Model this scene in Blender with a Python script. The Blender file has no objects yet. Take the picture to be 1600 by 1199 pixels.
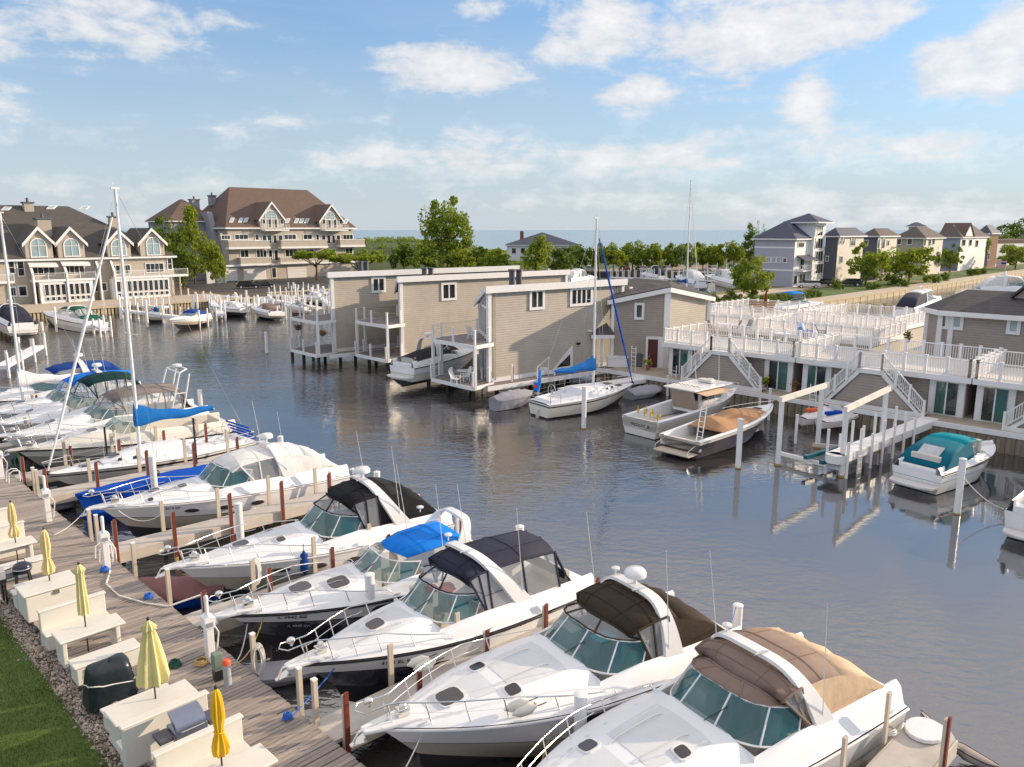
import bpy, bmesh, math, random
import numpy as np
from mathutils import Vector, Matrix, noise as mnoise
random.seed(7); rng = np.random.default_rng(7)
SC = bpy.context.scene; COL = SC.collection
R = math.radians; pi = math.pi
# ---------------------------------------------------------------- camera
F = 1220.0; TILT = math.atan(240 / F); H = 12.5
cam = bpy.data.objects.new('camera', bpy.data.cameras.new('camera')); COL.objects.link(cam)
cam.location = (0, 0, H); cam.rotation_euler = (pi / 2 - TILT, 0, 0)
cam.data.sensor_width = 36; cam.data.lens = 36 * F / 1600; cam.data.clip_start = .3; cam.data.clip_end = 60000
SC.camera = cam
# ---------------------------------------------------------------- light
SUN_EL, SUN_AZ = 17.0, 72.0          # azimuth clockwise from +Y
SC.view_settings.view_transform = 'Standard'; SC.view_settings.look = 'None'
SC.view_settings.exposure = 1.05; SC.view_settings.gamma = 1; SC.view_settings.use_curve_mapping = False
sl = bpy.data.lights.new('sun', 'SUN'); sl.energy = 2.6; sl.angle = R(.6); sl.color = (1, .80, .58)
so = bpy.data.objects.new('sun', sl); COL.objects.link(so)
sd = Vector((math.sin(R(SUN_AZ)) * math.cos(R(SUN_EL)), math.cos(R(SUN_AZ)) * math.cos(R(SUN_EL)), math.sin(R(SUN_EL))))
so.rotation_euler = sd.to_track_quat('Z', 'Y').to_euler(); so.location = (60, 20, 60)

def pdir(px, py):
    r = (px - 800) / F; u = (599.5 - py) / F
    return Vector((r, math.cos(TILT) + u * math.sin(TILT), -math.sin(TILT) + u * math.cos(TILT)))
def P(px, py, z=0.0):
    d = pdir(px, py); t = (z - H) / d.z
    return Vector((d.x * t, d.y * t, z))
OX, OY = -10.1, 21.9; K = math.sqrt(.5)
def S(s, t, z=0.0): return Vector((OX + (s + t) * K, OY + (t - s) * K, z))

W = bpy.data.worlds.new('World'); SC.world = W; W.use_nodes = True
nt = W.node_tree; nt.nodes.clear(); N = nt.nodes; LK = nt.links
def wn(t, **k):
    n = N.new(t)
    for a, b in k.items(): setattr(n, a, b)
    return n
def wmath(op, a, b=None, c=None):
    n = wn('ShaderNodeMath', operation=op)
    for i, v in enumerate((a, b, c)):
        if v is None: continue
        if isinstance(v, (int, float)): n.inputs[i].default_value = v
        else: LK.new(v, n.inputs[i])
    return n.outputs[0]
out = wn('ShaderNodeOutputWorld'); bg = wn('ShaderNodeBackground'); bg.inputs[1].default_value = .10
sky = wn('ShaderNodeTexSky', sky_type='NISHITA', sun_disc=False)
sky.sun_elevation = R(SUN_EL); sky.sun_rotation = R(SUN_AZ); sky.air_density = 1.0; sky.dust_density = .6; sky.ozone_density = 2.5
tc = wn('ShaderNodeTexCoord'); sep = wn('ShaderNodeSeparateXYZ'); LK.new(tc.outputs['Generated'], sep.inputs[0])
z = wmath('MAXIMUM', sep.outputs[2], 0.0); zz = wmath('ADD', z, .11)
cx = wmath('DIVIDE', sep.outputs[0], zz); cy = wmath('DIVIDE', sep.outputs[1], zz)
cmb = wn('ShaderNodeCombineXYZ'); LK.new(cx, cmb.inputs[0]); LK.new(cy, cmb.inputs[1]); cmb.inputs[2].default_value = 3.7
n1 = wn('ShaderNodeTexNoise'); n1.inputs['Scale'].default_value = .95; n1.inputs['Detail'].default_value = 9; n1.inputs['Roughness'].default_value = .56; n1.inputs['Distortion'].default_value = .35
LK.new(cmb.outputs[0], n1.inputs['Vector'])
n2 = wn('ShaderNodeTexNoise'); n2.inputs['Scale'].default_value = 16; n2.inputs['Detail'].default_value = 7; n2.inputs['Roughness'].default_value = .62; n2.inputs['Distortion'].default_value = .2
mpv = wn('ShaderNodeMapping'); mpv.inputs['Scale'].default_value = (1, 1, 1.9); LK.new(tc.outputs['Generated'], mpv.inputs[0]); LK.new(mpv.outputs[0], n2.inputs['Vector'])
n4 = wn('ShaderNodeTexNoise'); n4.inputs['Scale'].default_value = 3.2; n4.inputs['Detail'].default_value = 8; n4.inputs['Roughness'].default_value = .6; n4.inputs['Distortion'].default_value = .5
mp4 = wn('ShaderNodeMapping'); mp4.inputs['Scale'].default_value = (1, 1, 6.5); mp4.inputs['Rotation'].default_value = (0, R(4), 0); LK.new(tc.outputs['Generated'], mp4.inputs[0]); LK.new(mp4.outputs[0], n4.inputs['Vector'])
# individual clouds, as directions on the sky (x, y in photo pixels, half width, half height, weight)
clouds = [(690, 105, 105, 50, 1), (130, 30, 170, 55, .85), (250, 30, 90, 40, .6), (60, 195, 110, 40, .6), (1255, 165, 52, 50, 1.05), (1000, 155, 80, 42, .95),
          (930, 30, 130, 50, .75), (1150, 60, 160, 75, .95), (1300, 30, 120, 60, .8), (1150, 130, 90, 50, .7), (1475, 110, 80, 45, .9), (1590, 60, 60, 45, .9), (1580, 135, 60, 40, .9),
          (380, 205, 100, 35, .55), (530, 255, 150, 42, .6), (760, 235, 170, 55, .55), (1060, 250, 220, 50, .55), (1400, 235, 240, 45, .6), (300, 290, 300, 28, .35), (1000, 315, 420, 24, .4), (1560, 330, 260, 24, .4), (750, 10, 60, 20, .6)]
acc = None
for (px, py, a, b, w) in clouds:
    d = pdir(px, py).normalized()
    s = wn('ShaderNodeVectorMath', operation='SUBTRACT'); LK.new(tc.outputs['Generated'], s.inputs[0]); s.inputs[1].default_value = d
    m = wn('ShaderNodeVectorMath', operation='MULTIPLY'); LK.new(s.outputs[0], m.inputs[0]); m.inputs[1].default_value = (F / a, F / a, F / b)
    l = wn('ShaderNodeVectorMath', operation='LENGTH'); LK.new(m.outputs[0], l.inputs[0])
    mr = wn('ShaderNodeMapRange', interpolation_type='SMOOTHSTEP'); LK.new(l.outputs['Value'], mr.inputs[0])
    mr.inputs[1].default_value = 0; mr.inputs[2].default_value = 1.45; mr.inputs[3].default_value = w; mr.inputs[4].default_value = 0
    acc = mr.outputs[0] if acc is None else wmath('MAXIMUM', acc, mr.outputs[0])
base = wmath('MULTIPLY', wmath('SUBTRACT', n1.outputs[0], .5), 1.5)
fine = wmath('MULTIPLY', wmath('SUBTRACT', n2.outputs[0], .5), 2.1)
streak = wmath('MULTIPLY', wmath('SUBTRACT', n4.outputs[0], .44), 1.5)
den = wmath('ADD', wmath('ADD', wmath('ADD', base, fine), streak), wmath('MULTIPLY', acc, 1.0))
cm = wn('ShaderNodeMapRange', interpolation_type='SMOOTHSTEP'); LK.new(den, cm.inputs[0]); cm.inputs[1].default_value = -.04; cm.inputs[2].default_value = .85; cm.inputs[4].default_value = .92
hz = wn('ShaderNodeMapRange'); LK.new(wmath('SUBTRACT', z, wmath('MULTIPLY', streak, .09)), hz.inputs[0]); hz.inputs[1].default_value = .0; hz.inputs[2].default_value = .25; hz.inputs[3].default_value = .95; hz.inputs[4].default_value = .20
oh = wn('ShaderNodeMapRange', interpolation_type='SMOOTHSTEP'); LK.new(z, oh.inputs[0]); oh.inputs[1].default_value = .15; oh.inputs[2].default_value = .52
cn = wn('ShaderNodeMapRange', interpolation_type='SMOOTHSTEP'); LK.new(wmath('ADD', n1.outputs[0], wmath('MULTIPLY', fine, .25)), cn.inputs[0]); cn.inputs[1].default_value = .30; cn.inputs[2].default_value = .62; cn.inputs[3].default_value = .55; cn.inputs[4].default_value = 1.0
cov = wmath('MULTIPLY', oh.outputs[0], cn.outputs[0])  # cloud deck added above the view to raise the ambient light
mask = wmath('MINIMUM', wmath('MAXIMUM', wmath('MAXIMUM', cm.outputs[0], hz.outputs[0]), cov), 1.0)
# cloud body: lit warm tops, blue grey undersides
cc = wn('ShaderNodeMix', data_type='RGBA'); 
sh = wn('ShaderNodeMapRange'); LK.new(wmath('ADD', wmath('MULTIPLY', den, .8), wmath('MULTIPLY', n2.outputs[0], .55)), sh.inputs[0]); sh.inputs[1].default_value = .45; sh.inputs[2].default_value = 1.38
LK.new(sh.outputs[0], cc.inputs[0]); cc.inputs[6].default_value = (2.9, 3.2, 3.5, 1); cc.inputs[7].default_value = (4.7, 4.6, 4.6, 1)
tint = wn('ShaderNodeMix', data_type='RGBA', blend_type='MULTIPLY'); tint.inputs[0].default_value = 1; tint.inputs[7].default_value = (.52, .75, .94, 1)
LK.new(sky.outputs[0], tint.inputs[6])
mx = wn('ShaderNodeMix', data_type='RGBA'); LK.new(mask, mx.inputs[0]); LK.new(tint.outputs[2], mx.inputs[6]); LK.new(cc.outputs[2], mx.inputs[7])
ohc = wn('ShaderNodeMix', data_type='RGBA', blend_type='MULTIPLY'); LK.new(oh.outputs[0], ohc.inputs[0]); LK.new(mx.outputs[2], ohc.inputs[6]); ohc.inputs[7].default_value = (1.6, 1.38, 1.26, 1)  # upper sky, mostly unseen, brightened to lift fill light and water reflections
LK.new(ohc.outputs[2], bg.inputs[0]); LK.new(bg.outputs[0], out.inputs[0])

# ---------------------------------------------------------------- mesh helpers
class MB:
    def __init__(s): s.v = []; s.f = []; s.m = []
    def quad(s, *p, mi=0):
        b = len(s.v); s.v += [tuple(q) for q in p]; s.f.append(tuple(range(b, b + len(p)))); s.m.append(mi); return s
    def box(s, c, d, rz=0, mi=0, tilt=None):
        b = len(s.v); cs, sn = math.cos(rz), math.sin(rz)
        for z in (-.5, .5):
            for x, y in ((-.5, -.5), (.5, -.5), (.5, .5), (-.5, .5)):
                X, Y, Z = x * d[0], y * d[1], z * d[2]
                if tilt: Z += X * tilt
                s.v.append((c[0] + X * cs - Y * sn, c[1] + X * sn + Y * cs, c[2] + Z))
        for q in ((0, 3, 2, 1), (4, 5, 6, 7), (0, 1, 5, 4), (1, 2, 6, 5), (2, 3, 7, 6), (3, 0, 4, 7)):
            s.f.append(tuple(b + i for i in q)); s.m.append(mi)
        return s
    def bar(s, a, b_, w, h, up=(0, 0, 1), mi=0):
        a = Vector(a); b_ = Vector(b_); d = (b_ - a).normalized(); up = Vector(up)
        x = d.cross(up)
        if x.length < 1e-4: x = d.cross(Vector((1, 0, 0)))
        x.normalize(); y = x.cross(d).normalized(); x *= w / 2; y *= h / 2
        k = len(s.v)
        for p in (a, b_):
            for q in (-x - y, x - y, x + y, -x + y): s.v.append(tuple(p + q))
        for q in ((0, 1, 2, 3), (7, 6, 5, 4), (0, 4, 5, 1), (1, 5, 6, 2), (2, 6, 7, 3), (3, 7, 4, 0)):
            s.f.append(tuple(k + i for i in q)); s.m.append(mi)
        return s
    def tube(s, pts, r, n=6, mi=0, r2=None):
        pts = [Vector(p) for p in pts]; k = len(s.v); m = len(pts); prev = None
        for i, p in enumerate(pts):
            d = (pts[min(i + 1, m - 1)] - pts[max(i - 1, 0)])
            d = d.normalized() if d.length > 1e-6 else Vector((0, 0, 1))
            if prev is None: x = d.cross(Vector((0, 0, 1)) if abs(d.z) < .9 else Vector((1, 0, 0))).normalized()
            else: x = (prev - d * prev.dot(d)).normalized()
            prev = x; y = d.cross(x)
            rr = r if r2 is None else r + (r2 - r) * i / (m - 1)
            for j in range(n):
                a = 2 * pi * j / n; s.v.append(tuple(p + (x * math.cos(a) + y * math.sin(a)) * rr))
        for i in range(m - 1):
            for j in range(n):
                a = k + i * n + j; b = k + i * n + (j + 1) % n
                s.f.append((a, b, b + n, a + n)); s.m.append(mi)
        s.f.append(tuple(k + j for j in range(n))[::-1]); s.m.append(mi)
        s.f.append(tuple(k + (m - 1) * n + j for j in range(n))); s.m.append(mi)
        return s
    def lathe(s, prof, c=(0, 0, 0), n=16, mi=0, jag=None):
        k = len(s.v); m = len(prof)
        for i, (r, z) in enumerate(prof):
            for j in range(n):
                a = 2 * pi * j / n; q = r * (1 + (jag(i, j) if jag else 0))
                s.v.append((c[0] + q * math.cos(a), c[1] + q * math.sin(a), c[2] + z))
        for i in range(m - 1):
            for j in range(n):
                a = k + i * n + j; b = k + i * n + (j + 1) % n
                s.f.append((a, b, b + n, a + n)); s.m.append(mi)
        s.f.append(tuple(k + j for j in range(n))[::-1]); s.m.append(mi)
        s.f.append(tuple(k + (m - 1) * n + j for j in range(n))); s.m.append(mi)
        return s
    def ell(s, c, r, n=12, m=7, mi=0):
        pr = [(max(.001, math.sin(pi * i / m)), -math.cos(pi * i / m)) for i in range(m + 1)]
        k = len(s.v); s.lathe(pr, (0, 0, 0), n, mi)
        for i in range(k, len(s.v)):
            v = s.v[i]; s.v[i] = (c[0] + v[0] * r[0], c[1] + v[1] * r[1], c[2] + v[2] * r[2])
        return s
    def ext(s, poly, vec, mi=0):
        vec = Vector(vec); k = len(s.v); n = len(poly)
        s.v += [tuple(Vector(p)) for p in poly] + [tuple(Vector(p) + vec) for p in poly]
        s.f.append(tuple(range(k, k + n))[::-1]); s.m.append(mi)
        s.f.append(tuple(range(k + n, k + 2 * n))); s.m.append(mi)
        for i in range(n):
            j = (i + 1) % n; s.f.append((k + i, k + j, k + n + j, k + n + i)); s.m.append(mi)
        return s
    def grid(s, rows, mi=0, closed=False):
        k = len(s.v); n = len(rows[0])
        for r in rows: s.v += [tuple(p) for p in r]
        for i in range(len(rows) - 1):
            for j in range(n if closed else n - 1):
                a = k + i * n + j; b = k + i * n + (j + 1) % n
                s.f.append((a, b, b + n, a + n)); s.m.append(mi(i, j) if callable(mi) else mi)
        return s
    def build(s, name, mats, parent=None, smooth=None, bev=0, recalc=True, world=False, kind=None, label=None, solid=0):
        if not isinstance(mats, (list, tuple)): mats = [mats]
        v = s.v
        if world and parent is not None:
            inv = wmat(parent).inverted(); v = [tuple(inv @ Vector(p)) for p in v]
        me = bpy.data.meshes.new(name); me.from_pydata(v, [], s.f)
        for m in mats: me.materials.append(m)
        if len(mats) > 1: me.polygons.foreach_set('material_index', s.m)
        if recalc and len(s.f) < 40000:
            bm = bmesh.new(); bm.from_mesh(me); bmesh.ops.recalc_face_normals(bm, faces=bm.faces); bm.to_mesh(me); bm.free()
        if smooth is not None:
            me.shade_smooth()
            if smooth < 179: me.set_sharp_from_angle(angle=R(smooth))
        o = bpy.data.objects.new(name, me); COL.objects.link(o)
        if parent is not None: o.parent = parent
        if bev:
            b = o.modifiers.new('bevel', 'BEVEL'); b.width = bev; b.segments = 2; b.limit_method = 'ANGLE'; b.angle_limit = R(40)
        if solid:
            b = o.modifiers.new('thickness', 'SOLIDIFY'); b.thickness = solid; b.offset = -1
        if kind: o['kind'] = kind
        if label: o['label'] = label
        return o
def wmat(o):
    m = o.matrix_basis.copy()
    while o.parent is not None: o = o.parent; m = o.matrix_basis @ m
    return m
def tag(o, label=None, cat=None, group=None, kind=None):
    if label: o['label'] = label
    if cat: o['category'] = cat
    if group: o['group'] = group
    if kind: o['kind'] = kind
    return o
def thing(name, label, cat, loc=(0, 0, 0), rz=0, group=None):
    o = bpy.data.objects.new(name, None); COL.objects.link(o); o.empty_display_size = .3
    o.location = loc; o.rotation_euler = (0, 0, rz)
    return tag(o, label, cat, group)
def copy_tree(o, parent=None):
    c = o.copy(); COL.objects.link(c)
    if parent is not None: c.parent = parent
    for ch in list(o.children): copy_tree(ch, c)
    return c
def text_mesh(s, size, name, m, parent, loc, rot, ext=.004):
    cu = bpy.data.curves.new('t', 'FONT'); cu.body = s; cu.size = size; cu.extrude = ext; cu.align_x = 'CENTER'
    ob = bpy.data.objects.new('t', cu); me = bpy.data.meshes.new_from_object(ob)
    bpy.data.objects.remove(ob); me.materials.clear(); me.materials.append(m)
    o = bpy.data.objects.new(name, me); COL.objects.link(o); o.parent = parent; o.location = loc; o.rotation_euler = rot
    return o
# ---------------------------------------------------------------- materials
MT = {}
def M(name, col, rough=.5, metal=0, var=.12, vs=3.0, bump=0, bs=40, alpha=1, coat=0, obj=False, spec=.5, stretch=None, trans=0, rnd=0, dirt=0, isl=0, stain=0):
    if name in MT: return MT[name]
    m = bpy.data.materials.new(name); m.use_nodes = True; t = m.node_tree; b = t.nodes['Principled BSDF']
    b.inputs['Roughness'].default_value = rough; b.inputs['Metallic'].default_value = metal
    b.inputs['Specular IOR Level'].default_value = spec
    if coat: b.inputs['Coat Weight'].default_value = coat; b.inputs['Coat Roughness'].default_value = .08
    if alpha < 1: b.inputs['Alpha'].default_value = alpha
    if trans: b.inputs['Transmission Weight'].default_value = trans
    c = (*col, 1); b.inputs['Base Color'].default_value = c
    tc = t.nodes.new('ShaderNodeTexCoord'); src = tc.outputs['Object']
    if stretch:
        mp = t.nodes.new('ShaderNodeMapping'); mp.inputs['Scale'].default_value = stretch; t.links.new(src, mp.inputs[0]); src = mp.outputs[0]
    cur = None
    if var or rnd or isl:
        n = t.nodes.new('ShaderNodeTexNoise'); n.inputs['Scale'].default_value = vs; n.inputs['Detail'].default_value = 6; n.inputs['Roughness'].default_value = .65
        t.links.new(src, n.inputs['Vector'])
        mr = t.nodes.new('ShaderNodeMapRange'); t.links.new(n.outputs[0], mr.inputs[0]); mr.inputs[1].default_value = .25; mr.inputs[2].default_value = .75
        mr.inputs[3].default_value = 1 - var; mr.inputs[4].default_value = 1 + var
        val = mr.outputs[0]
        for amt, kind in ((rnd, 'o'), (isl, 'i')):
            if not amt: continue
            oi = t.nodes.new('ShaderNodeObjectInfo' if kind == 'o' else 'ShaderNodeNewGeometry')
            m2 = t.nodes.new('ShaderNodeMapRange'); t.links.new(oi.outputs['Random' if kind == 'o' else 'Random Per Island'], m2.inputs[0]); m2.inputs[3].default_value = 1 - amt; m2.inputs[4].default_value = 1 + amt
            mm = t.nodes.new('ShaderNodeMath'); mm.operation = 'MULTIPLY'; t.links.new(val, mm.inputs[0]); t.links.new(m2.outputs[0], mm.inputs[1]); val = mm.outputs[0]
        vm = t.nodes.new('ShaderNodeVectorMath'); vm.operation = 'SCALE'; vm.inputs[0].default_value = col; t.links.new(val, vm.inputs['Scale'])
        cur = vm.outputs[0]
    if dirt:
        n = t.nodes.new('ShaderNodeTexNoise'); n.inputs['Scale'].default_value = .9; n.inputs['Detail'].default_value = 8; t.links.new(tc.outputs['Object'], n.inputs['Vector'])
        mr = t.nodes.new('ShaderNodeMapRange'); t.links.new(n.outputs[0], mr.inputs[0]); mr.inputs[1].default_value = .52; mr.inputs[2].default_value = .75; mr.inputs[4].default_value = dirt
        mx = t.nodes.new('ShaderNodeMix'); mx.data_type = 'RGBA'; t.links.new(mr.outputs[0], mx.inputs[0])
        if cur: t.links.new(cur, mx.inputs[6])
        else: mx.inputs[6].default_value = c
        mx.inputs[7].default_value = (col[0] * .5 + .06, col[1] * .48 + .05, col[2] * .42 + .03, 1); cur = mx.outputs[2]
    if stain:
        sp = t.nodes.new('ShaderNodeSeparateXYZ'); t.links.new(tc.outputs['Object'], sp.inputs[0]); n = t.nodes.new('ShaderNodeTexNoise'); n.inputs['Scale'].default_value = 1.0; n.inputs['Detail'].default_value = 7
        mp = t.nodes.new('ShaderNodeMapping'); mp.inputs['Scale'].default_value = (5, 5, .5); t.links.new(tc.outputs['Object'], mp.inputs[0]); t.links.new(mp.outputs[0], n.inputs['Vector'])
        mr = t.nodes.new('ShaderNodeMapRange'); t.links.new(sp.outputs[2], mr.inputs[0]); mr.inputs[1].default_value = .05; mr.inputs[2].default_value = .85; mr.inputs[3].default_value = stain; mr.inputs[4].default_value = 0
        mm = t.nodes.new('ShaderNodeMath'); mm.operation = 'MULTIPLY'; t.links.new(mr.outputs[0], mm.inputs[0]); t.links.new(n.outputs[0], mm.inputs[1])
        mx = t.nodes.new('ShaderNodeMix'); mx.data_type = 'RGBA'; t.links.new(mm.outputs[0], mx.inputs[0]); t.links.new(cur, mx.inputs[6]); mx.inputs[7].default_value = (.30, .22, .11, 1); cur = mx.outputs[2]
    if cur: t.links.new(cur, b.inputs['Base Color'])
    if bump:
        n = t.nodes.new('ShaderNodeTexNoise'); n.inputs['Scale'].default_value = bs; n.inputs['Detail'].default_value = 4; t.links.new(src, n.inputs['Vector'])
        bp = t.nodes.new('ShaderNodeBump'); bp.inputs['Strength'].default_value = bump; bp.inputs['Distance'].default_value = .02
        t.links.new(n.outputs[0], bp.inputs['Height']); t.links.new(bp.outputs[0], b.inputs['Normal'])
    MT[name] = m; return m
def courses(name, col, pitch, depth=.5, rough=.7, var=.1, shingle=False, vert=False):
    """lap siding / shingle courses read off the world height (vert: board and batten along the wall)"""
    if name in MT: return MT[name]
    m = M(name, col, rough, var=0); t = m.node_tree; b = t.nodes['Principled BSDF']
    g = t.nodes.new('ShaderNodeNewGeometry'); sp = t.nodes.new('ShaderNodeSeparateXYZ'); t.links.new(g.outputs['Position'], sp.inputs[0])
    def mt(op, a, b_=None):
        n = t.nodes.new('ShaderNodeMath'); n.operation = op
        for i, v in enumerate((a, b_)):
            if v is None: continue
            if isinstance(v, (int, float)): n.inputs[i].default_value = v
            else: t.links.new(v, n.inputs[i])
        return n.outputs[0]
    hsrc = mt('ADD', sp.outputs[0], sp.outputs[1]) if vert else sp.outputs[2]
    q = mt('DIVIDE', hsrc, pitch); fr = mt('FRACT', q); fl = mt('FLOOR', q)
    ln = mt('LESS_THAN', fr, .14)
    n = t.nodes.new('ShaderNodeTexNoise'); n.inputs['Scale'].default_value = .7 if not shingle else 1.6; n.inputs['Detail'].default_value = 6; t.links.new(g.outputs['Position'], n.inputs['Vector'])
    n3 = t.nodes.new('ShaderNodeTexNoise'); n3.inputs['Scale'].default_value = 7 if not shingle else 4.5; n3.inputs['Detail'].default_value = 3
    cb = t.nodes.new('ShaderNodeCombineXYZ'); t.links.new(mt('MULTIPLY', sp.outputs[0], .35), cb.inputs[0]); t.links.new(mt('MULTIPLY', sp.outputs[1], .35), cb.inputs[1]); t.links.new(mt('MULTIPLY', fl, 3.17), cb.inputs[2]); t.links.new(cb.outputs[0], n3.inputs['Vector'])
    tot = mt('ADD', mt('MULTIPLY', mt('SUBTRACT', n.outputs[0], .5), var * 3), mt('MULTIPLY', mt('SUBTRACT', n3.outputs[0], .5), var * (2.2 if not shingle else 5)))
    tot = mt('SUBTRACT', mt('ADD', tot, 1), mt('MULTIPLY', ln, .30))
    vm = t.nodes.new('ShaderNodeVectorMath'); vm.operation = 'SCALE'; vm.inputs[0].default_value = col; t.links.new(tot, vm.inputs['Scale']); t.links.new(vm.outputs[0], b.inputs['Base Color'])
    bp = t.nodes.new('ShaderNodeBump'); bp.inputs['Strength'].default_value = depth; bp.inputs['Distance'].default_value = .03; t.links.new(mt('SUBTRACT', 1, fr), bp.inputs['Height']); t.links.new(bp.outputs[0], b.inputs['Normal'])
    return m
def leafmat(name, col, col2):
    m = bpy.data.materials.new(name); m.use_nodes = True; t = m.node_tree; b = t.nodes['Principled BSDF']; b.inputs['Roughness'].default_value = .6; b.inputs['Specular IOR Level'].default_value = .25
    g = t.nodes.new('ShaderNodeNewGeometry'); n = t.nodes.new('ShaderNodeTexNoise'); n.inputs['Scale'].default_value = .9; t.links.new(g.outputs['Position'], n.inputs['Vector'])
    a = t.nodes.new('ShaderNodeMath'); a.operation = 'ADD'; t.links.new(n.outputs[0], a.inputs[0]); t.links.new(g.outputs['Random Per Island'], a.inputs[1])
    mr = t.nodes.new('ShaderNodeMapRange'); t.links.new(a.outputs[0], mr.inputs[0]); mr.inputs[1].default_value = .35; mr.inputs[2].default_value = 1.5
    mx = t.nodes.new('ShaderNodeMix'); mx.data_type = 'RGBA'; t.links.new(mr.outputs[0], mx.inputs[0]); mx.inputs[6].default_value = (*col, 1); mx.inputs[7].default_value = (*col2, 1)
    t.links.new(mx.outputs[2], b.inputs['Base Color'])
    tr = t.nodes.new('ShaderNodeBsdfTranslucent'); t.links.new(mx.outputs[2], tr.inputs[0]); ms = t.nodes.new('ShaderNodeMixShader'); ms.inputs[0].default_value = .38
    t.links.new(b.outputs[0], ms.inputs[1]); t.links.new(tr.outputs[0], ms.inputs[2]); t.links.new(ms.outputs[0], t.nodes['Material Output'].inputs[0])
    MT[name] = m; return m
gel = M('gelcoat', (.80, .79, .79), .2, var=.04, vs=1.5, coat=.35, dirt=.14, stain=.8)
gelc = M('cream_gelcoat', (.72, .68, .60), .25, var=.04, coat=.3, dirt=.12)
deckm = M('deck_white', (.82, .83, .85), .42, var=.03, vs=2, bump=.06, bs=120, dirt=.08)
beige = M('beige_hull', (.47, .42, .345), .18, var=.06, coat=.4, dirt=.3, stain=.8)
navy = M('navy_hull', (.012, .014, .035), .12, var=.05, coat=.6)
maroon = M('maroon_hull', (.035, .014, .018), .15, var=.05, coat=.6)
antif = M('antifouling', (.02, .02, .025), .6, var=.3)
blackm = M('black_trim', (.015, .015, .017), .4, var=.1)
steel = M('stainless_rail', (.80, .78, .74), .18, metal=1, var=.03)
alum = M('painted_aluminium', (.78, .78, .78), .35, var=.04)
hatchg = M('smoked_hatch', (.035, .03, .035), .12, var=.05, coat=.5)
glass = M('tinted_glass', (.02, .16, .18), .03, var=.25, vs=1.2, alpha=.55, spec=.9)
glassd = M('dark_window_glass', (.02, .025, .028), .05, var=.2, vs=.7, spec=.9)
glassg = M('green_window_glass', (.04, .12, .10), .05, var=.3, vs=.9, spec=.8)
glassl = M('pale_window_glass', (.30, .40, .42), .1, var=.2, vs=.9, spec=.8)
vinyl = M('clear_vinyl', (.62, .64, .66), .08, var=.1, vs=2, alpha=.30, spec=.9, bump=.2, bs=5)
white = M('white_paint', (.80, .79, .78), .5, var=.05, vs=2, dirt=.10)
whitev = M('white_vinyl', (.82, .81, .80), .4, var=.03, vs=2)
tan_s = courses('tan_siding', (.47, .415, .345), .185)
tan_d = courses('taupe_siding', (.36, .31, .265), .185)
shin = courses('dark_shingle', (.085, .075, .075), .14, shingle=True, rough=.9, var=.14)
shinb = courses('brown_shingle', (.14, .093, .075), .17, shingle=True, rough=.9, var=.12)
shing = courses('grey_shingle', (.085, .075, .07), .17, shingle=True, rough=.9, var=.12)
shinn = courses('slate_blue_roof', (.07, .075, .115), .2, shingle=True, rough=.7, var=.08)
lilac = courses('grey_board_siding', (.40, .40, .46), .6, var=.05, vert=True)
blueg = courses('blue_grey_siding', (.33, .37, .46), .2, var=.05)
sage = courses('sage_siding', (.38, .37, .28), .2, var=.06)
cream = courses('cream_siding', (.66, .61, .52), .2, var=.05)
slate = courses('slate_grey_siding', (.12, .125, .15), .2, var=.06)
conc = M('concrete', (.40, .35, .28), .9, var=.2, vs=1.2, bump=.3, bs=25, dirt=.5)
steelpile = M('sheet_pile', (.50, .41, .27), .8, var=.25, vs=1.5, bump=.3, bs=8, dirt=.6)
finger = M('finger_deck', (.50, .46, .42), .75, var=.12, vs=2.5, bump=.2, bs=60, dirt=.35)
fside = M('finger_fascia', (.55, .49, .42), .7, var=.15, vs=1.5, bump=.25, bs=30, dirt=.4)
rust = M('rust_red_bumper', (.18, .035, .02), .55, var=.25, vs=8)
pvc = M('white_pile', (.82, .81, .80), .35, var=.05, vs=2, dirt=.15)
timber = M('weathered_timber', (.52, .45, .36), .75, var=.18, vs=5, bump=.3, bs=30, stretch=(1, 1, .2))
darkwood = M('wet_pile_wood', (.035, .028, .02), .7, var=.3, vs=4)
algae = M('yellow_pile_collar', (.38, .27, .06), .7, var=.2)
plank = M('weathered_plank', (.31, .265, .235), .85, var=.38, vs=5, bump=.5, bs=16, stretch=(.45, 6, 6), rnd=.20)
tablem = M('cream_painted_wood', (.72, .69, .62), .5, var=.05, vs=3, bump=.05, bs=40, dirt=.12)
rope_w = M('white_rope', (.72, .70, .66), .8, var=.1); rope_b = M('blue_rope', (.02, .12, .50), .7, var=.1); rope_y = M('tan_rope', (.50, .34, .12), .8, var=.15); rope_g = M('green_rope', (.01, .09, .06), .8)
def cloth(name, col, r=.8): return M(name, col, r, var=.14, vs=2.2, bump=.9, bs=4, spec=.2)
c_brown = cloth('dark_brown_canvas', (.045, .032, .022)); c_navy = cloth('navy_canvas', (.03, .032, .055)); c_black = cloth('black_canvas', (.016, .016, .018)); c_taupe = cloth('taupe_canvas', (.235, .17, .14))
c_blue = cloth('bright_blue_canvas', (.005, .20, .72), .7); c_dblue = cloth('royal_blue_canvas', (.01, .05, .24)); c_white = cloth('white_canvas', (.76, .75, .73)); c_grey = cloth('grey_canvas', (.30, .30, .34)); c_teal = cloth('teal_canvas', (.0, .26, .33)); c_teald = cloth('dark_teal_canvas', (.0, .12, .18))
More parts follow.
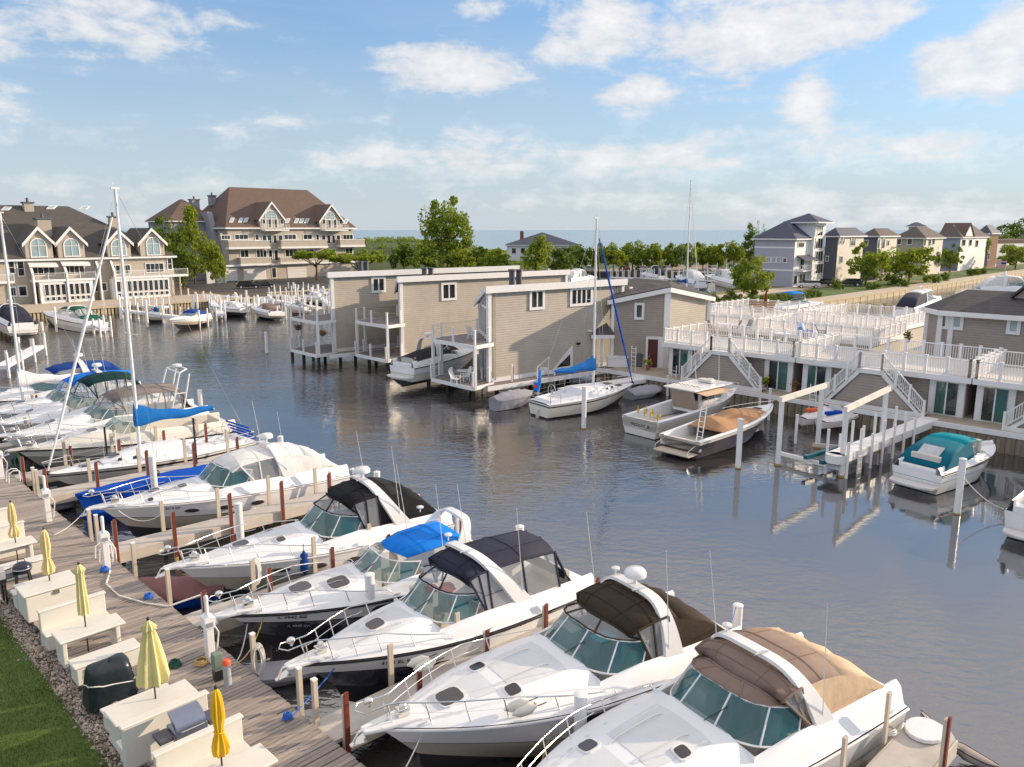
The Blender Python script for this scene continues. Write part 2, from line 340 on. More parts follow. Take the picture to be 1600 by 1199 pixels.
c_tan = cloth('tan_canvas', (.42, .24, .13)); c_ltan = cloth('sand_canvas', (.62, .45, .30)); c_green = cloth('green_canvas', (.01, .10, .06)); c_dgreen = cloth('dark_green_canvas', (.008, .04, .04)); c_maroon = cloth('faded_maroon_canvas', (.24, .12, .12)); c_pink = cloth('red_canvas', (.35, .02, .04))
c_greyb = cloth('warm_grey_canvas', (.22, .19, .18)); c_sail = cloth('white_sailcloth', (.75, .75, .76)); c_cobalt = cloth('cobalt_cover', (.004, .07, .42))
um_y = cloth('pale_yellow_fabric', (.72, .64, .30)); um_c = cloth('cream_yellow_fabric', (.78, .62, .30)); um_g = cloth('golden_yellow_fabric', (.80, .48, .03))
seatm = M('seat_vinyl', (.62, .58, .52), .5, var=.08); tealp = M('teal_trim', (.0, .10, .13), .3); orange = M('orange_fabric', (.75, .12, .03), .7, var=.3); redp = M('red_paint', (.45, .03, .02), .5)
doorred = M('dark_red_door', (.09, .015, .015), .45); bbqgrey = M('grill_steel', (.24, .27, .36), .3, metal=.7, var=.08); bbqb = M('black_enamel', (.012, .014, .03), .2, coat=.5)
asphalt = M('asphalt', (.055, .052, .05), .9, var=.2, bump=.3, bs=30); paving = M('paving', (.48, .40, .31), .85, var=.12, vs=.6, dirt=.2)
soil = M('soil', (.10, .075, .05), .95, var=.3, bump=.5, bs=15); lawn = M('lawn_ground', (.075, .12, .02), .95, var=.35, vs=.35, bump=.6, bs=25); lawnd = M('dry_lawn_ground', (.16, .14, .04), .95, var=.3, vs=.25, bump=.5, bs=25)
dune = M('dune_scrub', (.06, .085, .02), .95, var=.5, vs=.12, bump=.8, bs=3); bark = M('bark', (.12, .09, .065), .9, var=.3, bump=.5, bs=12)
shadew = M('garage_door', (.72, .69, .66), .6, var=.04); brickm = M('chimney_metal', (.10, .10, .12), .5); 
# ---------------------------------------------------------------- water, land
def water_mat():
    m = bpy.data.materials.new('harbour_water'); m.use_nodes = True; t = m.node_tree; b = t.nodes['Principled BSDF']
    b.inputs['Base Color'].default_value = (.046, .044, .046, 1); b.inputs['Roughness'].default_value = .06; b.inputs['IOR'].default_value = 3.2; b.inputs['Specular IOR Level'].default_value = .5
    g = t.nodes.new('ShaderNodeNewGeometry')
    def nz(scale, det, st, dist=0):
        mp = t.nodes.new('ShaderNodeMapping'); mp.inputs['Scale'].default_value = st; mp.inputs['Rotation'].default_value = (0, 0, R(18)); t.links.new(g.outputs['Position'], mp.inputs[0])
        n = t.nodes.new('ShaderNodeTexNoise'); n.inputs['Scale'].default_value = scale; n.inputs['Detail'].default_value = det; n.inputs['Distortion'].default_value = dist; t.links.new(mp.outputs[0], n.inputs['Vector']); return n
    a = nz(2.3, 3, (.8, 1.5, 1), .4); c = nz(.42, 2, (.7, 1.5, 1)); w = nz(.035, 2, (1, 1, 1))
    ad = t.nodes.new('ShaderNodeMath'); ad.operation = 'MULTIPLY_ADD'; t.links.new(c.outputs[0], ad.inputs[0]); ad.inputs[1].default_value = 1.6; t.links.new(a.outputs[0], ad.inputs[2])
    # calm patches in the lee of the terraces, ripples in the open channel
    sp = t.nodes.new('ShaderNodeMapRange'); t.links.new(w.outputs[0], sp.inputs[0]); sp.inputs[1].default_value = .35; sp.inputs[2].default_value = .65; sp.inputs[3].default_value = .25; sp.inputs[4].default_value = 1.35
    vd = t.nodes.new('ShaderNodeVectorMath'); vd.operation = 'DISTANCE'; t.links.new(g.outputs['Position'], vd.inputs[0]); vd.inputs[1].default_value = (19, 32, 0)
    mr = t.nodes.new('ShaderNodeMapRange'); t.links.new(vd.outputs['Value'], mr.inputs[0]); mr.inputs[1].default_value = 7; mr.inputs[2].default_value = 20; mr.inputs[3].default_value = .10; mr.inputs[4].default_value = 1
    mm = t.nodes.new('ShaderNodeMath'); mm.operation = 'MULTIPLY'; t.links.new(sp.outputs[0], mm.inputs[0]); t.links.new(mr.outputs[0], mm.inputs[1])
    ms = t.nodes.new('ShaderNodeMath'); ms.operation = 'MULTIPLY'; t.links.new(mm.outputs[0], ms.inputs[0]); ms.inputs[1].default_value = .34
    bp = t.nodes.new('ShaderNodeBump'); bp.inputs['Distance'].default_value = .11; t.links.new(ms.outputs[0], bp.inputs['Strength']); t.links.new(ad.outputs[0], bp.inputs['Height']); t.links.new(bp.outputs[0], b.inputs['Normal'])
    return m
wm = water_mat()
tag(MB().quad((-700, -60, 0), (900, -60, 0), (900, 420, 0), (-700, 420, 0)).build('harbour_water', wm), 'dark rippled harbour water reflecting the pale sky', 'water', kind='structure')
lm = M('lake_water', (.20, .30, .36), .25, var=.05, vs=.01, bump=.5, bs=.6, spec=.6)
tag(MB().quad((-30000, 420, 0), (30000, 420, 0), (30000, 45000, 0), (-30000, 45000, 0)).build('lake', lm), 'open blue lake reaching to the horizon', 'lake', kind='structure')
def land(name, poly, z0, z1, m, label, cat='ground'):
    mb = MB(); mb.ext([Vector((p[0], p[1], z0)) for p in poly], (0, 0, z1 - z0)); return tag(mb.build(name, m), label, cat, kind='structure')
def SP(l): return [S(a, b) for a, b in l]
# near bank under the boardwalk
land('bank', SP([(-60, -40), (40, -40), (40, -1.2), (-60, -1.2)]), -2, .76, soil, 'earth bank behind the boardwalk')
# left shore with its two blocks of flats and the dune beyond
sea = (-104)
land('left_shore', [S(-104, -60), S(-104, 62), S(-112, 62), S(-112, 118), Vector((-28, 196, 0)), Vector((10, 216, 0)), Vector((62, 222, 0)), Vector((70, 419, 0)), Vector((-700, 419, 0)), Vector((-700, 60, 0))], -2, 1.0, soil, 'low shore carrying the blocks of flats and the tree belt')
land('apartment_forecourt', [S(-113, 64), S(-113, 114), S(-131, 125), S(-149.8, 122), S(-149.8, 60), S(-122, 56)], 1.0, 1.05, asphalt, 'dark asphalt forecourt in front of the brown roofed flats', 'pavement')
land('lower_patio', [S(-105, -50), S(-105, 54), S(-117.6, 54), S(-117.6, -50)], 1.0, 1.12, paving, 'sunlit patio edge in front of the left flats', 'patio')
# right shore: lawn tongue with promenade
land('right_shore', [S(-32.4, 90), S(-32.4, 420), Vector((900, 342, 0)), Vector((900, 419, 0)), Vector((70.1, 419, 0)), Vector((62.1, 222, 0)), Vector((60, 204, 0)), Vector((46, 156, 0)), Vector((32, 139, 0)), Vector((24, 124, 0)), Vector((26, 118, 0))], -2, 1.0, lawnd, 'grassy tongue of land with the row of houses')
land('far_car_park', [Vector((14, 219, 0)), Vector((62, 225, 0)), Vector((66, 262, 0)), Vector((10, 262, 0))], 1.0, 1.04, M('tan_gravel', (.30, .22, .15), .9, var=.2), 'tan gravel car park beyond the far marina')
land('promenade', SP([(-35.2, 92), (-32.0, 92), (-32.0, 420), (-35.2, 420)]), -2, 1.14, paving, 'pale promenade path along the seawall', 'path')
mb = MB()
for i in range(110):
    mb.box(S(-31.9 + .05 * (i % 2), 91 + i * 1.6, .1), (1.6, .25, 1.7), R(45))
mb.box(S(-31.95, 219, 1.02), (257, .55, .3), R(45))
tag(mb.build('sheet_pile_seawall', steelpile), 'tan sheet pile seawall holding the promenade', 'seawall', kind='structure')
land('access_road', [S(-46, 108), S(-46, 420), S(-51, 420), S(-51, 108)], 1.0, 1.03, paving, 'narrow pale road between the houses and the lawn', 'road')
for i, (a, b_) in enumerate(((92, 104), (112, 180), (190, 300))):
    land('green_lawn', [S(-36, a), S(-36, b_), S(-45.5, b_), S(-45.5, a)], 1.0, 1.02, lawn, ('short green lawn at the tip beside the round tree', 'long green verge in front of the first houses', 'far green verge along the promenade')[i], 'lawn')
# the island of terraces and boathouses
land('island', [S(-16, 41.9), S(60, 41.9), S(60, 66), S(10, 66), S(-17, 78), S(-40, 68), S(-26.5, 50), S(-19, 46)], -2, 1.15, conc, 'quay carrying the terraced flats and the boathouses', 'quay')
mb = MB(); mb.box(S(20, 41.78, 1.12), (76, .12, .3), R(-45)); tag(mb.build('quay_fascia', white), 'white fascia board along the quay edge', 'fascia', kind='structure')
mb = MB()
for i in range(150): mb.box(S(-15.5 + i * .5, 41.82, -.1), (.25, .16, 2.1), R(-45))
tag(mb.build('quay_seawall', M('weathered_wall', (.20, .165, .11), .9, var=.3, vs=1.2, bump=.3, bs=10, dirt=.6)), 'brown ribbed seawall under the terraces', 'seawall', kind='structure')
mb = MB()
for i in range(190): mb.box(S(-103.9, -34 + i * .5, .0), (.3, .26, 1.9), R(45))
mb.box(S(-103.9, 14, 1.05), (96, .7, .22), R(45))
for i in range(108): mb.box(S(-111.9, 62 + i * .5, .0), (.3, .26, 1.9), R(45))
mb.box(S(-111.9, 89, 1.05), (54, .7, .22), R(45))
tag(mb.build('far_seawall', steelpile), 'tan seawall in front of the left flats', 'seawall', kind='structure')
# dune behind the flats
rows = []
for j in range(26):
    y = 225 + j * 9.0; row = []
    for i in range(70):
        x = -330 + i * 6.2
        hgt = 1 + 7.5 * math.exp(-((x + 42) / 38) ** 2 - ((y - 300) / 48) ** 2) + 6 * math.exp(-((x + 150) / 70) ** 2 - ((y - 310) / 60) ** 2)
        if j in (0, 25) or i in (0, 69): hgt = .2
        row.append((x, y, hgt + (.9 * mnoise.noise(Vector((x * .06, y * .06, 0))) if hgt > 1.6 else 0)))
    rows.append(row)
dm = MB().grid(rows); tag(dm.build('dune', dune, smooth=180), 'green scrub covered dune between the trees and the lake', 'dune', kind='structure')
# far right wooded hill
rows = []
for j in range(20):
    y = 330 + j * 14; row = []
    for i in range(40):
        x = 190 + i * 13
        hgt = .5 + 15 * math.exp(-((x - 312) / 45) ** 2 - ((y - 430) / 60) ** 2)
        if j in (0, 19) or i in (0, 39): hgt = 0
        row.append((x, y, hgt))
    rows.append(row)
tag(MB().grid(rows).build('wooded_hill', dune, smooth=180), 'wooded hill at the far right of the shore', 'hill', kind='structure')

# ---------------------------------------------------------------- boardwalk: every plank its own object
bw = thing('boardwalk', 'long grey weathered plank boardwalk along the near bank', 'boardwalk', S(0, 0, 1.1)); bw['kind'] = 'structure'
pm = {}
def plankmesh(k):
    if k in pm: return pm[k]
    m = MB(); l, w, h = 3.3, .131, .045; n = 8; rows = []
    rr = random.Random(k)
    for i in range(n + 1):
        x = -l / 2 + l * i / n; b = rr.uniform(-.004, .004); z = rr.uniform(-.004, .004)
        e = w / 2 - .004
        rows.append([(x, -w / 2 + b, -h / 2), (x, -w / 2 + b, h / 2 - .008 + z), (x, -e + .006 + b, h / 2 + z), (x, e - .006 + b, h / 2 + z), (x, w / 2 + b, h / 2 - .008 + z), (x, w / 2 + b, -h / 2)])
    m.grid(rows); m.quad(*rows[0]); m.quad(*rows[-1])
    o = m.build('plank', plank); me = o.data; bpy.data.objects.remove(o); pm[k] = me; return me
i = 0; s = -44.0
while s < 13.5 and i < 420:
    o = bpy.data.objects.new('plank', plankmesh(i % 7))
    if s < -31: s += .149; i += 1; continue
    COL.objects.link(o); o.parent = bw
    o.location = ((s) * K + (-1.64) * K, (-s) * K + (-1.64) * K, -.0225 + random.uniform(-.005, .005)); o.location += Vector((random.uniform(-.02, .02) * K, random.uniform(-.02, .02) * K, 0))
    o.rotation_euler = (random.uniform(-.012, .012), random.uniform(-.002, .002), R(45) + random.uniform(-.003, .003)); s += .149; i += 1
m = MB(); 
for tt in (-3.1, -1.8, -.25): m.box(S(-9, tt, .96), (46, .09, .2), R(-45))
m.box(S(-9, -.02, .9), (46, .05, .26), R(-45))
for k in range(16):
    for tt in (-.35, -2.9): m.tube([S(-30 + k * 2.9, tt, -1.5), S(-30 + k * 2.9, tt, .9)], .13, 8)
m.build('joists', timber, bw, world=True)
# gravel strip: stones
def scatter_stones():
    n = 7500; v = []; f = []
    base = [(1, 0, 0), (-.5, .85, 0), (-.5, -.85, 0), (0, 0, .8), (.4, .5, .35), (-.6, 0, .4)]
    for i in range(n):
        s = random.uniform(-14, 11); t = random.uniform(-3.9, -3.0) if random.random() < .9 else random.uniform(-4.05, -3.0)
        p = S(s, t, .765); r = random.uniform(.022, .06) * (1.7 if random.random() < .05 else 1); a = random.uniform(0, 6.28); q = random.uniform(.5, 1.1)
        k = len(v); c, sn = math.cos(a), math.sin(a)
        for (x, y, z) in ((1, 0, 0), (.2, 1, .05), (-.9, .5, 0), (-.7, -.7, .03), (.4, -.9, 0), (.1, .1, .75), (-.3, -.1, .65)):
            x += random.uniform(-.15, .15); y += random.uniform(-.15, .15)
            v.append((p.x + (x * c - y * sn * q) * r, p.y + (x * sn + y * c * q) * r, p.z + z * r + .006))
        f += [(k, k + 1, k + 5), (k + 1, k + 2, k + 6, k + 5), (k + 2, k + 3, k + 6), (k + 3, k + 4, k + 5, k + 6), (k + 4, k, k + 5)]
    b = MB(); b.v = v; b.f = f; b.m = [0] * len(f)
    return b.build('pebbles', M('pebble_stone', (.40, .34, .28), .8, var=.1, isl=.65), recalc=False, smooth=40)
tag(scatter_stones(), 'strip of mixed brown and grey pebbles beside the lawn', 'pebbles', kind='stuff')
land('near_lawn', SP([(-60, -40), (40, -40), (40, -3.8), (-60, -3.8)]), .5, .80, lawn, 'dark green lawn in the near corner', 'lawn')
def grass():
    n = 60000; s = rng.uniform(-10, 11, n); t = rng.uniform(-9, -3.7, n) ; t += 0
    t = np.minimum(t, -3.76 + .10 * np.sin(s * 3.1) + rng.normal(0, .06, n))
    x = OX + (s + t) * K; y = OY + (t - s) * K
    ang = rng.uniform(0, 2 * pi, n); h = rng.uniform(.03, .085, n) * (1 + .4 * np.sin(s * 1.3) * np.cos(t * 1.7)); lean = rng.uniform(0, .05, n); w = .008
    v = np.empty((n, 3, 3)); ca, sa = np.cos(ang), np.sin(ang)
    v[:, 0] = np.stack([x - ca * w, y - sa * w, np.full(n, .795)], 1); v[:, 1] = np.stack([x + ca * w, y + sa * w, np.full(n, .795)], 1)
    v[:, 2] = np.stack([x - sa * lean, y + ca * lean, 0.80 + h], 1)
    me = bpy.data.meshes.new('grass'); me.vertices.add(n * 3); me.vertices.foreach_set('co', v.ravel()); me.loops.add(n * 3); me.loops.foreach_set('vertex_index', np.arange(n * 3)); me.polygons.add(n); me.polygons.foreach_set('loop_start', np.arange(n) * 3)
    me.materials.append(leafmat('grass_blade', (.04, .085, .012), (.14, .20, .035))); me.update(); me.validate()
    o = bpy.data.objects.new('grass', me); COL.objects.link(o); return o
tag(grass(), 'short green grass blades on the near lawn', 'grass', kind='stuff')
# ---------------------------------------------------------------- trees
lf = [leafmat('leaf_fresh', (.10, .16, .012), (.36, .42, .04)), leafmat('leaf_dark', (.055, .10, .013), (.20, .27, .035)), leafmat('leaf_mid', (.10, .16, .015), (.33, .40, .045)), leafmat('leaf_hedge', (.07, .12, .016), (.22, .29, .05))]
def crown_mesh(name, n, rx, rz, zc, leaf, m, clumps=26, shape='round', seed=1):
    r = np.random.default_rng(seed); c = []
    for k in range(clumps):
        th = r.uniform(0, 2 * pi); u = r.uniform(-1, 1); q = r.uniform(.40, 1.02)
        w = math.sqrt(1 - u * u)
        if shape == 'cone': w *= .35 + .75 * (1 - (u + 1) / 2)
        if shape == 'umbrella': u = abs(u) * .6 - .15; w = 1.0
        c.append((math.cos(th) * w * q * rx, math.sin(th) * w * q * rx, zc + u * q * rz * r.uniform(.8, 1.12), r.uniform(.15, .40) * rx * (1 if shape != 'umbrella' else .8)))
    c = np.array(c); idx = r.integers(0, clumps, n); d = r.normal(0, 1, (n, 3)); d /= np.linalg.norm(d, axis=1)[:, None]; d *= (r.uniform(.25, 1, n) ** .5)[:, None]
    d[:, 2] *= .7 if shape == 'umbrella' else .85
    p = c[idx, :3] + d * c[idx, 3][:, None]
    a = r.normal(0, 1, (n, 3)); a /= np.linalg.norm(a, axis=1)[:, None]; b = np.cross(a, r.normal(0, 1, (n, 3))); b /= np.linalg.norm(b, axis=1)[:, None]
    s = leaf * r.uniform(.6, 1.3, n)[:, None]
    v = np.stack([p - a * s, p + b * s * .6, p + a * s, p - b * s * .6], 1)
    me = bpy.data.meshes.new(name); me.vertices.add(n * 4); me.vertices.foreach_set('co', v.ravel()); me.loops.add(n * 4); me.loops.foreach_set('vertex_index', np.arange(n * 4)); me.polygons.add(n); me.polygons.foreach_set('loop_start', np.arange(n) * 4)
    me.materials.append(m); me.update(); me.validate(); return me
CR = {}
def crown(kind, var, leafi, n, leafsz):
    k = (kind, var, leafi, n)
    if k not in CR:
        CR[k] = crown_mesh('crown', n, 1.0, {'round': 1.02, 'cone': 1.5, 'umbrella': .5, 'bush': .62}[kind], {'round': 1.25, 'cone': 1.75, 'umbrella': 1.25, 'bush': .5}[kind], leafsz, lf[leafi], clumps={'round': 44, 'cone': 46, 'umbrella': 22, 'bush': 22}[kind], shape=kind, seed=var + 1)
    return CR[k]
TRK = {}
def trunk(kind):
    if kind in TRK: return TRK[kind]
    m = MB(); r = random.Random(3)
    top = {'round': 1.1, 'cone': 2.4, 'umbrella': .9, 'bush': .3}[kind]
    m.tube([(0, 0, 0), (.02, .01, top * .5), (0, .02, top)], .055, 7, r2=.03)
    for k in range(7):
        a = k * .9 + r.uniform(-.3, .3); z0 = top * r.uniform(.5, .95); L = r.uniform(.45, .8)
        m.tube([(0, 0, z0), (math.cos(a) * L * .5, math.sin(a) * L * .5, z0 + .25), (math.cos(a) * L, math.sin(a) * L, z0 + .55)], .028, 5, r2=.008)
    o = m.build('trunk', bark); me = o.data; bpy.data.objects.remove(o); TRK[kind] = me; return me
def tree(pos, wid, hgt, kind, leafi, label, n=2600, group=None, var=0, lsz=.075, cat='tree', name=None):
    o = thing(name or {'round': 'leafy_tree', 'cone': 'conical_tree', 'umbrella': 'spreading_tree', 'bush': 'bush'}[kind], label, cat, pos, random.uniform(0, 6), group)
    tot = {'round': 2.35, 'cone': 3.2, 'umbrella': 1.75, 'bush': 1.1}[kind]
    c = bpy.data.objects.new('crown', crown(kind, var, leafi, n, lsz)); COL.objects.link(c); c.parent = o
    t = bpy.data.objects.new('trunk', trunk(kind)); COL.objects.link(t); t.parent = o
    sx, sz = wid / 2 / (1.28 if kind in ('round', 'cone') else 1.12), hgt / tot
    c.scale = t.scale = (sx, sx, sz); return o
def treepx(px, pyb, pyt, wpx, kind, leafi, label, zb=1.0, **k):
    p = P(px, pyb, zb); d = p.y * math.cos(TILT) + (H - zb) * math.sin(TILT)
    return tree(p, wpx / F * d, (pyb - pyt) / F * d, kind, leafi, label, **k)
treepx(1174, 473, 396, 78, 'round', 0, 'round bright green tree alone at the tip of the lawn', n=5200, var=1, lsz=.06)
treepx(700, 425, 306, 105, 'round', 2, 'tall ragged old tree rising above the tree belt against the sky', n=5200, var=2, lsz=.055)
treepx(305, 445, 322, 66, 'cone', 0, 'tall bright green conical tree left of the brown roofed flats', n=5200, var=3, lsz=.06)
treepx(262, 450, 338, 76, 'round', 1, 'dark broad tree against the end of the left flats', n=5000, var=4, lsz=.06)
treepx(338, 447, 374, 46, 'round', 0, 'low yellow green tree beside the garage wing', n=3600, var=5, lsz=.07)
treepx(288, 452, 385, 60, 'round', 1, 'dark bushy tree in the shade under the conical tree', n=3600, var=6, lsz=.07)
treepx(495, 438, 385, 84, 'umbrella', 2, 'spreading tree in front of the garage doors', n=3600, var=7)
treepx(560, 440, 392, 92, 'umbrella', 0, 'wide flat topped tree right of the garage doors', n=3600, var=8)
treepx(1168, 420, 350, 36, 'cone', 1, 'dark conical tree left of the grey tower house', n=3200, var=9)
treepx(1184, 415, 345, 26, 'round', 2, 'thin airy tree behind the dark conical tree', n=900, var=10)
tp = [(1352, 447, 380, 62, 'round', 0, 'broad yellow green tree before the slate grey house'), (1390, 437, 395, 40, 'round', 2, 'smaller green tree right of the broad yellow green tree'),
      (1420, 444, 378, 64, 'round', 0, 'bushy bright tree before the hip roofed house'), (1458, 428, 388, 30, 'cone', 1, 'narrow dark tree beside the hip roofed house'),
      (1484, 424, 382, 34, 'round', 2, 'rounded green tree before the blue gabled house'), (1516, 418, 368, 46, 'round', 0, 'tall airy tree before the blue gabled house'),
      (1586, 421, 377, 50, 'round', 2, 'rounded tree near the right edge beside the far road')]
for i, (a, b_, c, w, k, l, lab) in enumerate(tp): treepx(a, b_, c, w * 1.2, k, l, lab, n=3000, var=11 + i % 4, group='trees along the row of houses')
belt = [(632, 428, 378, 50, 1), (665, 425, 380, 52, 2), (716, 430, 385, 56, 0), (752, 424, 386, 44, 1), (775, 432, 384, 56, 0), (838, 432, 372, 50, 0), (880, 428, 382, 46, 1), (905, 424, 384, 36, 1), (935, 424, 380, 40, 2), (958, 424, 378, 42, 0), (988, 422, 379, 42, 2), (1018, 422, 378, 40, 0), (1045, 421, 377, 36, 2), (1072, 421, 378, 40, 0), (1098, 420, 379, 36, 2), (1122, 420, 379, 38, 0), (1146, 420, 380, 36, 2)]
names = ['left end of the belt', 'just left of the tall ragged tree', 'under the tall ragged tree', 'right of the tall ragged tree', 'left of the blue roofed clubhouse', 'in front of the blue roofed clubhouse', 'under the right eave of the clubhouse', 'just left of the white central mast', 'just right of the white central mast', 'third right of the central mast', 'fourth right of the central mast', 'fifth right of the central mast', 'sixth right of the central mast', 'left of the far sailboat mast', 'right of the far sailboat mast', 'second right of the far mast', 'next to the dark conical tree']
for i, ((a, b_, c, w, l), nm) in enumerate(zip(belt, names)): treepx(a, b_ + 2, c + (i * 7 % 5) - 2, w * (1.1 + .08 * (i * 5 % 4)), 'round', l, 'green tree of the lakeside belt, ' + nm, n=2200, var=20 + i % 9, group='belt of trees along the far parking area', lsz=.1)
# dune scrub, far hill wood: uncountable
def clump_cover(name, pts, m, label, cat, n=70, sz=1.1, leaf=.5):
    V = []; 
    for (x, y, z, r) in pts:
        d = rng.normal(0, 1, (n, 3)); d /= np.linalg.norm(d, axis=1)[:, None]; d[:, 2] = np.abs(d[:, 2]) * .8; p = np.array([x, y, z]) + d * r * rng.uniform(.5, 1, n)[:, None]
        a = rng.normal(0, 1, (n, 3)); a /= np.linalg.norm(a, axis=1)[:, None]; b = np.cross(a, rng.normal(0, 1, (n, 3))); b /= np.linalg.norm(b, axis=1)[:, None]; s = leaf * rng.uniform(.5, 1.2, n)[:, None]
        V.append(np.stack([p - a * s, p + b * s * .6, p + a * s, p - b * s * .6], 1))
    v = np.concatenate(V); n = len(v)
    me = bpy.data.meshes.new(name); me.vertices.add(n * 4); me.vertices.foreach_set('co', v.ravel()); me.loops.add(n * 4); me.loops.foreach_set('vertex_index', np.arange(n * 4)); me.polygons.add(n); me.polygons.foreach_set('loop_start', np.arange(n) * 4)
    me.materials.append(m); me.update(); me.validate(); o = bpy.data.objects.new(name, me); COL.objects.link(o); return tag(o, label, cat, kind='stuff')
def dz(x, y): return 1 + 7.5 * math.exp(-((x + 42) / 38) ** 2 - ((y - 300) / 48) ** 2) + 6 * math.exp(-((x + 150) / 70) ** 2 - ((y - 310) / 60) ** 2)
pts = []
for i in range(620):
    x = random.uniform(-170, 30); y = random.uniform(235, 330); pts.append((x, y, dz(x, y) - .3, random.uniform(.9, 2.3)))
clump_cover('scrub', pts, lf[2], 'low green scrub and bushes covering the dune', 'scrub', n=46, leaf=.42)
pts = []
for i in range(150):
    x = random.uniform(238, 430); y = random.uniform(370, 470); pts.append((x, y, 1 + 15 * math.exp(-((x - 312) / 45) ** 2 - ((y - 430) / 60) ** 2) + 3.5, random.uniform(3.5, 6.5)))
clump_cover('hillside_wood', pts, lf[1], 'dense dark wood on the hill at far right', 'wood', n=170, leaf=.8)
pts = []
for i in range(170):
    pts.append((random.uniform(20, 330), random.uniform(318, 326), 1.2, random.uniform(1.2, 2.6)))
clump_cover('shore_thicket', pts, lf[2], 'thicket of shrubs along the lake shore behind the car park', 'thicket', n=50, leaf=.5)
# hedges and shrubs
hp = []
for i in range(24):
    hp.append((S(-36.6, 86 + i * 1.75, 1.0)))
for i, p in enumerate(hp):
    tree(p, 1.9, 1.35, 'bush', 3, 'clipped green shrub of the promenade hedge, ' + ('nearest to the lone round tree' if i == 0 else 'last one before the gap' if i == 23 else ['second', 'third', 'fourth', 'fifth', 'sixth', 'seventh', 'eighth', 'ninth', 'tenth', 'eleventh', 'twelfth', 'thirteenth', 'fourteenth', 'fifteenth', 'sixteenth', 'seventeenth', 'eighteenth', 'nineteenth', 'twentieth', 'twenty first', 'twenty second', 'twenty third'][i - 1] + ' counted from the lone round tree'), n=700, var=30 + i % 3, group='clipped shrubs of the hedge beside the promenade', lsz=.11, cat='shrub', name='hedge_shrub')
for (a, b_, w, h_, lab) in ((1115, 474, 32, 16, 'low hedge left of the lone round tree'), (1143, 472, 30, 20, 'rounded hedge under the lone round tree'), (1196, 476, 26, 12, 'low hedge just right of the lone tree trunk')):
    treepx(a, b_, b_ - h_, w, 'bush', 3, lab, n=1400, var=33, lsz=.08, cat='hedge', name='hedge')
for i, (a, b_, w, h_, l, lab) in enumerate(((1395, 446, 36, 18, 1, 'dark shrub under the broad yellow green tree'), (1364, 452, 30, 12, 3, 'low shrub beside the promenade before the slate house'), (1412, 449, 22, 12, 3, 'small shrub beside the promenade path'), (1448, 442, 20, 14, 2, 'olive shrub before the hip roofed house'), (1461, 443, 18, 15, 3, 'round clipped shrub beside the olive shrub'), (1476, 440, 18, 15, 3, 'second round clipped shrub by the promenade'), (1520, 431, 26, 12, 1, 'low dark shrub below the airy tree'), (1536, 428, 18, 10, 3, 'small shrub near the bend of the road'), (1308, 452, 22, 16, 1, 'dark shrub at the foot of the tower house'), (1318, 440, 16, 16, 2, 'red leaved shrub beside the white car'))):
    treepx(a, b_, b_ - h_, w, 'bush', l, lab, n=900, var=36 + i % 3, lsz=.1, cat='shrub', name='shrub')
# ---------------------------------------------------------------- buildings
class Face:
    """vertical wall plane through world points a, b (outward normal to the right hand of b-a turned towards the camera)"""
    def __init__(s, a, b):
        s.a = Vector((a[0], a[1], 0)); d = Vector((b[0] - a[0], b[1] - a[1], 0)); s.len = d.length; s.d = d.normalized(); s.n = Vector((s.d.y, -s.d.x, 0))
        if s.n.dot(Vector((-s.a.x, -s.a.y, 0))) < 0: s.n = -s.n
    def uz(s, px, py):
        r = pdir(px, py); t = s.n.dot(s.a) / s.n.dot(r); p = r * t
        return ((p - s.a).dot(s.d), p.z + H)
    def pt(s, u, z, off=0): return s.a + s.d * u + s.n * off + Vector((0, 0, z))
    def px(s, px, py, off=0): u, z = s.uz(px, py); return s.pt(u, z, off)
_pdo = pdir
def face_uz(s, px, py):
    r = pdir(px, py); t = s.n.dot(s.a) / s.n.dot(r); q = r * t
    return ((Vector((q.x, q.y, 0)) - s.a).dot(s.d), q.z + H)
Face.uz = face_uz
def wall(parent, f, poly, m, thick=.25, off=0, name='wall', uz=False, label=None):
    pts = [f.pt(*(p if uz else f.uz(*p)), off) for p in poly]
    return MB().ext(pts, -f.n * thick).build(name, m, parent, world=True, label=label)
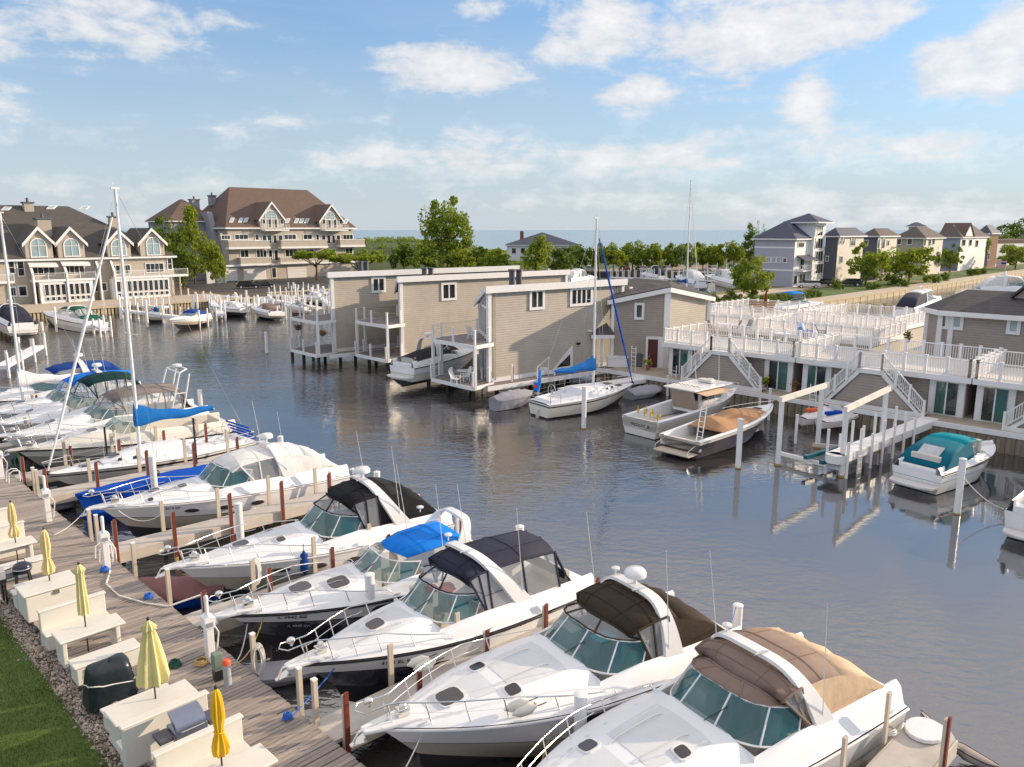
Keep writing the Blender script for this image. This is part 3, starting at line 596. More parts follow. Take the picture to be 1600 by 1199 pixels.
def window(parent, f, u0, z0, u1, z1, nx=2, ny=1, g=None, tw=.13, off=.0, arch=False, name='window', fm=None):
    g = g or glassd; u0, u1 = min(u0, u1), max(u0, u1); z0, z1 = min(z0, z1), max(z0, z1)
    m = MB(); th = .07; o = off + .03
    def bar(a, b, c, d): m.ext([f.pt(a, b, o), f.pt(c, b, o), f.pt(c, d, o), f.pt(a, d, o)], f.n * th)
    bar(u0 - tw, z0 - tw, u1 + tw, z0); 
    if not arch: bar(u0 - tw, z1, u1 + tw, z1 + tw)
    bar(u0 - tw, z0, u0, z1); bar(u1, z0, u1 + tw, z1)
    b2 = tw * .5
    for i in range(1, nx): c = u0 + (u1 - u0) * i / nx; bar(c - b2 / 2, z0, c + b2 / 2, z1)
    for j in range(1, ny): c = z0 + (z1 - z0) * j / ny; bar(u0, c - b2 / 2, u1, c + b2 / 2)
    if arch:
        rr = (u1 - u0) / 2; cu = (u0 + u1) / 2; n = 10; bar(u0, z1 - b2, u1, z1)
        for i in range(n):
            a, b = pi * i / n, pi * (i + 1) / n
            m.ext([f.pt(cu + rr * math.cos(a), z1 + rr * math.sin(a), o), f.pt(cu + (rr + tw) * math.cos(a), z1 + (rr + tw) * math.sin(a), o), f.pt(cu + (rr + tw) * math.cos(b), z1 + (rr + tw) * math.sin(b), o), f.pt(cu + rr * math.cos(b), z1 + rr * math.sin(b), o)], f.n * th)
        bar(cu - b2 / 2, z1, cu + b2 / 2, z1 + rr)
    w = m.build(name, fm or white, parent, world=True)
    gm = MB(); gm.ext([f.pt(u0, z0, off + .01), f.pt(u1, z0, off + .01), f.pt(u1, z1, off + .01), f.pt(u0, z1, off + .01)], f.n * .025)
    if arch:
        gm.ext([f.pt(cu + rr * math.cos(pi * i / 10), z1 + .002 + rr * math.sin(pi * i / 10), off + .01) for i in range(11)], f.n * .025)
    gm.build('pane', g, w, world=True); return w
def winpx(parent, f, x0, y0, x1, y1, **k):
    off = k.get('off', 0); mx = (x0 + x1) / 2; my = (y0 + y1) / 2
    f2 = Face(f.a + f.n * off, f.a + f.n * off + f.d) if off else f
    u0 = f2.uz(x0, my)[0]; u1 = f2.uz(x1, my)[0]; z1 = f2.uz(mx, y0)[1]; z0 = f2.uz(mx, y1)[1]
    return window(parent, f, u0, z0, u1, z1, **k)
def rail(parent, pts, z, h=1.0, bars=5, m=None, post=.09, step=1.9, name='railing', pick=None, wire=False):
    """horizontal bars, or pickets when pick is the picket pitch; posts are their own parts"""
    m = m or white; mb = MB(); pp = []
    for a, b in zip(pts[:-1], pts[1:]):
        a = Vector((a[0], a[1], z)); b = Vector((b[0], b[1], z)); L = (b - a).length; n = max(1, round(L / step))
        up = Vector((0, 0, 1)); d = (b - a)
        if wire: mb.bar(a + up * (h - .03), b + up * (h - .03), .02, .02)
        else: mb.bar(a + up * (h - .03), b + up * (h - .03), .09 if pick else .05, .06)
        if pick:
            mb.bar(a + up * .12, b + up * .12, .05, .07); k = int(L / pick)
            for i in range(k):
                q = a + d * ((i + .5) / k); mb.box(q + up * (h / 2 + .03), (.035, .035, h - .24), math.atan2(d.y, d.x))
        else:
            for i in range(1, bars): mb.bar(a + up * (h * i / bars), b + up * (h * i / bars), .012 if wire else .025, .012 if wire else .025)
        for i in range(n + 1): pp.append((a + d * (i / n), math.atan2(d.y, d.x)))
    mb.build(name, steel if wire else m, parent, world=True)
    me = None; done = []
    for q, an in pp:
        if any((q - r).length < .3 for r in done): continue
        done.append(q)
        if me is None:
            o = MB().box((0, 0, (h + .06) / 2), (post, post, h + .06)).box((0, 0, h + .08), (post * 1.4, post * 1.4, .05)).build('railing_post', m); me = o.data
        else: o = bpy.data.objects.new('railing_post', me); COL.objects.link(o)
        o.parent = parent; iv = wmat(parent).inverted(); o.location = iv @ q; o.rotation_euler = (0, 0, an - parent.rotation_euler.z)
def rooft(parent, pts, m, th=.18, name='roof'):
    return MB().ext([Vector(p) for p in pts], (0, 0, -th)).build(name, m, parent, world=True)
def block(parent, pts, z0, z1, m, name='wall'):
    return MB().ext([Vector((p[0], p[1], z0)) for p in pts], (0, 0, z1 - z0)).build(name, m, parent, world=True)
def hip(parent, c0, c1, dpt, n, z0, z1, m, over=.6, ridge=.35, name='roof', fascia=True):
    """hip roof over rectangle: front edge c0-c1, depth vector n*dpt"""
    c0 = Vector((c0[0], c0[1], 0)); c1 = Vector((c1[0], c1[1], 0)); d = (c1 - c0).normalized(); n = Vector((n[0], n[1], 0)).normalized()
    L = (c1 - c0).length
    a = c0 - d * over - n * over; b = c1 + d * over - n * over; c = c1 + d * over + n * (dpt + over); e = c0 - d * over + n * (dpt + over)
    q = min(L, dpt) * ridge
    if L >= dpt: r0 = c0 + d * q + n * dpt / 2; r1 = c1 - d * q + n * dpt / 2
    else: r0 = c0 + d * L / 2 + n * q; r1 = c0 + d * L / 2 + n * (dpt - q)
    U = Vector((0, 0, 1)); mb = MB(); A, B, C, E_ = (v + U * z0 for v in (a, b, c, e)); R0, R1 = r0 + U * z1, r1 + U * z1
    if L >= dpt: mb.quad(A, B, R1, R0); mb.quad(B, C, R1); mb.quad(C, E_, R0, R1); mb.quad(E_, A, R0)
    else: mb.quad(A, B, R0); mb.quad(B, C, R1, R0); mb.quad(C, E_, R1); mb.quad(E_, A, R0, R1)
    mb.quad(E_, C, B, A); o = mb.build(name, m, parent, world=True)
    if fascia:
        fm = MB(); l = [A, B, C, E_]
        for i in range(4): fm.bar(l[i] - U * .13, l[(i + 1) % 4] - U * .13, .08, .24)
        fm.build('fascia', white, parent, world=True)
    return o
# ---- left block of flats, sand coloured with arched dormers
def SF(s0, t0, s1, t1): return Face(S(s0, t0), S(s1, t1))
B = thing('apartment_block', 'sand coloured block of flats with four arched dormers and a grey shingle roof at left', 'building', S(-118, 20, 1.1))
U = -118.0
fu = SF(U, 0, U, 60)       # dormers, upper walls
fs_ = SF(-116.4, 0, -116.4, 60)  # balcony / sunroom front
def Z(f, px, py): return f.uz(px, py)[1]
def UU(f, px, py): return f.uz(px, py)[0]
t_end = UU(fu, 271, 430); t_beg = -60
ez = Z(fu, 130, 403); rz_ = Z(SF(-131, 0, -131, 60), 130, 323)
wn_ = S(-1, 0) - S(0, 0)
block(B, [S(U, t_beg), S(U, t_end), S(-144, t_end), S(-144, t_beg)], 1, ez, tan_s)
# main roof: front slope, hipped right end
e = .6; A0 = S(U + e, t_beg, ez); A1 = S(U + e, t_end + e, ez); R0 = S(-131, t_beg, rz_); R1 = S(-131, t_end - 12, rz_); C0 = S(-144 - e, t_beg, ez); C1 = S(-144 - e, t_end + e, ez)
mb = MB(); mb.quad(A0, A1, R1, R0); mb.quad(A1, C1, R1); mb.quad(C1, C0, R0, R1); mb.quad(A0, R0, C0); mb.build('roof', shing, B, world=True)
MB().bar(A0 - Vector((0, 0, .15)), A1 - Vector((0, 0, .15)), .1, .3).bar(A1 - Vector((0, 0, .15)), C1 - Vector((0, 0, .15)), .1, .3).build('fascia', white, B, world=True)
def dormer(B, f, xl, xr, ye, yp, yb, m, roofm, wx0, wx1, wy0, wy1, depth=7, off=.5, arch=True, skyl=0, n=2, g=glassl):
    fo = Face(f.a + f.n * off, f.a + f.n * off + f.d)
    u0, z0 = fo.uz(xl, ye); u1, _ = fo.uz(xr, ye); um = (u0 + u1) / 2; zp = fo.uz((xl + xr) / 2, yp)[1]; zb = fo.uz((xl + xr) / 2, yb)[1]
    wall(B, fo, [(u0, zb), (u1, zb), (u1, z0), (um, zp), (u0, z0)], m, depth, 0, 'dormer_wall', uz=True)
    o = .35; sl = (zp - z0) / (um - u0)
    for sgn, ua in ((-1, u0), (1, u1)):
        a = fo.pt(ua + sgn * .4, z0 - sl * .4 + .12, o); b = fo.pt(um, zp + .12, o)
        MB().ext([a, b, b + Vector((0, 0, .16)), a + Vector((0, 0, .16))], -fo.n * (depth + o + 2.5)).build('dormer_roof', roofm, B, world=True)
    tr = MB()
    for sgn, ua in ((-1, u0), (1, u1)):
        a = fo.pt(ua + sgn * .45, z0 - sl * .45 + .1, o); b = fo.pt(um, zp + .1, o); tr.ext([a - Vector((0, 0, .34)), b - Vector((0, 0, .34)), b + Vector((0, 0, .2)), a + Vector((0, 0, .2))], fo.n * .09)
    tr.build('gable_trim', white, B, world=True)
    winpx(B, fo, wx0, wy0, wx1, wy1, nx=n, ny=1 if not arch else 1, arch=arch, g=g, tw=.16, name='window')
dz_ = [(38, 81, 379, 357, 405, 49, 72, 384, 401), (89, 131, 379, 357, 407, 101, 123, 384, 400), (167, 203, 379, 361, 403, 175, 196, 385, 399), (218, 256, 379, 359, 402, 230, 249, 381, 398)]
for (a, b, c, d_, e_, w0, w1, y0, y1) in dz_: dormer(B, fu, a, b, c, d_, e_, tan_s, shing, w0, w1, y0, y1, off=.45)
# windows of the main storey, awnings, party fins, balconies
for (a, b, y0, y1, n) in ((14, 22, 409, 427, 1), (28, 37, 409, 431, 1), (50, 85, 415, 430, 4), (101, 131, 415, 428, 4), (173, 203, 415, 428, 4), (228, 255, 412, 425, 4), (262, 268, 404, 421, 1)):
    winpx(B, fu, a, y0, b, y1, nx=n, ny=2 if n == 1 else 1, g=glassd)
for (a, b, y0, y1) in ((42, 87, 410, 415), (93, 137, 408, 413)):
    p0 = fu.px(a, y0, .1); p1 = fu.px(b, y0, .1); MB().ext([p0, p0 + fu.n * 1.1 - Vector((0, 0, .5)), p0 + fu.n * 1.1 - Vector((0, 0, .75)), p0 - Vector((0, 0, .15))], p1 - p0).build('awning', c_white, B, world=True)
zb = Z(fs_, 130, 435); zr = Z(fs_, 130, 428)
for a in (50, 103, 155, 178):
    u = UU(fs_, a, 430); lo = u
    MB().ext([fs_.pt(u, 1.1, 0), fs_.pt(u, zb + 1.0, 0), fs_.pt(u, zb + 2.6, -1.3), fs_.pt(u, ez - .3, -1.5), fs_.pt(u, 1.1, -1.5)], fs_.d * .22).build('party_fin', tan_d, B, world=True)
    MB().bar(fs_.pt(u + .11, zb + 1.0, .05), fs_.pt(u + .11, zb + 2.6, -1.25), .34, .14).bar(fs_.pt(u + .11, 1.1, .05), fs_.pt(u + .11, zb + 1.0, .05), .34, .14).build('fin_cap', white, B, world=True)
ua, ub, uc, ud = UU(fs_, 50, 435), UU(fs_, 150, 435), UU(fs_, 178, 435), UU(fs_, 294, 432)
for (p, q, so_) in ((-60, UU(fs_, 22, 435), 0), (ua, ub, 0), (uc, ud, .0)):
    MB().ext([fs_.pt(p, zb - .35, .12), fs_.pt(q, zb - .35, .12), fs_.pt(q, zb, .12), fs_.pt(p, zb, .12)], -fs_.n * 1.6).build('balcony_slab', white, B, world=True)
    rail(B, [fs_.pt(p, 0, .02), fs_.pt(q, 0, .02)], zb, 1.0, 5, step=2.4)
# sunroom window walls below
for (x0, x1, n) in ((68, 103, 4), (107, 141, 4), (181, 264, 10)):
    u0, u1 = UU(fs_, x0, 450), UU(fs_, x1, 450)
    MB().ext([fs_.pt(u0 - .5, 1.1, -.05), fs_.pt(u1 + .5, 1.1, -.05), fs_.pt(u1 + .5, zb - .35, -.05), fs_.pt(u0 - .5, zb - .35, -.05)], -fs_.n * 1.4).build('sunroom_wall', white, B, world=True)
    w = (u1 - u0) / n
    for i in range(n):
        window(B, fs_, u0 + i * w + w * .22, 2.35, u0 + (i + 1) * w - w * .12, zb - .8, nx=1, tw=.07, off=-.05, name='sunroom_window')
        window(B, fs_, u0 + i * w + w * .26, 1.55, u0 + (i + 1) * w - w * .16, 2.05, nx=1, tw=.05, off=-.05, name='transom_window')
for (a, b, y0, y1, n) in ((14, 24, 450, 462, 1), (30, 41, 448, 462, 1), (146, 153, 444, 455, 1), (157, 166, 443, 454, 1), (56, 62, 447, 475, 1)): winpx(B, fu, a, y0, b, y1, nx=n, tw=.2)
for px in (269, 282): MB().box(fs_.px(px, 445, 0) * 1, (.3, .3, .3)).tube([fs_.pt(UU(fs_, px, 450), 1.1), fs_.pt(UU(fs_, px, 450), zb - .3)], .14, 8).build('porch_post', timber, B, world=True)
def chimney(B, px, pyb, pyt, w, f, m=tan_s, nm='chimney'):
    u, zt = f.uz(px, pyt); zl = f.uz(px, pyb)[1]; c = f.pt(u, (zt + zl) / 2 - .5)
    MB().box(c, (w, w, zt - zl + 1), R(45)).build(nm, m, B, world=True)
    MB().box((c.x, c.y, zt + .12), (w + .3, w + .3, .25), R(45)).tube([(c.x, c.y, zt + .2), (c.x, c.y, zt + .9)], .22, 8).build('chimney_cap', slate, B, world=True)
fr1, fr2 = SF(-130, 0, -130, 60), SF(-123.5, 0, -123.5, 60)
chimney(B, 43, 332, 318, 1.4, fr1); chimney(B, 66, 366, 343, 2.0, fr2); chimney(B, 176, 352, 340, 1.3, SF(-126, 0, -126, 60))
def on_slope(px, py, A, B_, C):
    n = (B_ - A).cross(C - A); d = pdir(px, py); o = Vector((0, 0, H)); return o + d * ((A - o).dot(n) / d.dot(n))
def skylight(B, px, py, wx, hy, A, B_, C, name='skylight'):
    pts = [on_slope(px + dx * wx / 2 + dy * -wx * .25, py + dy * hy / 2, A, B_, C) for dx, dy in ((-1, -1), (1, -1), (1, 1), (-1, 1))]
    n = (B_ - A).cross(C - A).normalized(); n = n if n.z > 0 else -n
    MB().ext([p + n * .02 for p in pts], n * .16).build(name, alum, B, world=True)
    c = sum(pts, Vector()) / 4; MB().ext([c + (p - c) * .75 + n * .17 for p in pts], n * .03).build('pane', glassl, B.children[-1] if False else B, world=True)
for (px, py) in ((81, 325), (132, 326), (10, 327)): skylight(B, px, py, 12, 5, A0, A1, R1)
# ---- brown roofed flats
B = thing('apartment_block', 'big three storey block of flats with a brown hipped roof and two gabled dormers', 'building', S(-150, 90, 1.05))
f = SF(-150, 60, -150, 112); u0, u1 = UU(f, 360, 430), UU(f, 554, 420); D_ = 22
ez = Z(f, 450, 356); zt = Z(SF(-161, 60, -161, 112), 450, 296)
a, b = f.pt(u0, 0), f.pt(u1, 0)
# ground floor, first floor, second floor
MB().ext([f.pt(u0, 1), f.pt(u1, 1), f.pt(u1, ez), f.pt(u0, ez)], -f.n * D_).build('wall', tan_s, B, world=True)
# steep main roof with gable-ish left end
e = .7; A = f.pt(u0 - e, ez, e); Bp = f.pt(u1 + e, ez, e); C = f.pt(u1 + e, ez, -D_ - e); Dp = f.pt(u0 - e, ez, -D_ - e)
ur0 = UU(SF(-161, 60, -161, 112), 352, 297); ur1 = UU(SF(-161, 60, -161, 112), 480, 302)
Rr0 = f.pt(ur0 + 1, zt, -D_ / 2); Rr1 = f.pt(ur1, zt, -D_ / 2)
MB().quad(A, Bp, Rr1, Rr0).quad(Bp, C, Rr1).quad(C, Dp, Rr0, Rr1).quad(Dp, A, Rr0).quad(Dp, C, Bp, A).build('roof', shinb, B, world=True)
MB().bar(A - Vector((0, 0, .15)), Bp - Vector((0, 0, .15)), .1, .35).bar(A - Vector((0, 0, .15)), Dp - Vector((0, 0, .15)), .1, .35).build('fascia', white, B, world=True)
# left wing with gable wall, its shade put into the grey
wl = [f.pt(u0 + .2, 1, -3), f.pt(u0 + .2, 1, -D_ + 2)]
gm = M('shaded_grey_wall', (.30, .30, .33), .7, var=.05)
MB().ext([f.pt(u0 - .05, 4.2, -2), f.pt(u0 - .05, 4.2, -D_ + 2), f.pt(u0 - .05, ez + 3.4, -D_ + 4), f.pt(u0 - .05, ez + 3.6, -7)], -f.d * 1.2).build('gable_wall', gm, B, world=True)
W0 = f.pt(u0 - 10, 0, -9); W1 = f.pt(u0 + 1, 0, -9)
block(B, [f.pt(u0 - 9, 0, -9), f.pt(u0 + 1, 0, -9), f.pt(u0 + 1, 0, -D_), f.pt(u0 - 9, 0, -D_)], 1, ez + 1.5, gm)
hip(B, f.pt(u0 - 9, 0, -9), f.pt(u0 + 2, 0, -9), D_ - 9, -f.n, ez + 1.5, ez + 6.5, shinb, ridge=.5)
for (xa, xb, ye, yp, yb, wx0, wx1, y0, y1) in ((406, 443, 342, 317, 362, 415, 431, 338, 342), (500, 535, 345, 321, 362, 509, 522, 339, 343)):
    dormer(B, f, xa, xb, ye, yp, yb, tan_s, shinb, wx0, wx1, y0, y1, depth=9, off=.8, n=2)
    fo = Face(f.a + f.n * .8, f.a + f.n * .8 + f.d); zz_ = Z(fo, xa, 361)
    q0, q1 = UU(fo, xa + 3, 355), UU(fo, xb + 4, 355)
    MB().ext([fo.pt(q0, zz_, 0), fo.pt(q1, zz_, 0), fo.pt(q1, zz_, 1.5), fo.pt(q0, zz_, 1.5)], (0, 0, .3)).build('balcony_slab', white, B, world=True)
    rail(B, [fo.pt(q0, 0, 0), fo.pt(q0, 0, 1.45), fo.pt(q1, 0, 1.45), fo.pt(q1, 0, 0)], zz_ + .3, 1.1, 5, step=2.2)
    w = (xb - xa) / 4
    for i in range(4): 
        x = xa + w * (i + .5) + 1.5; winpx(B, f, x - 2, 343 if i in (0, 3) else 343, x + 2, 350 if i in (0, 3) else 356, nx=1, off=.8, tw=.12)
# second floor windows, white cornice bands, balconies
for (x0, x1, y0, y1, n) in ((346, 359, 368, 374, 3), (367, 387, 367, 374, 3), (399, 404, 367, 375, 1), (410, 416, 368, 376, 1), (418, 424, 368, 380, 1), (427, 432, 368, 380, 1), (435, 441, 368, 376, 1), (444, 462, 367, 374, 3), (474, 487, 367, 374, 2), (494, 498, 367, 375, 1), (503, 508, 368, 376, 1), (511, 516, 368, 380, 1), (519, 523, 368, 380, 1), (526, 531, 368, 376, 1), (536, 551, 367, 374, 3),
                        (376, 388, 391, 402, 2), (401, 416, 391, 402, 3), (420, 425, 391, 407, 1), (429, 434, 391, 407, 1), (446, 464, 390, 401, 3), (476, 490, 390, 400, 2), (511, 515, 390, 400, 1), (519, 524, 390, 400, 1), (540, 550, 388, 396, 2)):
    winpx(B, f, x0, y0, x1, y1, nx=n, tw=.14)
for (x0, x1, yt, yb, dd) in ((352, 416, 377, 388, 1.6), (434, 506, 376, 387, 1.6), (526, 564, 375, 385, 1.6), (372, 420, 403, 414, 1.2), (434, 490, 402, 411, 1.2)):
    zt_, zb_ = Z(f, (x0 + x1) / 2, yt), Z(f, (x0 + x1) / 2, yb); p, q = UU(f, x0, yt), UU(f, x1, yt)
    fo = Face(f.a + f.n * dd, f.a + f.n * dd + f.d)
    MB().ext([f.pt(p, zb_ + .3), f.pt(q, zb_ + .3), f.pt(q, zt_), f.pt(p, zt_)], fo.n * dd * 1).build('balcony_parapet', tan_s, B, world=True)
    MB().ext([f.pt(p - .1, zb_ - .15), f.pt(q + .1, zb_ - .15), f.pt(q + .1, zb_ + .3), f.pt(p - .1, zb_ + .3)], f.n * (dd + .15)).ext([f.pt(p - .1, zt_), f.pt(q + .1, zt_), f.pt(q + .1, zt_ + .12), f.pt(p - .1, zt_ + .12)], f.n * (dd + .1)).build('cornice', white, B, world=True)
zg = Z(f, 450, 412); p, q = UU(f, 350, 430), UU(f, 560, 430)
MB().ext([f.pt(p, zg - .3), f.pt(q, zg - .3), f.pt(q, zg + .1), f.pt(p, zg + .1)], f.n * .5).build('cornice', white, B, world=True)
for (x0, x1) in ((350, 372), (379, 417), (448, 480)):
    p, q = UU(f, x0, 430), UU(f, x1, 430); g_ = MB()
    for k in range(4): g_.ext([f.pt(p + .2, 1.08 + k * .72), f.pt(q - .2, 1.08 + k * .72), f.pt(q - .2, 1.76 + k * .72), f.pt(p + .2, 1.76 + k * .72)], f.n * .1)
    g_.build('garage_door', shadew, B, world=True)
winpx(B, f, 425, 419, 431, 434, nx=1); winpx(B, f, 345, 366, 346, 368, nx=1)
for (px, py) in ((302, 310), (330, 309)):
    pass
fm_ = SF(-156, 60, -156, 112)
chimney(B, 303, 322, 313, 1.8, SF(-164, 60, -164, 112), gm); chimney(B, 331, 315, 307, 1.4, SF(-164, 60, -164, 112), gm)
for (px, py) in ((362, 345), (376, 345), (384, 345), (449, 346), (463, 346), (471, 346), (479, 346), (540, 347)): skylight(B, px, py, 6, 7, A, Bp, Rr1)
# small white garden wall and shed by the garages
q = P(336, 443, 1.05); sh_ = thing('utility_shed', 'small white utility enclosure left of the garage doors', 'shed', q)
MB().box((q.x, q.y, 2.4), (3.5, .3, 2.7), R(40)).box((q.x + 1, q.y + 2, 2.4), (.3, 3.5, 2.7), R(40)).build('panel', white, sh_, world=True); MB().box((q.x, q.y, 3.8), (3.8, .5, .12), R(40)).build('cap', white, sh_, world=True)
# ---- clubhouse with blue grey roof
B = thing('clubhouse', 'low white clubhouse with a slate blue hipped roof by the lake', 'building', Vector((13, 262, 1)))
c0, c1 = P(790, 402, 1.0), None; yy = 262
fa = Face((0, yy), (1, yy)); x0 = UU(fa, 762 + 30, 390); x1 = UU(fa, 905, 390); ze = Z(fa, 850, 383); zr = Z(Face((0, yy + 8), (1, yy + 8)), 850, 366)
block(B, [(x0, yy), (x1, yy), (x1, yy + 16), (x0, yy + 16)], 1, ze, white); hip(B, (x0, yy), (x1, yy), 16, (0, 1), ze, zr + .6, shinn, ridge=.75)
for k in range(7): winpx(B, fa, 800 + k * 14, 388, 806 + k * 14, 396, nx=1)
MB().box((x0 + 5, yy + 5, zr - .5), (1.2, 1.2, 3)).build('chimney', M('red_brick', (.25, .10, .06), .9), B, world=True)
# ---- boathouses
wdir = Vector((.787, .617, 0)).normalized(); ndir = Vector((.617, -.787, 0)).normalized()
def boathouse(px, py, label, L, zt=8.4, wins=(), tri=False, zr2=6.5, D=5.6, extra=()):
    c0 = P(px, py, zt); c0.z = 0; c1 = c0 + wdir * L
    back = (-.16, .987, 0); bk = Vector(back).normalized()
    B = thing('boathouse', label, 'house', Vector((c0.x, c0.y, 1.05)))
    f = Face(c0, c1); c3 = c0 + bk * D; c2 = c1 + (-ndir) * D
    z0 = 1.0
    mb = MB()
    # body with a mono-pitch roof falling away from the long wall
    pts = [c0, c1, c2, c3]; top = [zt - .3, zt - .3, zr2, zr2]
    k = [Vector((p.x, p.y, z0)) for p in pts] + [Vector((p.x, p.y, h)) for p, h in zip(pts, top)]
    mb.quad(k[0], k[1], k[5], k[4]); mb.quad(k[1], k[2], k[6], k[5]); mb.quad(k[2], k[3], k[7], k[6]); mb.quad(k[3], k[2], k[1], k[0]); mb.quad(k[3], k[0], k[4], k[7])
    mb.build('wall', tan_s, B, world=True)
    U = Vector((0, 0, 1)); o = .28
    r = [c0 + ndir * o - wdir * .5, c1 + ndir * o + wdir * .3, c2 - ndir * .3 + wdir * .3, c3 + bk * .3 - wdir * .5]; rz2 = [zt - .28, zt - .28, zr2 + .02, zr2 + .02]
    MB().ext([Vector((p.x, p.y, h)) for p, h in zip(r, rz2)], U * .2).build('roof', shin, B, world=True)
    tr = MB()
    P3 = [Vector((p.x, p.y, h + .02)) for p, h in zip(r, rz2)]
    tr.bar(P3[0] + ndir * .05, P3[1] + ndir * .05, .14, .52); tr.bar(P3[0] - ndir * 0, P3[3], .14, .34); tr.bar(P3[1], P3[2], .14, .34)
    for p in (c0, c1): tr.box((p.x + ndir.x * .04, p.y + ndir.y * .04, (zt + z0) / 2), (.3, .3, zt - z0 - .3), math.atan2(wdir.y, wdir.x))
    tr.box(((c0 + c1) / 2 + ndir * .04 + U * 1.18), (L, .1, .3), math.atan2(wdir.y, wdir.x))
    tr.build('trim', white, B, world=True)
    # glazed end wall
    g = Face(c0, c3); D2 = D; h0 = zt - .45; sl = (zr2 - .2 - h0) / D2
    n_ = g.n; s3 = MB(); up = 4.35
    def gz(u): return h0 + sl * u
    cols = [.35, 1.75, 3.1, 4.3, 5.3]
    for j in range(4):
        ua, ub = cols[j] + .09, cols[j + 1] - .09
        fw = MB(); lo = up + .25; mid = up + 2.35
        for (za, zb_, zc) in ((lo, mid - .08, mid - .08), (mid + .08, gz(ua) - .1, gz(ub) - .1)):
            if zb_ - za < .15 and zc - za < .15: continue
            pane = [g.pt(ua, za, .03), g.pt(ub, za, .03), g.pt(ub, max(zc, za + .02), .03), g.pt(ua, max(zb_, za + .02), .03)]
            pn = MB().ext(pane, n_ * .04).build('glazing_pane', glassg if (j + (za > up + 1)) % 2 else glassd, B, world=True)
    for u in cols: s3.ext([g.pt(u - .09, 1.1, .02), g.pt(u + .09, 1.1, .02), g.pt(u + .09, gz(u), .02), g.pt(u - .09, gz(u), .02)], n_ * .12)
    for z_ in (up + .12, up + 2.35): s3.ext([g.pt(.1, z_ - .09, .02), g.pt(D2 - .1, z_ - .09, .02), g.pt(D2 - .1, z_ + .09, .02), g.pt(.1, z_ + .09, .02)], n_ * .115)
    s3.ext([g.pt(.1, gz(.1) - .2, .02), g.pt(D2, gz(D2) - .2, .02), g.pt(D2, gz(D2) + .1, .02), g.pt(.1, gz(.1) + .1, .02)], n_ * .13)
    s3.build('glazing_frame', white, B, world=True)
    for j in range(3):
        ua, ub = cols[j] + .1, cols[j + 1] - .1
        MB().ext([g.pt(ua, 1.15, .02), g.pt(ub, 1.15, .02), g.pt(ub, 3.4, .02), g.pt(ua, 3.4, .02)], n_ * .05).build('patio_door', glassd if j % 2 else glassl, B, world=True)
    # prow shaped decks
    def deck(z_, e1, e2, nm):
        a = c0 + ndir * .6; b = c0 - wdir * (e1 - .4) + ndir * 1.15; c_ = c0 - wdir * e1 - ndir * 3.9; d_ = c0 - wdir * (e1 - 1.2) - ndir * 4.6; e_ = c3 - wdir * .2
        pp = [a, b, c_, d_, e_, c0 + wdir * .3]
        MB().ext([Vector((p.x, p.y, z_ - .1)) for p in pp], (0, 0, .1)).build(nm, M('grey_deck_boards', (.20, .17, .17), .85, var=.25, vs=2, stretch=(.3, 4, 1)), B, world=True)
        fb = MB()
        for p, q in zip(pp[:4], pp[1:5]): fb.bar(Vector((p.x, p.y, z_ - .13)), Vector((q.x, q.y, z_ - .13)), .1, .28)
        fb.build('deck_fascia', white, B, world=True)
        ps = [b, c_, d_]
        rail(B, [Vector((p.x, p.y, 0)) for p in (c0 - wdir * .3 + ndir * .4, b, c_, d_, c3 - wdir * .3)], z_, 1.05, 6, m=white, post=.13, step=3.0, wire=True)
        return pp
    pp = deck(4.2, 2.5, 0, 'upper_deck'); deck(1.15, 2.7, 0, 'lower_deck')
    # walkway along the long wall
    wk = [c0 + ndir * .02 - wdir * .5, c0 + ndir * 1.5 - wdir * 1.2, c1 + ndir * 1.5, c1 + ndir * .02]
    MB().ext([Vector((p.x, p.y, .92)) for p in wk], (0, 0, .12)).build('walkway', MT['grey_deck_boards'], B, world=True)
    MB().bar(wk[1] + U * .93, wk[2] + U * .93, .09, .34).build('walkway_fascia', white, B, world=True)
    for p in (pp[1], pp[2], pp[3]):
        MB().box((p.x, p.y, 2.6), (.2, .2, 3.3), .6).build('deck_column', white, B, world=True)
    for a_ in (.3, .45 * L, .75 * L, -1.9):
        for b_ in (-.6, D * .5, D): q = c0 + wdir * a_ - ndir * b_; MB().tube([(q.x, q.y, -1), (q.x, q.y, .9)], .16, 7).build('support_pile', darkwood, B, world=True)
    for (x0, y0, x1, y1, n) in wins: winpx(B, f, x0, y0, x1, y1, nx=n, tw=.22)
    return B, f, c0, c1
bc = boathouse(517, 425, 'farthest of the three tan boathouses on piles with flower baskets on its decks', 22, zt=8.65, wins=((583, 436, 599, 454, 2),))
bb = boathouse(625, 432, 'middle tan boathouse on piles with the covered cruiser moored beside it', 20, wins=((692, 445, 710, 466, 2),))
ba = boathouse(763, 447, 'nearest tan boathouse on piles with a white deck chair on its upper deck', 14.2, wins=((830, 456, 847, 480, 2), (893, 453, 922, 474, 4)))
B, f, c0, c1 = ba
for (px, py, nm) in ((903, 537, 'wall_vent'), (920, 517, 'wall_lamp'), (985, 450, 'wall_lamp')): MB().box(f.px(px, py, .08), (.34, .14, .16), math.atan2(wdir.y, wdir.x)).build(nm, blackm if nm == 'wall_vent' else white, B, world=True)
for u_ in (.55, f.len - .6): MB().tube([f.pt(u_, 1.2, .09), f.pt(u_, 7.9, .09)], .05, 6).build('downpipe', M('tan_downpipe', (.46, .40, .33), .5), B, world=True)
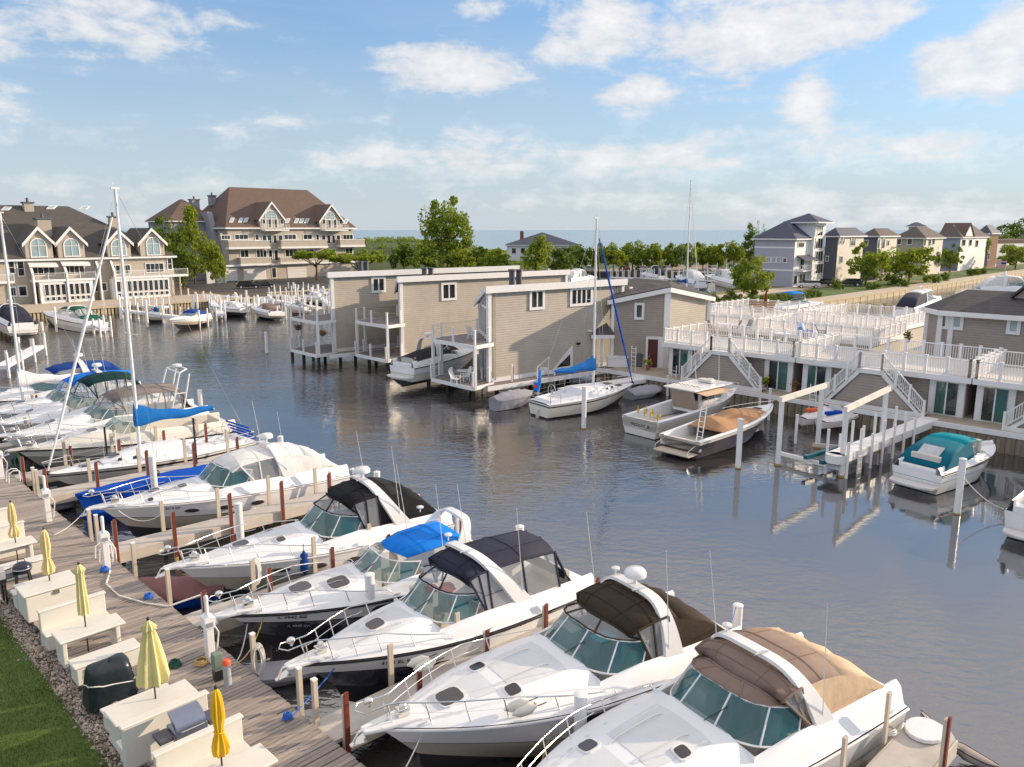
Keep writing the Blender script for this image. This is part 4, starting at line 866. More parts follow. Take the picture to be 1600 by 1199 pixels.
# triangular stair window
tw_ = [f.uz(864, 580), f.uz(890, 572), f.uz(890, 545)]
wall(B, f, [f.uz(855, 587), f.uz(893, 576), f.uz(893, 540)], white, .1, .14, 'stair_window_frame', uz=True); wall(B, f, [f.uz(868, 574), f.uz(889, 571), f.uz(889, 553)], glassd, .08, .16, 'stair_window', uz=True)
for bh, pxs in ((bc, ((563, 411), (572, 411))), (bb, ((663, 421), (673, 421))), (ba, ((800, 424), (811, 424)))):
    Bx, fx, cx0, cx1 = bh; fc = Face(fx.a - ndir * 4.5, fx.a - ndir * 4.5 + wdir)
    for (px, py) in pxs:
        u, z_ = fc.uz(px, py); p = fc.pt(u, 0); MB().tube([(p.x, p.y, 6), (p.x, p.y, z_)], .26, 10).tube([(p.x, p.y, z_), (p.x, p.y, z_ + .16)], .34, 10).build('flue_pipe', brickm, Bx, world=True)
def hang(px, py, z, label):
    p = P(px, py, z); o = thing('flower_basket', label, 'flower basket', p)
    MB().lathe([(.05, -.28), (.26, -.18), (.3, 0)], n=10).build('basket', bark, o); m = MB()
    for k in range(60): a = random.uniform(0, 6.28); r_ = random.uniform(0, .42); m.ell((r_ * math.cos(a), r_ * math.sin(a), random.uniform(-.15, .25)), (.07, .07, .05), 5, 3)
    m.build('foliage', lf[2], o); m = MB()
    for k in range(26): a = random.uniform(0, 6.28); r_ = random.uniform(.2, .45); m.ell((r_ * math.cos(a), r_ * math.sin(a), random.uniform(-.05, .3)), (.05, .05, .04), 5, 3)
    m.build('flowers', M('pink_flower', (.5, .06, .14), .6), o)
hang(466, 512, 3.2, 'hanging flower basket at the outer edge of the farthest boathouse deck'); hang(504, 521, 3.0, 'hanging flower basket nearer the wall of the farthest boathouse')
# ---- entrance wing with red door
B = thing('entrance_house', 'small tan two storey house with a red door and a dark pitched roof', 'house', P(990, 572, 1.2))
p0, p1 = P(929, 570, 1.2), P(1039, 574, 1.2); f = Face(p0, p1); ur = f.len
zR, zL = f.uz(1039, 453)[1], f.uz(958, 472)[1]; g1 = Vector((.74, .67, 0)).normalized(); p2 = p1 + g1 * 6.0; bkv = Vector((-.3, .95, 0)).normalized(); p3 = p0 + bkv * 8
ulm = f.uz(958, 470)[0]
wall(B, f, [(ulm, 1.1), (ur, 1.1), (ur, zR), (ulm, zL)], tan_d, .3, 0, 'front_wall', uz=True)  # front and link walls in darker tan, their shade put into the colour
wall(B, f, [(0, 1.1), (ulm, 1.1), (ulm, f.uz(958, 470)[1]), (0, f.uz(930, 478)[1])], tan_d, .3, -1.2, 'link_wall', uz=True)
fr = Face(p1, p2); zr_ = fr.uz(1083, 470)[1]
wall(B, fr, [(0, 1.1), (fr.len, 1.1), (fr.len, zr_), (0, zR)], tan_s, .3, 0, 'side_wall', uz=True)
q0 = f.pt(ulm - .4, zL + .1, .4); q1 = f.pt(ur + .2, zR + .15, .4); q2 = fr.pt(fr.len + .3, zr_ + .1, .4); apex = on_slope(1036, 450, *(Vector((0, 0, zR + .25)), Vector((1, 0, zR + .25)), Vector((0, 1, zR + .25)))) if False else f.pt(ur + .1, zR + .3, -4); q3 = f.pt(ulm + 1.2, zR + .35, -7.5)
MB().ext([q0, q1, apex, q3], (0, 0, .16)).build('roof', shin, B, world=True)
MB().ext([q1, q2, apex], (0, 0, .16)).build('roof', shin, B, world=True)
t_ = MB(); 
for a_, b_ in ((q0, q1), (q1, q2), (q0, f.pt(ulm - .4, zL + .9, -6))): t_.bar(a_ - Vector((0, 0, .12)), b_ - Vector((0, 0, .12)), .1, .36)
t_.box(f.pt(ur, (zR + 1) / 2, .02), (.5, .2, zR - 1.1)).box(fr.pt(fr.len, (zr_ + 1) / 2, .0), (.3, .3, zr_ - 1.1)).box(f.pt(ulm, (zL + 1) / 2, .02), (.25, .2, zL - 1.1)).box(f.pt(.6, 2.6, .2), (.2, .2, 3)).build('trim', white, B, world=True)
dr = MB(); uz0, uz1 = f.uz(1012, 568), f.uz(1028, 531); a_, b_ = uz0[0], uz1[0]; dt = uz1[1]
dr.ext([f.pt(a_, 1.15, .0), f.pt(b_, 1.15, .0), f.pt(b_, dt, .0), f.pt(a_, dt, .0)], f.n * .08); door = dr.build('door', doorred, B, world=True)
MB().ell(f.pt(a_ + .12, 2.1, .13), (.05, .05, .05), 8, 5).build('door_knob', steel, door, world=True)
MB().ext([f.pt(a_ - .2, 1.15, .0), f.pt(a_ - .03, 1.15, 0), f.pt(a_ - .03, dt + .03, 0), f.pt(b_ + .03, dt + .03, 0), f.pt(b_ + .03, 1.15, 0), f.pt(b_ + .45, 1.15, 0), f.pt(b_ + .45, dt + .25, 0), f.pt(a_ - .2, dt + .25, 0)], f.n * .1).build('door_frame', white, B, world=True)
winpx(B, f, 995, 477, 1003, 496, nx=1, tw=.2)
winpx(B, f, 950, 478, 955, 494, nx=1, tw=.14, off=-1.2)
pr = [f.px(926, 521, .9), f.px(962, 521, .9), f.px(945, 505, -1.1)]
MB().ext([f.px(926, 522, 1.0), f.px(962, 522, 1.0), f.px(944, 507, -.9)], (0, 0, .16)).build('porch_roof', shin, B, world=True)
MB().bar(f.px(926, 524, 1.0), f.px(962, 524, 1.0), .1, .3).build('porch_fascia', white, B, world=True)
q = P(965, 566, 1.2); bx = thing('dock_box', 'white dock storage box against the tan wall left of the red door', 'dock box', P(964, 573, 1.15), R(3))
MB().box((0, 0, .4), (1.7, .7, .8)).build('body', whitev, bx, bev=.03); MB().box((0, 0, .84), (1.8, .8, .1)).build('lid', whitev, bx, bev=.03)
bn = thing('rubbish_bin', 'dark grey round bin between the ladder and the red door', 'bin', P(998, 573, 1.15)); MB().lathe([(.3, 0), (.36, 1.0), (.4, 1.02), (.4, 1.1), (.1, 1.2)], n=16).build('body', slate, bn, smooth=40)
# ---- terraces
def terrace(s0, s1, t0, t1, label, z=3.75, front=True, steps=None, doors=(), walls=True, picks=.15, gap=None):
    B = thing('terraced_house', label, 'house', S(s0, t0, 1.15))
    pts = [S(s0, t0), S(s1, t0), S(s1, t1), S(s0, t1)]
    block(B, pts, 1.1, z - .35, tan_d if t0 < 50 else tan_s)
    o = .35; dp = [S(s0 - o, t0 - .7), S(s1 + o, t0 - .7), S(s1 + o, t1 + o), S(s0 - o, t1 + o)]
    MB().ext([Vector((p.x, p.y, z - .35)) for p in dp], (0, 0, .35)).build('terrace_slab', white, B, world=True)
    ip = [S(s0 - .1, t0 - .45), S(s1 + .1, t0 - .45), S(s1 + .1, t1 + .1), S(s0 - .1, t1 + .1)]
    MB().ext([Vector((p.x, p.y, z + .004)) for p in ip], (0, 0, .03)).build('terrace_floor', M('pale_terrace_boards', (.62, .57, .53), .7, var=.1, vs=1.5), B, world=True)
    f = Face(S(s0, t0), S(s1, t0)); L = s1 - s0
    loop = [S(s0 - .2, t0 - .6), S(s0 - .2, t1 + .2), S(s1 + .2, t1 + .2), S(s1 + .2, t0 - .6)]
    if gap: rail(B, loop, z, 1.05, m=whitev, post=.15, step=1.25, pick=picks); rail(B, [S(s1 + .2, t0 - .6), S(gap[1], t0 - .6)], z, 1.05, m=whitev, post=.15, step=1.25, pick=picks); rail(B, [S(gap[0], t0 - .6), S(s0 - .2, t0 - .6)], z, 1.05, m=whitev, post=.15, step=1.25, pick=picks)
    else: rail(B, loop + [loop[0]], z, 1.05, m=whitev, post=.15, step=1.25, pick=picks)
    for (da, db, gl) in doors:
        MB().ext([f.pt(da - .4, 1.15, 0), f.pt(db + .4, 1.15, 0), f.pt(db + .4, z - .36, 0), f.pt(da - .4, z - .36, 0)], f.n * .18).build('door_surround', white, B, world=True)
        m_ = (da + db) / 2
        for (a_, b_, g_) in ((da, m_ - .04, gl[0]), (m_ + .04, db, gl[1])):
            MB().ext([f.pt(a_, 1.25, .19), f.pt(b_, 1.25, .19), f.pt(b_, 3.25, .19), f.pt(a_, 3.25, .19)], f.n * .05).build('sliding_door', g_, B, world=True)
        MB().ext([f.pt(m_ - .04, 1.2, .19), f.pt(m_ + .04, 1.2, .19), f.pt(m_ + .04, 3.3, .19), f.pt(m_ - .04, 3.3, .19)], f.n * .08).ext([f.pt(da - .08, 3.25, .19), f.pt(db + .08, 3.25, .19), f.pt(db + .08, 3.37, .19), f.pt(da - .08, 3.37, .19)], f.n * .08).build('door_frame', alum, B, world=True)
    if steps:
        a0, a1, a2, a3 = steps          # foot, head, head, foot along the front
        t_ = t0 - 1.75; ft = Face(S(s0, t_), S(s1, t_)); zt = z
        wall(B, ft, [(a0 + .6, 1.35), (a1, zt - .35), (a2, zt - .35), (a3 - .6, 1.35)], tan_d, .1, -.12, 'stair_side_wall', uz=True)
        MB().ext([ft.pt(a1, zt - .3, 0), ft.pt(a2, zt - .3, 0), ft.pt(a2, zt - .02, 0), ft.pt(a1, zt - .02, 0)], -ft.n * 1.2).build('stair_landing', white, B, world=True)
        sg = MB()
        for (p, q) in ((a0, a1), (a3, a2)):
            for off in (0, -.95): sg.ext([ft.pt(p, 1.15, off), ft.pt(p + (q - p) * .1, 1.15, off), ft.pt(q, zt - .38, off), ft.pt(q, zt + .02, off)], -ft.n * .08)
        sg.ext([ft.pt(a0, 1.15, 0), ft.pt(a3, 1.15, 0), ft.pt(a3, 1.42, 0), ft.pt(a0, 1.42, 0)], ft.n * .06)
        sg.build('stair_stringer', white, B, world=True)
        n = 13
        for (p, q) in ((a0, a1), (a3, a2)):
            for i in range(n):
                u = p + (q - p) * (i + .5) / n; zz_ = 1.15 + (zt - 1.15) * (i + 1) / n
                MB().ext([ft.pt(u - .17, zz_ - .05, -.06), ft.pt(u + .17, zz_ - .05, -.06), ft.pt(u + .17, zz_, -.06), ft.pt(u - .17, zz_, -.06)], -ft.n * .9).build('stair_tread', M('stair_tread', (.5, .46, .42), .7), B, world=True)
        for (p, q) in ((a0, a1), (a3, a2)):
            rm = MB(); A_ = ft.pt(p, 1.15, .03); B2 = ft.pt(q, zt, .03); U = Vector((0, 0, 1))
            rm.bar(A_ + U * 1.0, B2 + U * 1.0, .08, .07); rm.bar(A_ + U * .22, B2 + U * .22, .05, .06); k = 24
            for i in range(k): c = A_ + (B2 - A_) * ((i + .5) / k); rm.box(c + U * .6, (.035, .035, .8), R(-45))
            rm.build('stair_railing', whitev, B, world=True)
            for i in range(4): c = A_ + (B2 - A_) * (i / 3); MB().box(c + U * .52, (.14, .14, 1.16), R(-45)).build('railing_post', whitev, B, world=True)
        rail(B, [ft.pt(a1, 0, .03), ft.pt(a2, 0, .03)], zt, 1.0, m=whitev, post=.14, step=1.3, pick=picks)
    return B
# front row, sliding doors and twin stairs; measured off the photo along the facade
ff = Face(S(-12, 44.4), S(8, 44.4)); fst = Face(S(-12, 42.65), S(8, 42.65))
def us(px, py): return ff.uz(px, py)[0]
def ut(px, py): return fst.uz(px, py)[0]
def st_steps(s0, xs): b = ut; return tuple(fst.uz(x, y)[0] - (s0 + 12) for x, y in xs)
s_1a, s_1b = -12 + us(1046, 583), -12 + us(1238, 608)
terrace(s_1a, s_1b, 44.4, 49.6, 'first terraced house from the left, beside the tan entrance house, with twin white stairs', doors=((us(1053, 560) - us(1046, 560), us(1075, 560) - us(1046, 560), (glassd, glassg)), (us(1204, 580) - us(1046, 583), us(1232, 580) - us(1046, 583), (glassd, glassg))),
        steps=(ut(1066, 588) - us(1046, 583), ut(1112, 535) - us(1046, 583), ut(1140, 535) - us(1046, 583), ut(1188, 607) - us(1046, 583)), gap=(s_1a + us(1113, 540) - us(1046, 583) - .2, s_1a + us(1142, 540) - us(1046, 583) + .2))
s_2a, s_2b = -12 + us(1255, 612), -12 + us(1506, 650); k2 = us(1255, 612)
terrace(s_2a, s_2b, 44.4, 50.2, 'middle terraced house of the front row with twin white stairs behind the white boat lifts', doors=((us(1264, 590) - k2, us(1291, 590) - k2, (glassg, glassd)), (us(1463, 620) - k2, us(1497, 620) - k2, (glassg, glassd))),
        steps=(ut(1286, 620) - k2, ut(1344, 562) - k2, ut(1380, 562) - k2, ut(1442, 655) - k2), gap=(s_2a + us(1345, 560) - k2 - .2, s_2a + us(1382, 560) - k2 + .2))
s_3a = -12 + us(1528, 657); k3 = us(1528, 657)
terrace(s_3a, s_3a + 11, 44.4, 49.5, 'terraced house at the right edge behind the teal topped boat', doors=((us(1538, 620) - k3, us(1576, 620) - k3, (glassd, glassg)),), steps=(ut(1568, 668) - k3, ut(1568, 668) - k3 + 2.9, ut(1568, 668) - k3 + 4.3, ut(1568, 668) - k3 + 7.2), gap=(s_3a + 4.7, s_3a + 6.2))
terrace(-21.5, -11.4, 56.5, 63, 'back row terrace behind the entrance house with a closed red parasol', z=3.7)
terrace(-10.6, -1.0, 56.5, 63, 'back row terrace behind the middle of the white decks', z=3.7)
terrace(-22, -12.5, 67.5, 75, 'rear terrace with patio furniture beside the blue boat canopy', z=3.6)
terrace(-11.5, -3.2, 67.5, 77, 'rearmost terrace left of the dark roofed house', z=3.6)
# ---- dark roofed house at right
B = thing('house', 'taupe two storey house with a dark shingle roof at the right edge behind the terraces', 'house', S(8, 55, 1.15))
f = SF(2.5, 55, 30, 55); f2_ = SF(0, 55, 30, 55)
uA = f.uz(1470, 500)[0]; zE = f.uz(1500, 488)[1]; bay = Face(f.pt(uA, 0) + Vector((0, 0, 0)), f.pt(uA, 0) - f.d * 1.5 - f.n * 2.2)
b2 = f.pt(uA, 0) - f.d * 1.5 - f.n * 1.9
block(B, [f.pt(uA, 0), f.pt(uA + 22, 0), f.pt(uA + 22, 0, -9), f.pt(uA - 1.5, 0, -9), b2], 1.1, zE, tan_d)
E0 = f.pt(uA - .1, zE, .5); E1 = f.pt(uA + 22, zE, .5); E2 = Vector((b2.x, b2.y, zE)) - f.d * .5; E3 = f.pt(uA - 2, zE, -9.5); E4 = f.pt(uA + 22, zE, -9.5)
fr_ = SF(0, 59.5, 30, 59.5); rL = fr_.px(1462, 462); rM = fr_.px(1562, 467); rR = SF(0, 61, 30, 61).px(1600, 441)
rL = f.pt(uA + .3, zE + 1.35, -4.6); rR = f.pt(uA + 22, zE + 1.5, -4.6)
MB().quad(E0, E1, rR, rL).quad(E0, rL, E2).quad(E2, rL, E3).quad(rL, rR, E4, E3).quad(E1, E4, rR).build('roof', shin, B, world=True)
sR = on_slope(1572, 466, E0, E1, rR); g0 = f.pt(f.uz(1570, 470)[0], zE + 1.4, -4); 
MB().ext([f.pt(f.uz(1565, 480)[0], zE + 1.0, -3), f.pt(f.uz(1640, 480)[0], zE + 1.0, -3), f.pt(f.uz(1660, 480)[0] , zE + 4.6, -3)], -f.n * 5).build('upper_gable', tan_d, B, world=True)
ga, gb = f.uz(1562, 480)[0], f.uz(1660, 480)[0]
MB().ext([f.pt(ga, zE + 1.0, -2.6), f.pt(gb, zE + 4.7, -2.6), f.pt(gb, zE + 4.9, -2.6), f.pt(ga, zE + 1.2, -2.6)], -f.n * 6).build('upper_roof', shin, B, world=True)
MB().bar(E0 - Vector((0, 0, .12)), E1 - Vector((0, 0, .12)), .12, .34).bar(E0 - Vector((0, 0, .12)), E2 - Vector((0, 0, .12)), .12, .34).build('fascia', white, B, world=True)
MB().box(f.pt(uA, (zE + 1) / 2, 0), (.35, .35, zE - 1.2), R(-45)).box(f.pt(f.uz(1487, 500)[0], (zE + 1) / 2, .02), (.35, .12, zE - 1.2), R(-45)).box(Vector((b2.x, b2.y, (zE + 1) / 2)), (.3, .3, zE - 1.2), R(-45)).build('corner_trim', white, B, world=True)
winpx(B, f, 1466 + 6, 490, 1478, 510, nx=1, tw=.2); winpx(B, f, 1491, 491, 1501, 511, nx=1, tw=.22, g=glassl); winpx(B, f, 1579, 497, 1590, 518, nx=1, tw=.22, g=glassl)
shinw = courses('weathered_roof', (.13, .105, .095), .2, shingle=True, rough=.9, var=.12)
# ---- row of houses on the right shore
def houseblock(name, label, s0, s1, t0, t1, ze, zr, mf, ms, rm, wf=(), ws=(), cat='house', ridge=.5, base=1.0):
    """front face = side s1 (lit, faces the promenade), side face = t0 (faces the camera)"""
    B = thing(name, label, cat, S((s0 + s1) / 2, (t0 + t1) / 2, base))
    block(B, [S(s0, t0), S(s1, t0), S(s1, t1), S(s0, t1)], base, ze, ms)
    f1 = SF(s1, t0, s1, t1); MB().ext([f1.pt(.02, base, .03), f1.pt(f1.len - .02, base, .03), f1.pt(f1.len - .02, ze, .03), f1.pt(.02, ze, .03)], -f1.n * .03).build('front_wall', mf, B, world=True)
    hip(B, S(s0, t0), S(s1, t0), t1 - t0, S(0, 1) - S(0, 0), ze, zr, rm, ridge=ridge)
    f0 = SF(s0, t0, s1, t0)
    for (a, y0, b, y1, n) in wf: winpx(B, f1, a, y0, b, y1, nx=n, off=.04, tw=.12)
    for (a, y0, b, y1, n) in ws: winpx(B, f0, a, y0, b, y1, nx=n, tw=.15)
    return B, f1, f0
# tower house
f0 = SF(-60, 146, -49, 146); sa, sb = -60 + f0.uz(1176, 440)[0], -60 + f0.uz(1238, 440)[0]; ze = f0.uz(1210, 373)[1]
f1 = SF(sb, 146, sb, 170); tb = 146 + f1.uz(1272, 400)[0]
B, f1, f0 = houseblock('tower_house', 'pale lilac grey three storey house with a square stair tower', sa, sb, 146, tb + 2, ze, ze + 3.6, white, lilac, shinn, wf=((1247, 379, 1256, 386, 1), (1250, 405, 1256, 421, 1), (1240, 431, 1245, 445, 1), (1248, 429, 1257, 445, 2)), ws=((1224, 404, 1229, 410, 1),), ridge=.5)
for y in (388, 423): z_ = f0.uz(1210, y)[1]; MB().ext([f0.pt(0, z_, 0), f0.pt(f0.len, z_, 0), f0.pt(f0.len, z_ + .3, 0), f0.pt(0, z_ + .3, 0)], f0.n * .05).build('band', white, B, world=True)
for px in (1193, 1201, 1209, 1217): winpx(B, f0, px - 3, 403, px + 3, 410, nx=1, g=lilac, tw=.12, name='blind_panel')
ft = SF(sb + .9, 146, sb + .9, 170); ta, tb2 = 146 + ft.uz(1270, 400)[0], 146 + ft.uz(1287, 400)[0]; zt = ft.uz(1278, 347)[1]
tw0 = S(sb - 4.5, ta); block(B, [S(sb - 4.5, ta), S(sb + .9, ta), S(sb + .9, tb2), S(sb - 4.5, tb2)], 1, zt, white, 'tower'); hip(B, S(sb - 4.5, ta), S(sb + .9, ta), tb2 - ta, S(0, 1) - S(0, 0), zt, zt + 1.8, shinn, over=1.2, ridge=.5, name='tower_roof')
for (y0, y1) in ((353, 368), (373, 388), (393, 408), (413, 427)): winpx(B, ft, 1274, y0, 1285, y1, nx=3, tw=.12)
zb = f1.uz(1250, 424)[1]; a_, b_ = f1.uz(1243, 424)[0], f1.uz(1264, 424)[0]
MB().ext([f1.pt(a_, zb, 0), f1.pt(b_, zb, 0), f1.pt(b_, zb + .25, 0), f1.pt(a_, zb + .25, 0)], f1.n * 1.6).build('balcony_slab', white, B, world=True)
rail(B, [f1.pt(a_, 0, 0), f1.pt(a_, 0, 1.5), f1.pt(b_, 0, 1.5), f1.pt(b_, 0, 0)], zb + .25, 1.0, 4, step=2)
zc = f1.uz(1255, 400)[1]; MB().ext([f1.pt(a_, zc, .05), f1.pt(b_, zc, .05), f1.pt(b_, zc - .9, 1.9), f1.pt(a_, zc - .9, 1.9)], (0, 0, .15)).build('canopy_roof', shinn, B, world=True)
# further houses
def fh(name, label, px0, px1, px2, yeave, yridge, s1, mf, ms, rm, wf=(), ws=(), ybase=445, depth=None, ridge=.5):
    """px0..px1 side face, px1..px2 lit front; s1 = its front line"""
    f1 = SF(s1, 100, s1, 400); t0 = 100 + f1.uz(px1, 420)[0]; t1 = 103 + f1.uz(px2, 420)[0]; f0 = SF(s1 - 40, t0, s1, t0); s0 = s1 - 40 + f0.uz(px0, 400)[0]
    ze = f1.uz(px1, yeave)[1]; zr = SF(s1 - 5, 100, s1 - 5, 400).uz((px1 + px2) / 2, yridge)[1]
    return houseblock(name, label, s0, s1, t0, t1, ze, max(zr, ze + 1.5), mf, ms, rm, wf=wf, ws=ws, ridge=ridge)
fh('townhouse', 'slate grey and cream townhouse just right of the tower house', 1288, 1306, 1337, 369, 356, -47.5, cream, slate, shinn, wf=((1311, 373, 1314, 381, 1), (1316, 373, 1319, 381, 1), (1329, 373, 1338 - 2, 384, 2), (1312, 401, 1316, 411, 1)), ws=((1291, 401, 1294, 408, 1),))
fh('townhouse', 'cream townhouse with a brown roof behind the broad yellow green tree', 1346, 1368, 1390, 369, 357, -47.0, cream, slate, shinw, wf=((1371, 374, 1374, 388, 1), (1378, 374, 1382, 388, 1), (1386, 376, 1389, 384, 1)), ws=((1350, 376, 1356, 384, 1),))
fh('house', 'sage green house with a hipped brown roof and a small cupola', 1397, 1440, 1463, 372, 354, -46.0, cream, sage, shinw, wf=((1443, 375, 1446, 384, 1), (1451, 375, 1454, 384, 1), (1457, 374, 1460, 382, 1)), ws=((1402, 374, 1408, 382, 1), (1418, 374, 1425, 382, 1)))
B = [o for o in bpy.data.objects if o.get('label', '').startswith('sage green house')][0]
c_ = S(-50.5, 211); zq = 14.2
B2 = fh('house', 'blue grey house with a brown gabled roof and white gable front', 1458, 1496, 1532, 371, 352, -46.5, white, blueg, shinw, wf=((1503, 375, 1508, 384, 1), (1514, 375, 1518, 384, 1), (1524, 376, 1528, 386, 1)), ws=((1464, 374, 1470, 380, 2),))[0]
f0 = Face(B2.location, B2.location + Vector((1, 0, 0)))
fh('house', 'brick and glass stair tower house at the end of the row', 1524, 1541, 1550, 365, 352, -46.5, M('dark_brick', (.20, .10, .06), .9), blueg, shinn, wf=((1543, 366, 1546, 376, 1), (1543, 380, 1546, 392, 1), (1543, 396, 1546, 406, 1)))
# gables and cupola on the further houses
def gable_front(B, px, py_e, py_p, w, s1, m, rm, depth=6):
    f1 = SF(s1, 100, s1, 400); u, ze = f1.uz(px, py_e); zp = f1.uz(px, py_p)[1]; h = w / 2
    MB().ext([f1.pt(u - h, ze, .3), f1.pt(u + h, ze, .3), f1.pt(u, zp, .3)], -f1.n * depth).build('gable', m, B, world=True)
    for q in (-1, 1): MB().ext([f1.pt(u + q * (h + .4), ze - .2, .6), f1.pt(u, zp + .1, .6), f1.pt(u, zp + .3, .6), f1.pt(u + q * (h + .4), ze, .6)], -f1.n * (depth + 1)).build('gable_roof', rm, B, world=True)
gable_front(B2, 1512, 372, 350, 10, -46.5, white, shinb); 
fc = SF(-52, 100, -52, 400); u, zc = fc.uz(1431, 357); p = fc.pt(u, 0)
block(B, [p + Vector((-1.3, -1.3, 0)), p + Vector((1.3, -1.3, 0)), p + Vector((1.3, 1.3, 0)), p + Vector((-1.3, 1.3, 0))], zc - 3, zc + .6, cream, 'cupola'); hip(B, p + Vector((-1.3, -1.3, 0)), p + Vector((1.3, -1.3, 0)), 2.6, (0, 1), zc + .6, zc + 1.6, shinn, name='cupola_roof')
# retail block at far right
B = thing('low_building', 'low white building with a dark flat roof under the wooded hill', 'building', P(1575, 400, 1)); q = P(1548, 405, 1); q2 = P(1640, 402, 1)
fq = Face(q, q2); MB().ext([fq.pt(0, 1), fq.pt(fq.len, 1), fq.pt(fq.len, 7), fq.pt(0, 7)], -fq.n * 15).build('wall', white, B, world=True); MB().ext([fq.pt(-1, 7), fq.pt(fq.len, 7), fq.pt(fq.len, 8.6), fq.pt(-1, 8.6)], -fq.n * 17).build('roof', shinb, B, world=True)
# ---------------------------------------------------------------- boats
def lerp(a, b, t): return a + (b - a) * t
def sm(t): t = max(0, min(1, t)); return t * t * (3 - 2 * t)
class Hull:
    def __init__(s, L, B, fs, fb, p=2.3, chine=.84, rake=1.1, deep=.5, mid=.42, stern=.9, tumble=0):
        s.L, s.B, s.fs, s.fb, s.p, s.ch, s.rake, s.deep, s.mid, s.stern = L, B, fs, fb, p, chine, rake, deep, mid, stern
    def t(s, x): return max(0, min(1, (x + s.L / 2) / s.L))
    def hb(s, t): return s.B / 2 * (s.stern + (1 - s.stern) * min(1, t / .35)) * max(0, 1 - max(0, (t - s.mid) / (1 - s.mid)) ** s.p)
    def sheer(s, t): return lerp(s.fs, s.fb, sm(t) * .55 + t * .45)
    def ring(s, t, fr):
        """points keel -> sheer on the port side; fr: height fractions above the chine"""
        x = -s.L / 2 + s.L * t; hb = s.hb(t) + .02; zs = s.sheer(t); zk = -s.deep * (1 - t ** 6) + .25 * t ** 6; zc = .04 + .42 * t ** 3 * zs
        k = lerp(s.ch, .30, sm((t - .45) / .55)); pts = [(x - s.rake * t ** 4, 0, zk), (x - s.rake * .8 * t ** 4, hb * k, zc)]
        for f in fr:
            q = k + (1 - k) * (f ** lerp(.7, 1.25, sm((t - .4) / .6))); pts.append((x - s.rake * .8 * t ** 4 * (1 - f), hb * q, lerp(zc, zs, f)))
        return pts
def hull_mesh(h, name, mats, fr, mi, root, n=22, cap=0):
    """mats list; mi material index for each band keel-chine, chine-fr0, fr0-fr1 ..."""
    m = MB()
    ts = [1 - (1 - i / n) ** 1.35 for i in range(n + 1)]
    P_ = [h.ring(t, fr) for t in ts]; S_ = [[(x, -y, z) for x, y, z in r] for r in P_]
    m.grid(P_, mi=lambda i, j: mi[j]); m.grid([r[::-1] for r in S_], mi=lambda i, j: mi[len(mi) - 1 - j])
    k = len(P_[0])
    for j in range(k - 1): m.quad(P_[0][j], P_[0][j + 1], S_[0][j + 1], S_[0][j], mi=mi[j])
    return m.build(name, mats, root, smooth=35)
def arc_pts(w, z0, zt, n, x=0, p=2.5, dx=0):
    return [(x + dx * (abs(q) ** 2), w * q, zt - (zt - z0) * abs(q) ** p) for q in [(-1 + 2 * i / n) for i in range(n + 1)]]
def fender(name, label, pos, col=None, rx=0, ry=0, r=.13, L=.6):
    o = thing(name, label, 'fender', pos); 
    m = MB().lathe([(.03, -L / 2 - .06), (.05, -L / 2), (r, -L / 2 + .1), (r * 1.05, 0), (r, L / 2 - .1), (.05, L / 2), (.03, L / 2 + .06)], n=12); m.build('body', col or gelc, o, smooth=60)
    MB().tube([(0, 0, L / 2 + .05), (0, .02, L / 2 + .3)], .012, 5).build('lanyard', blackm, o); o.rotation_euler = (rx, ry, 0); return o
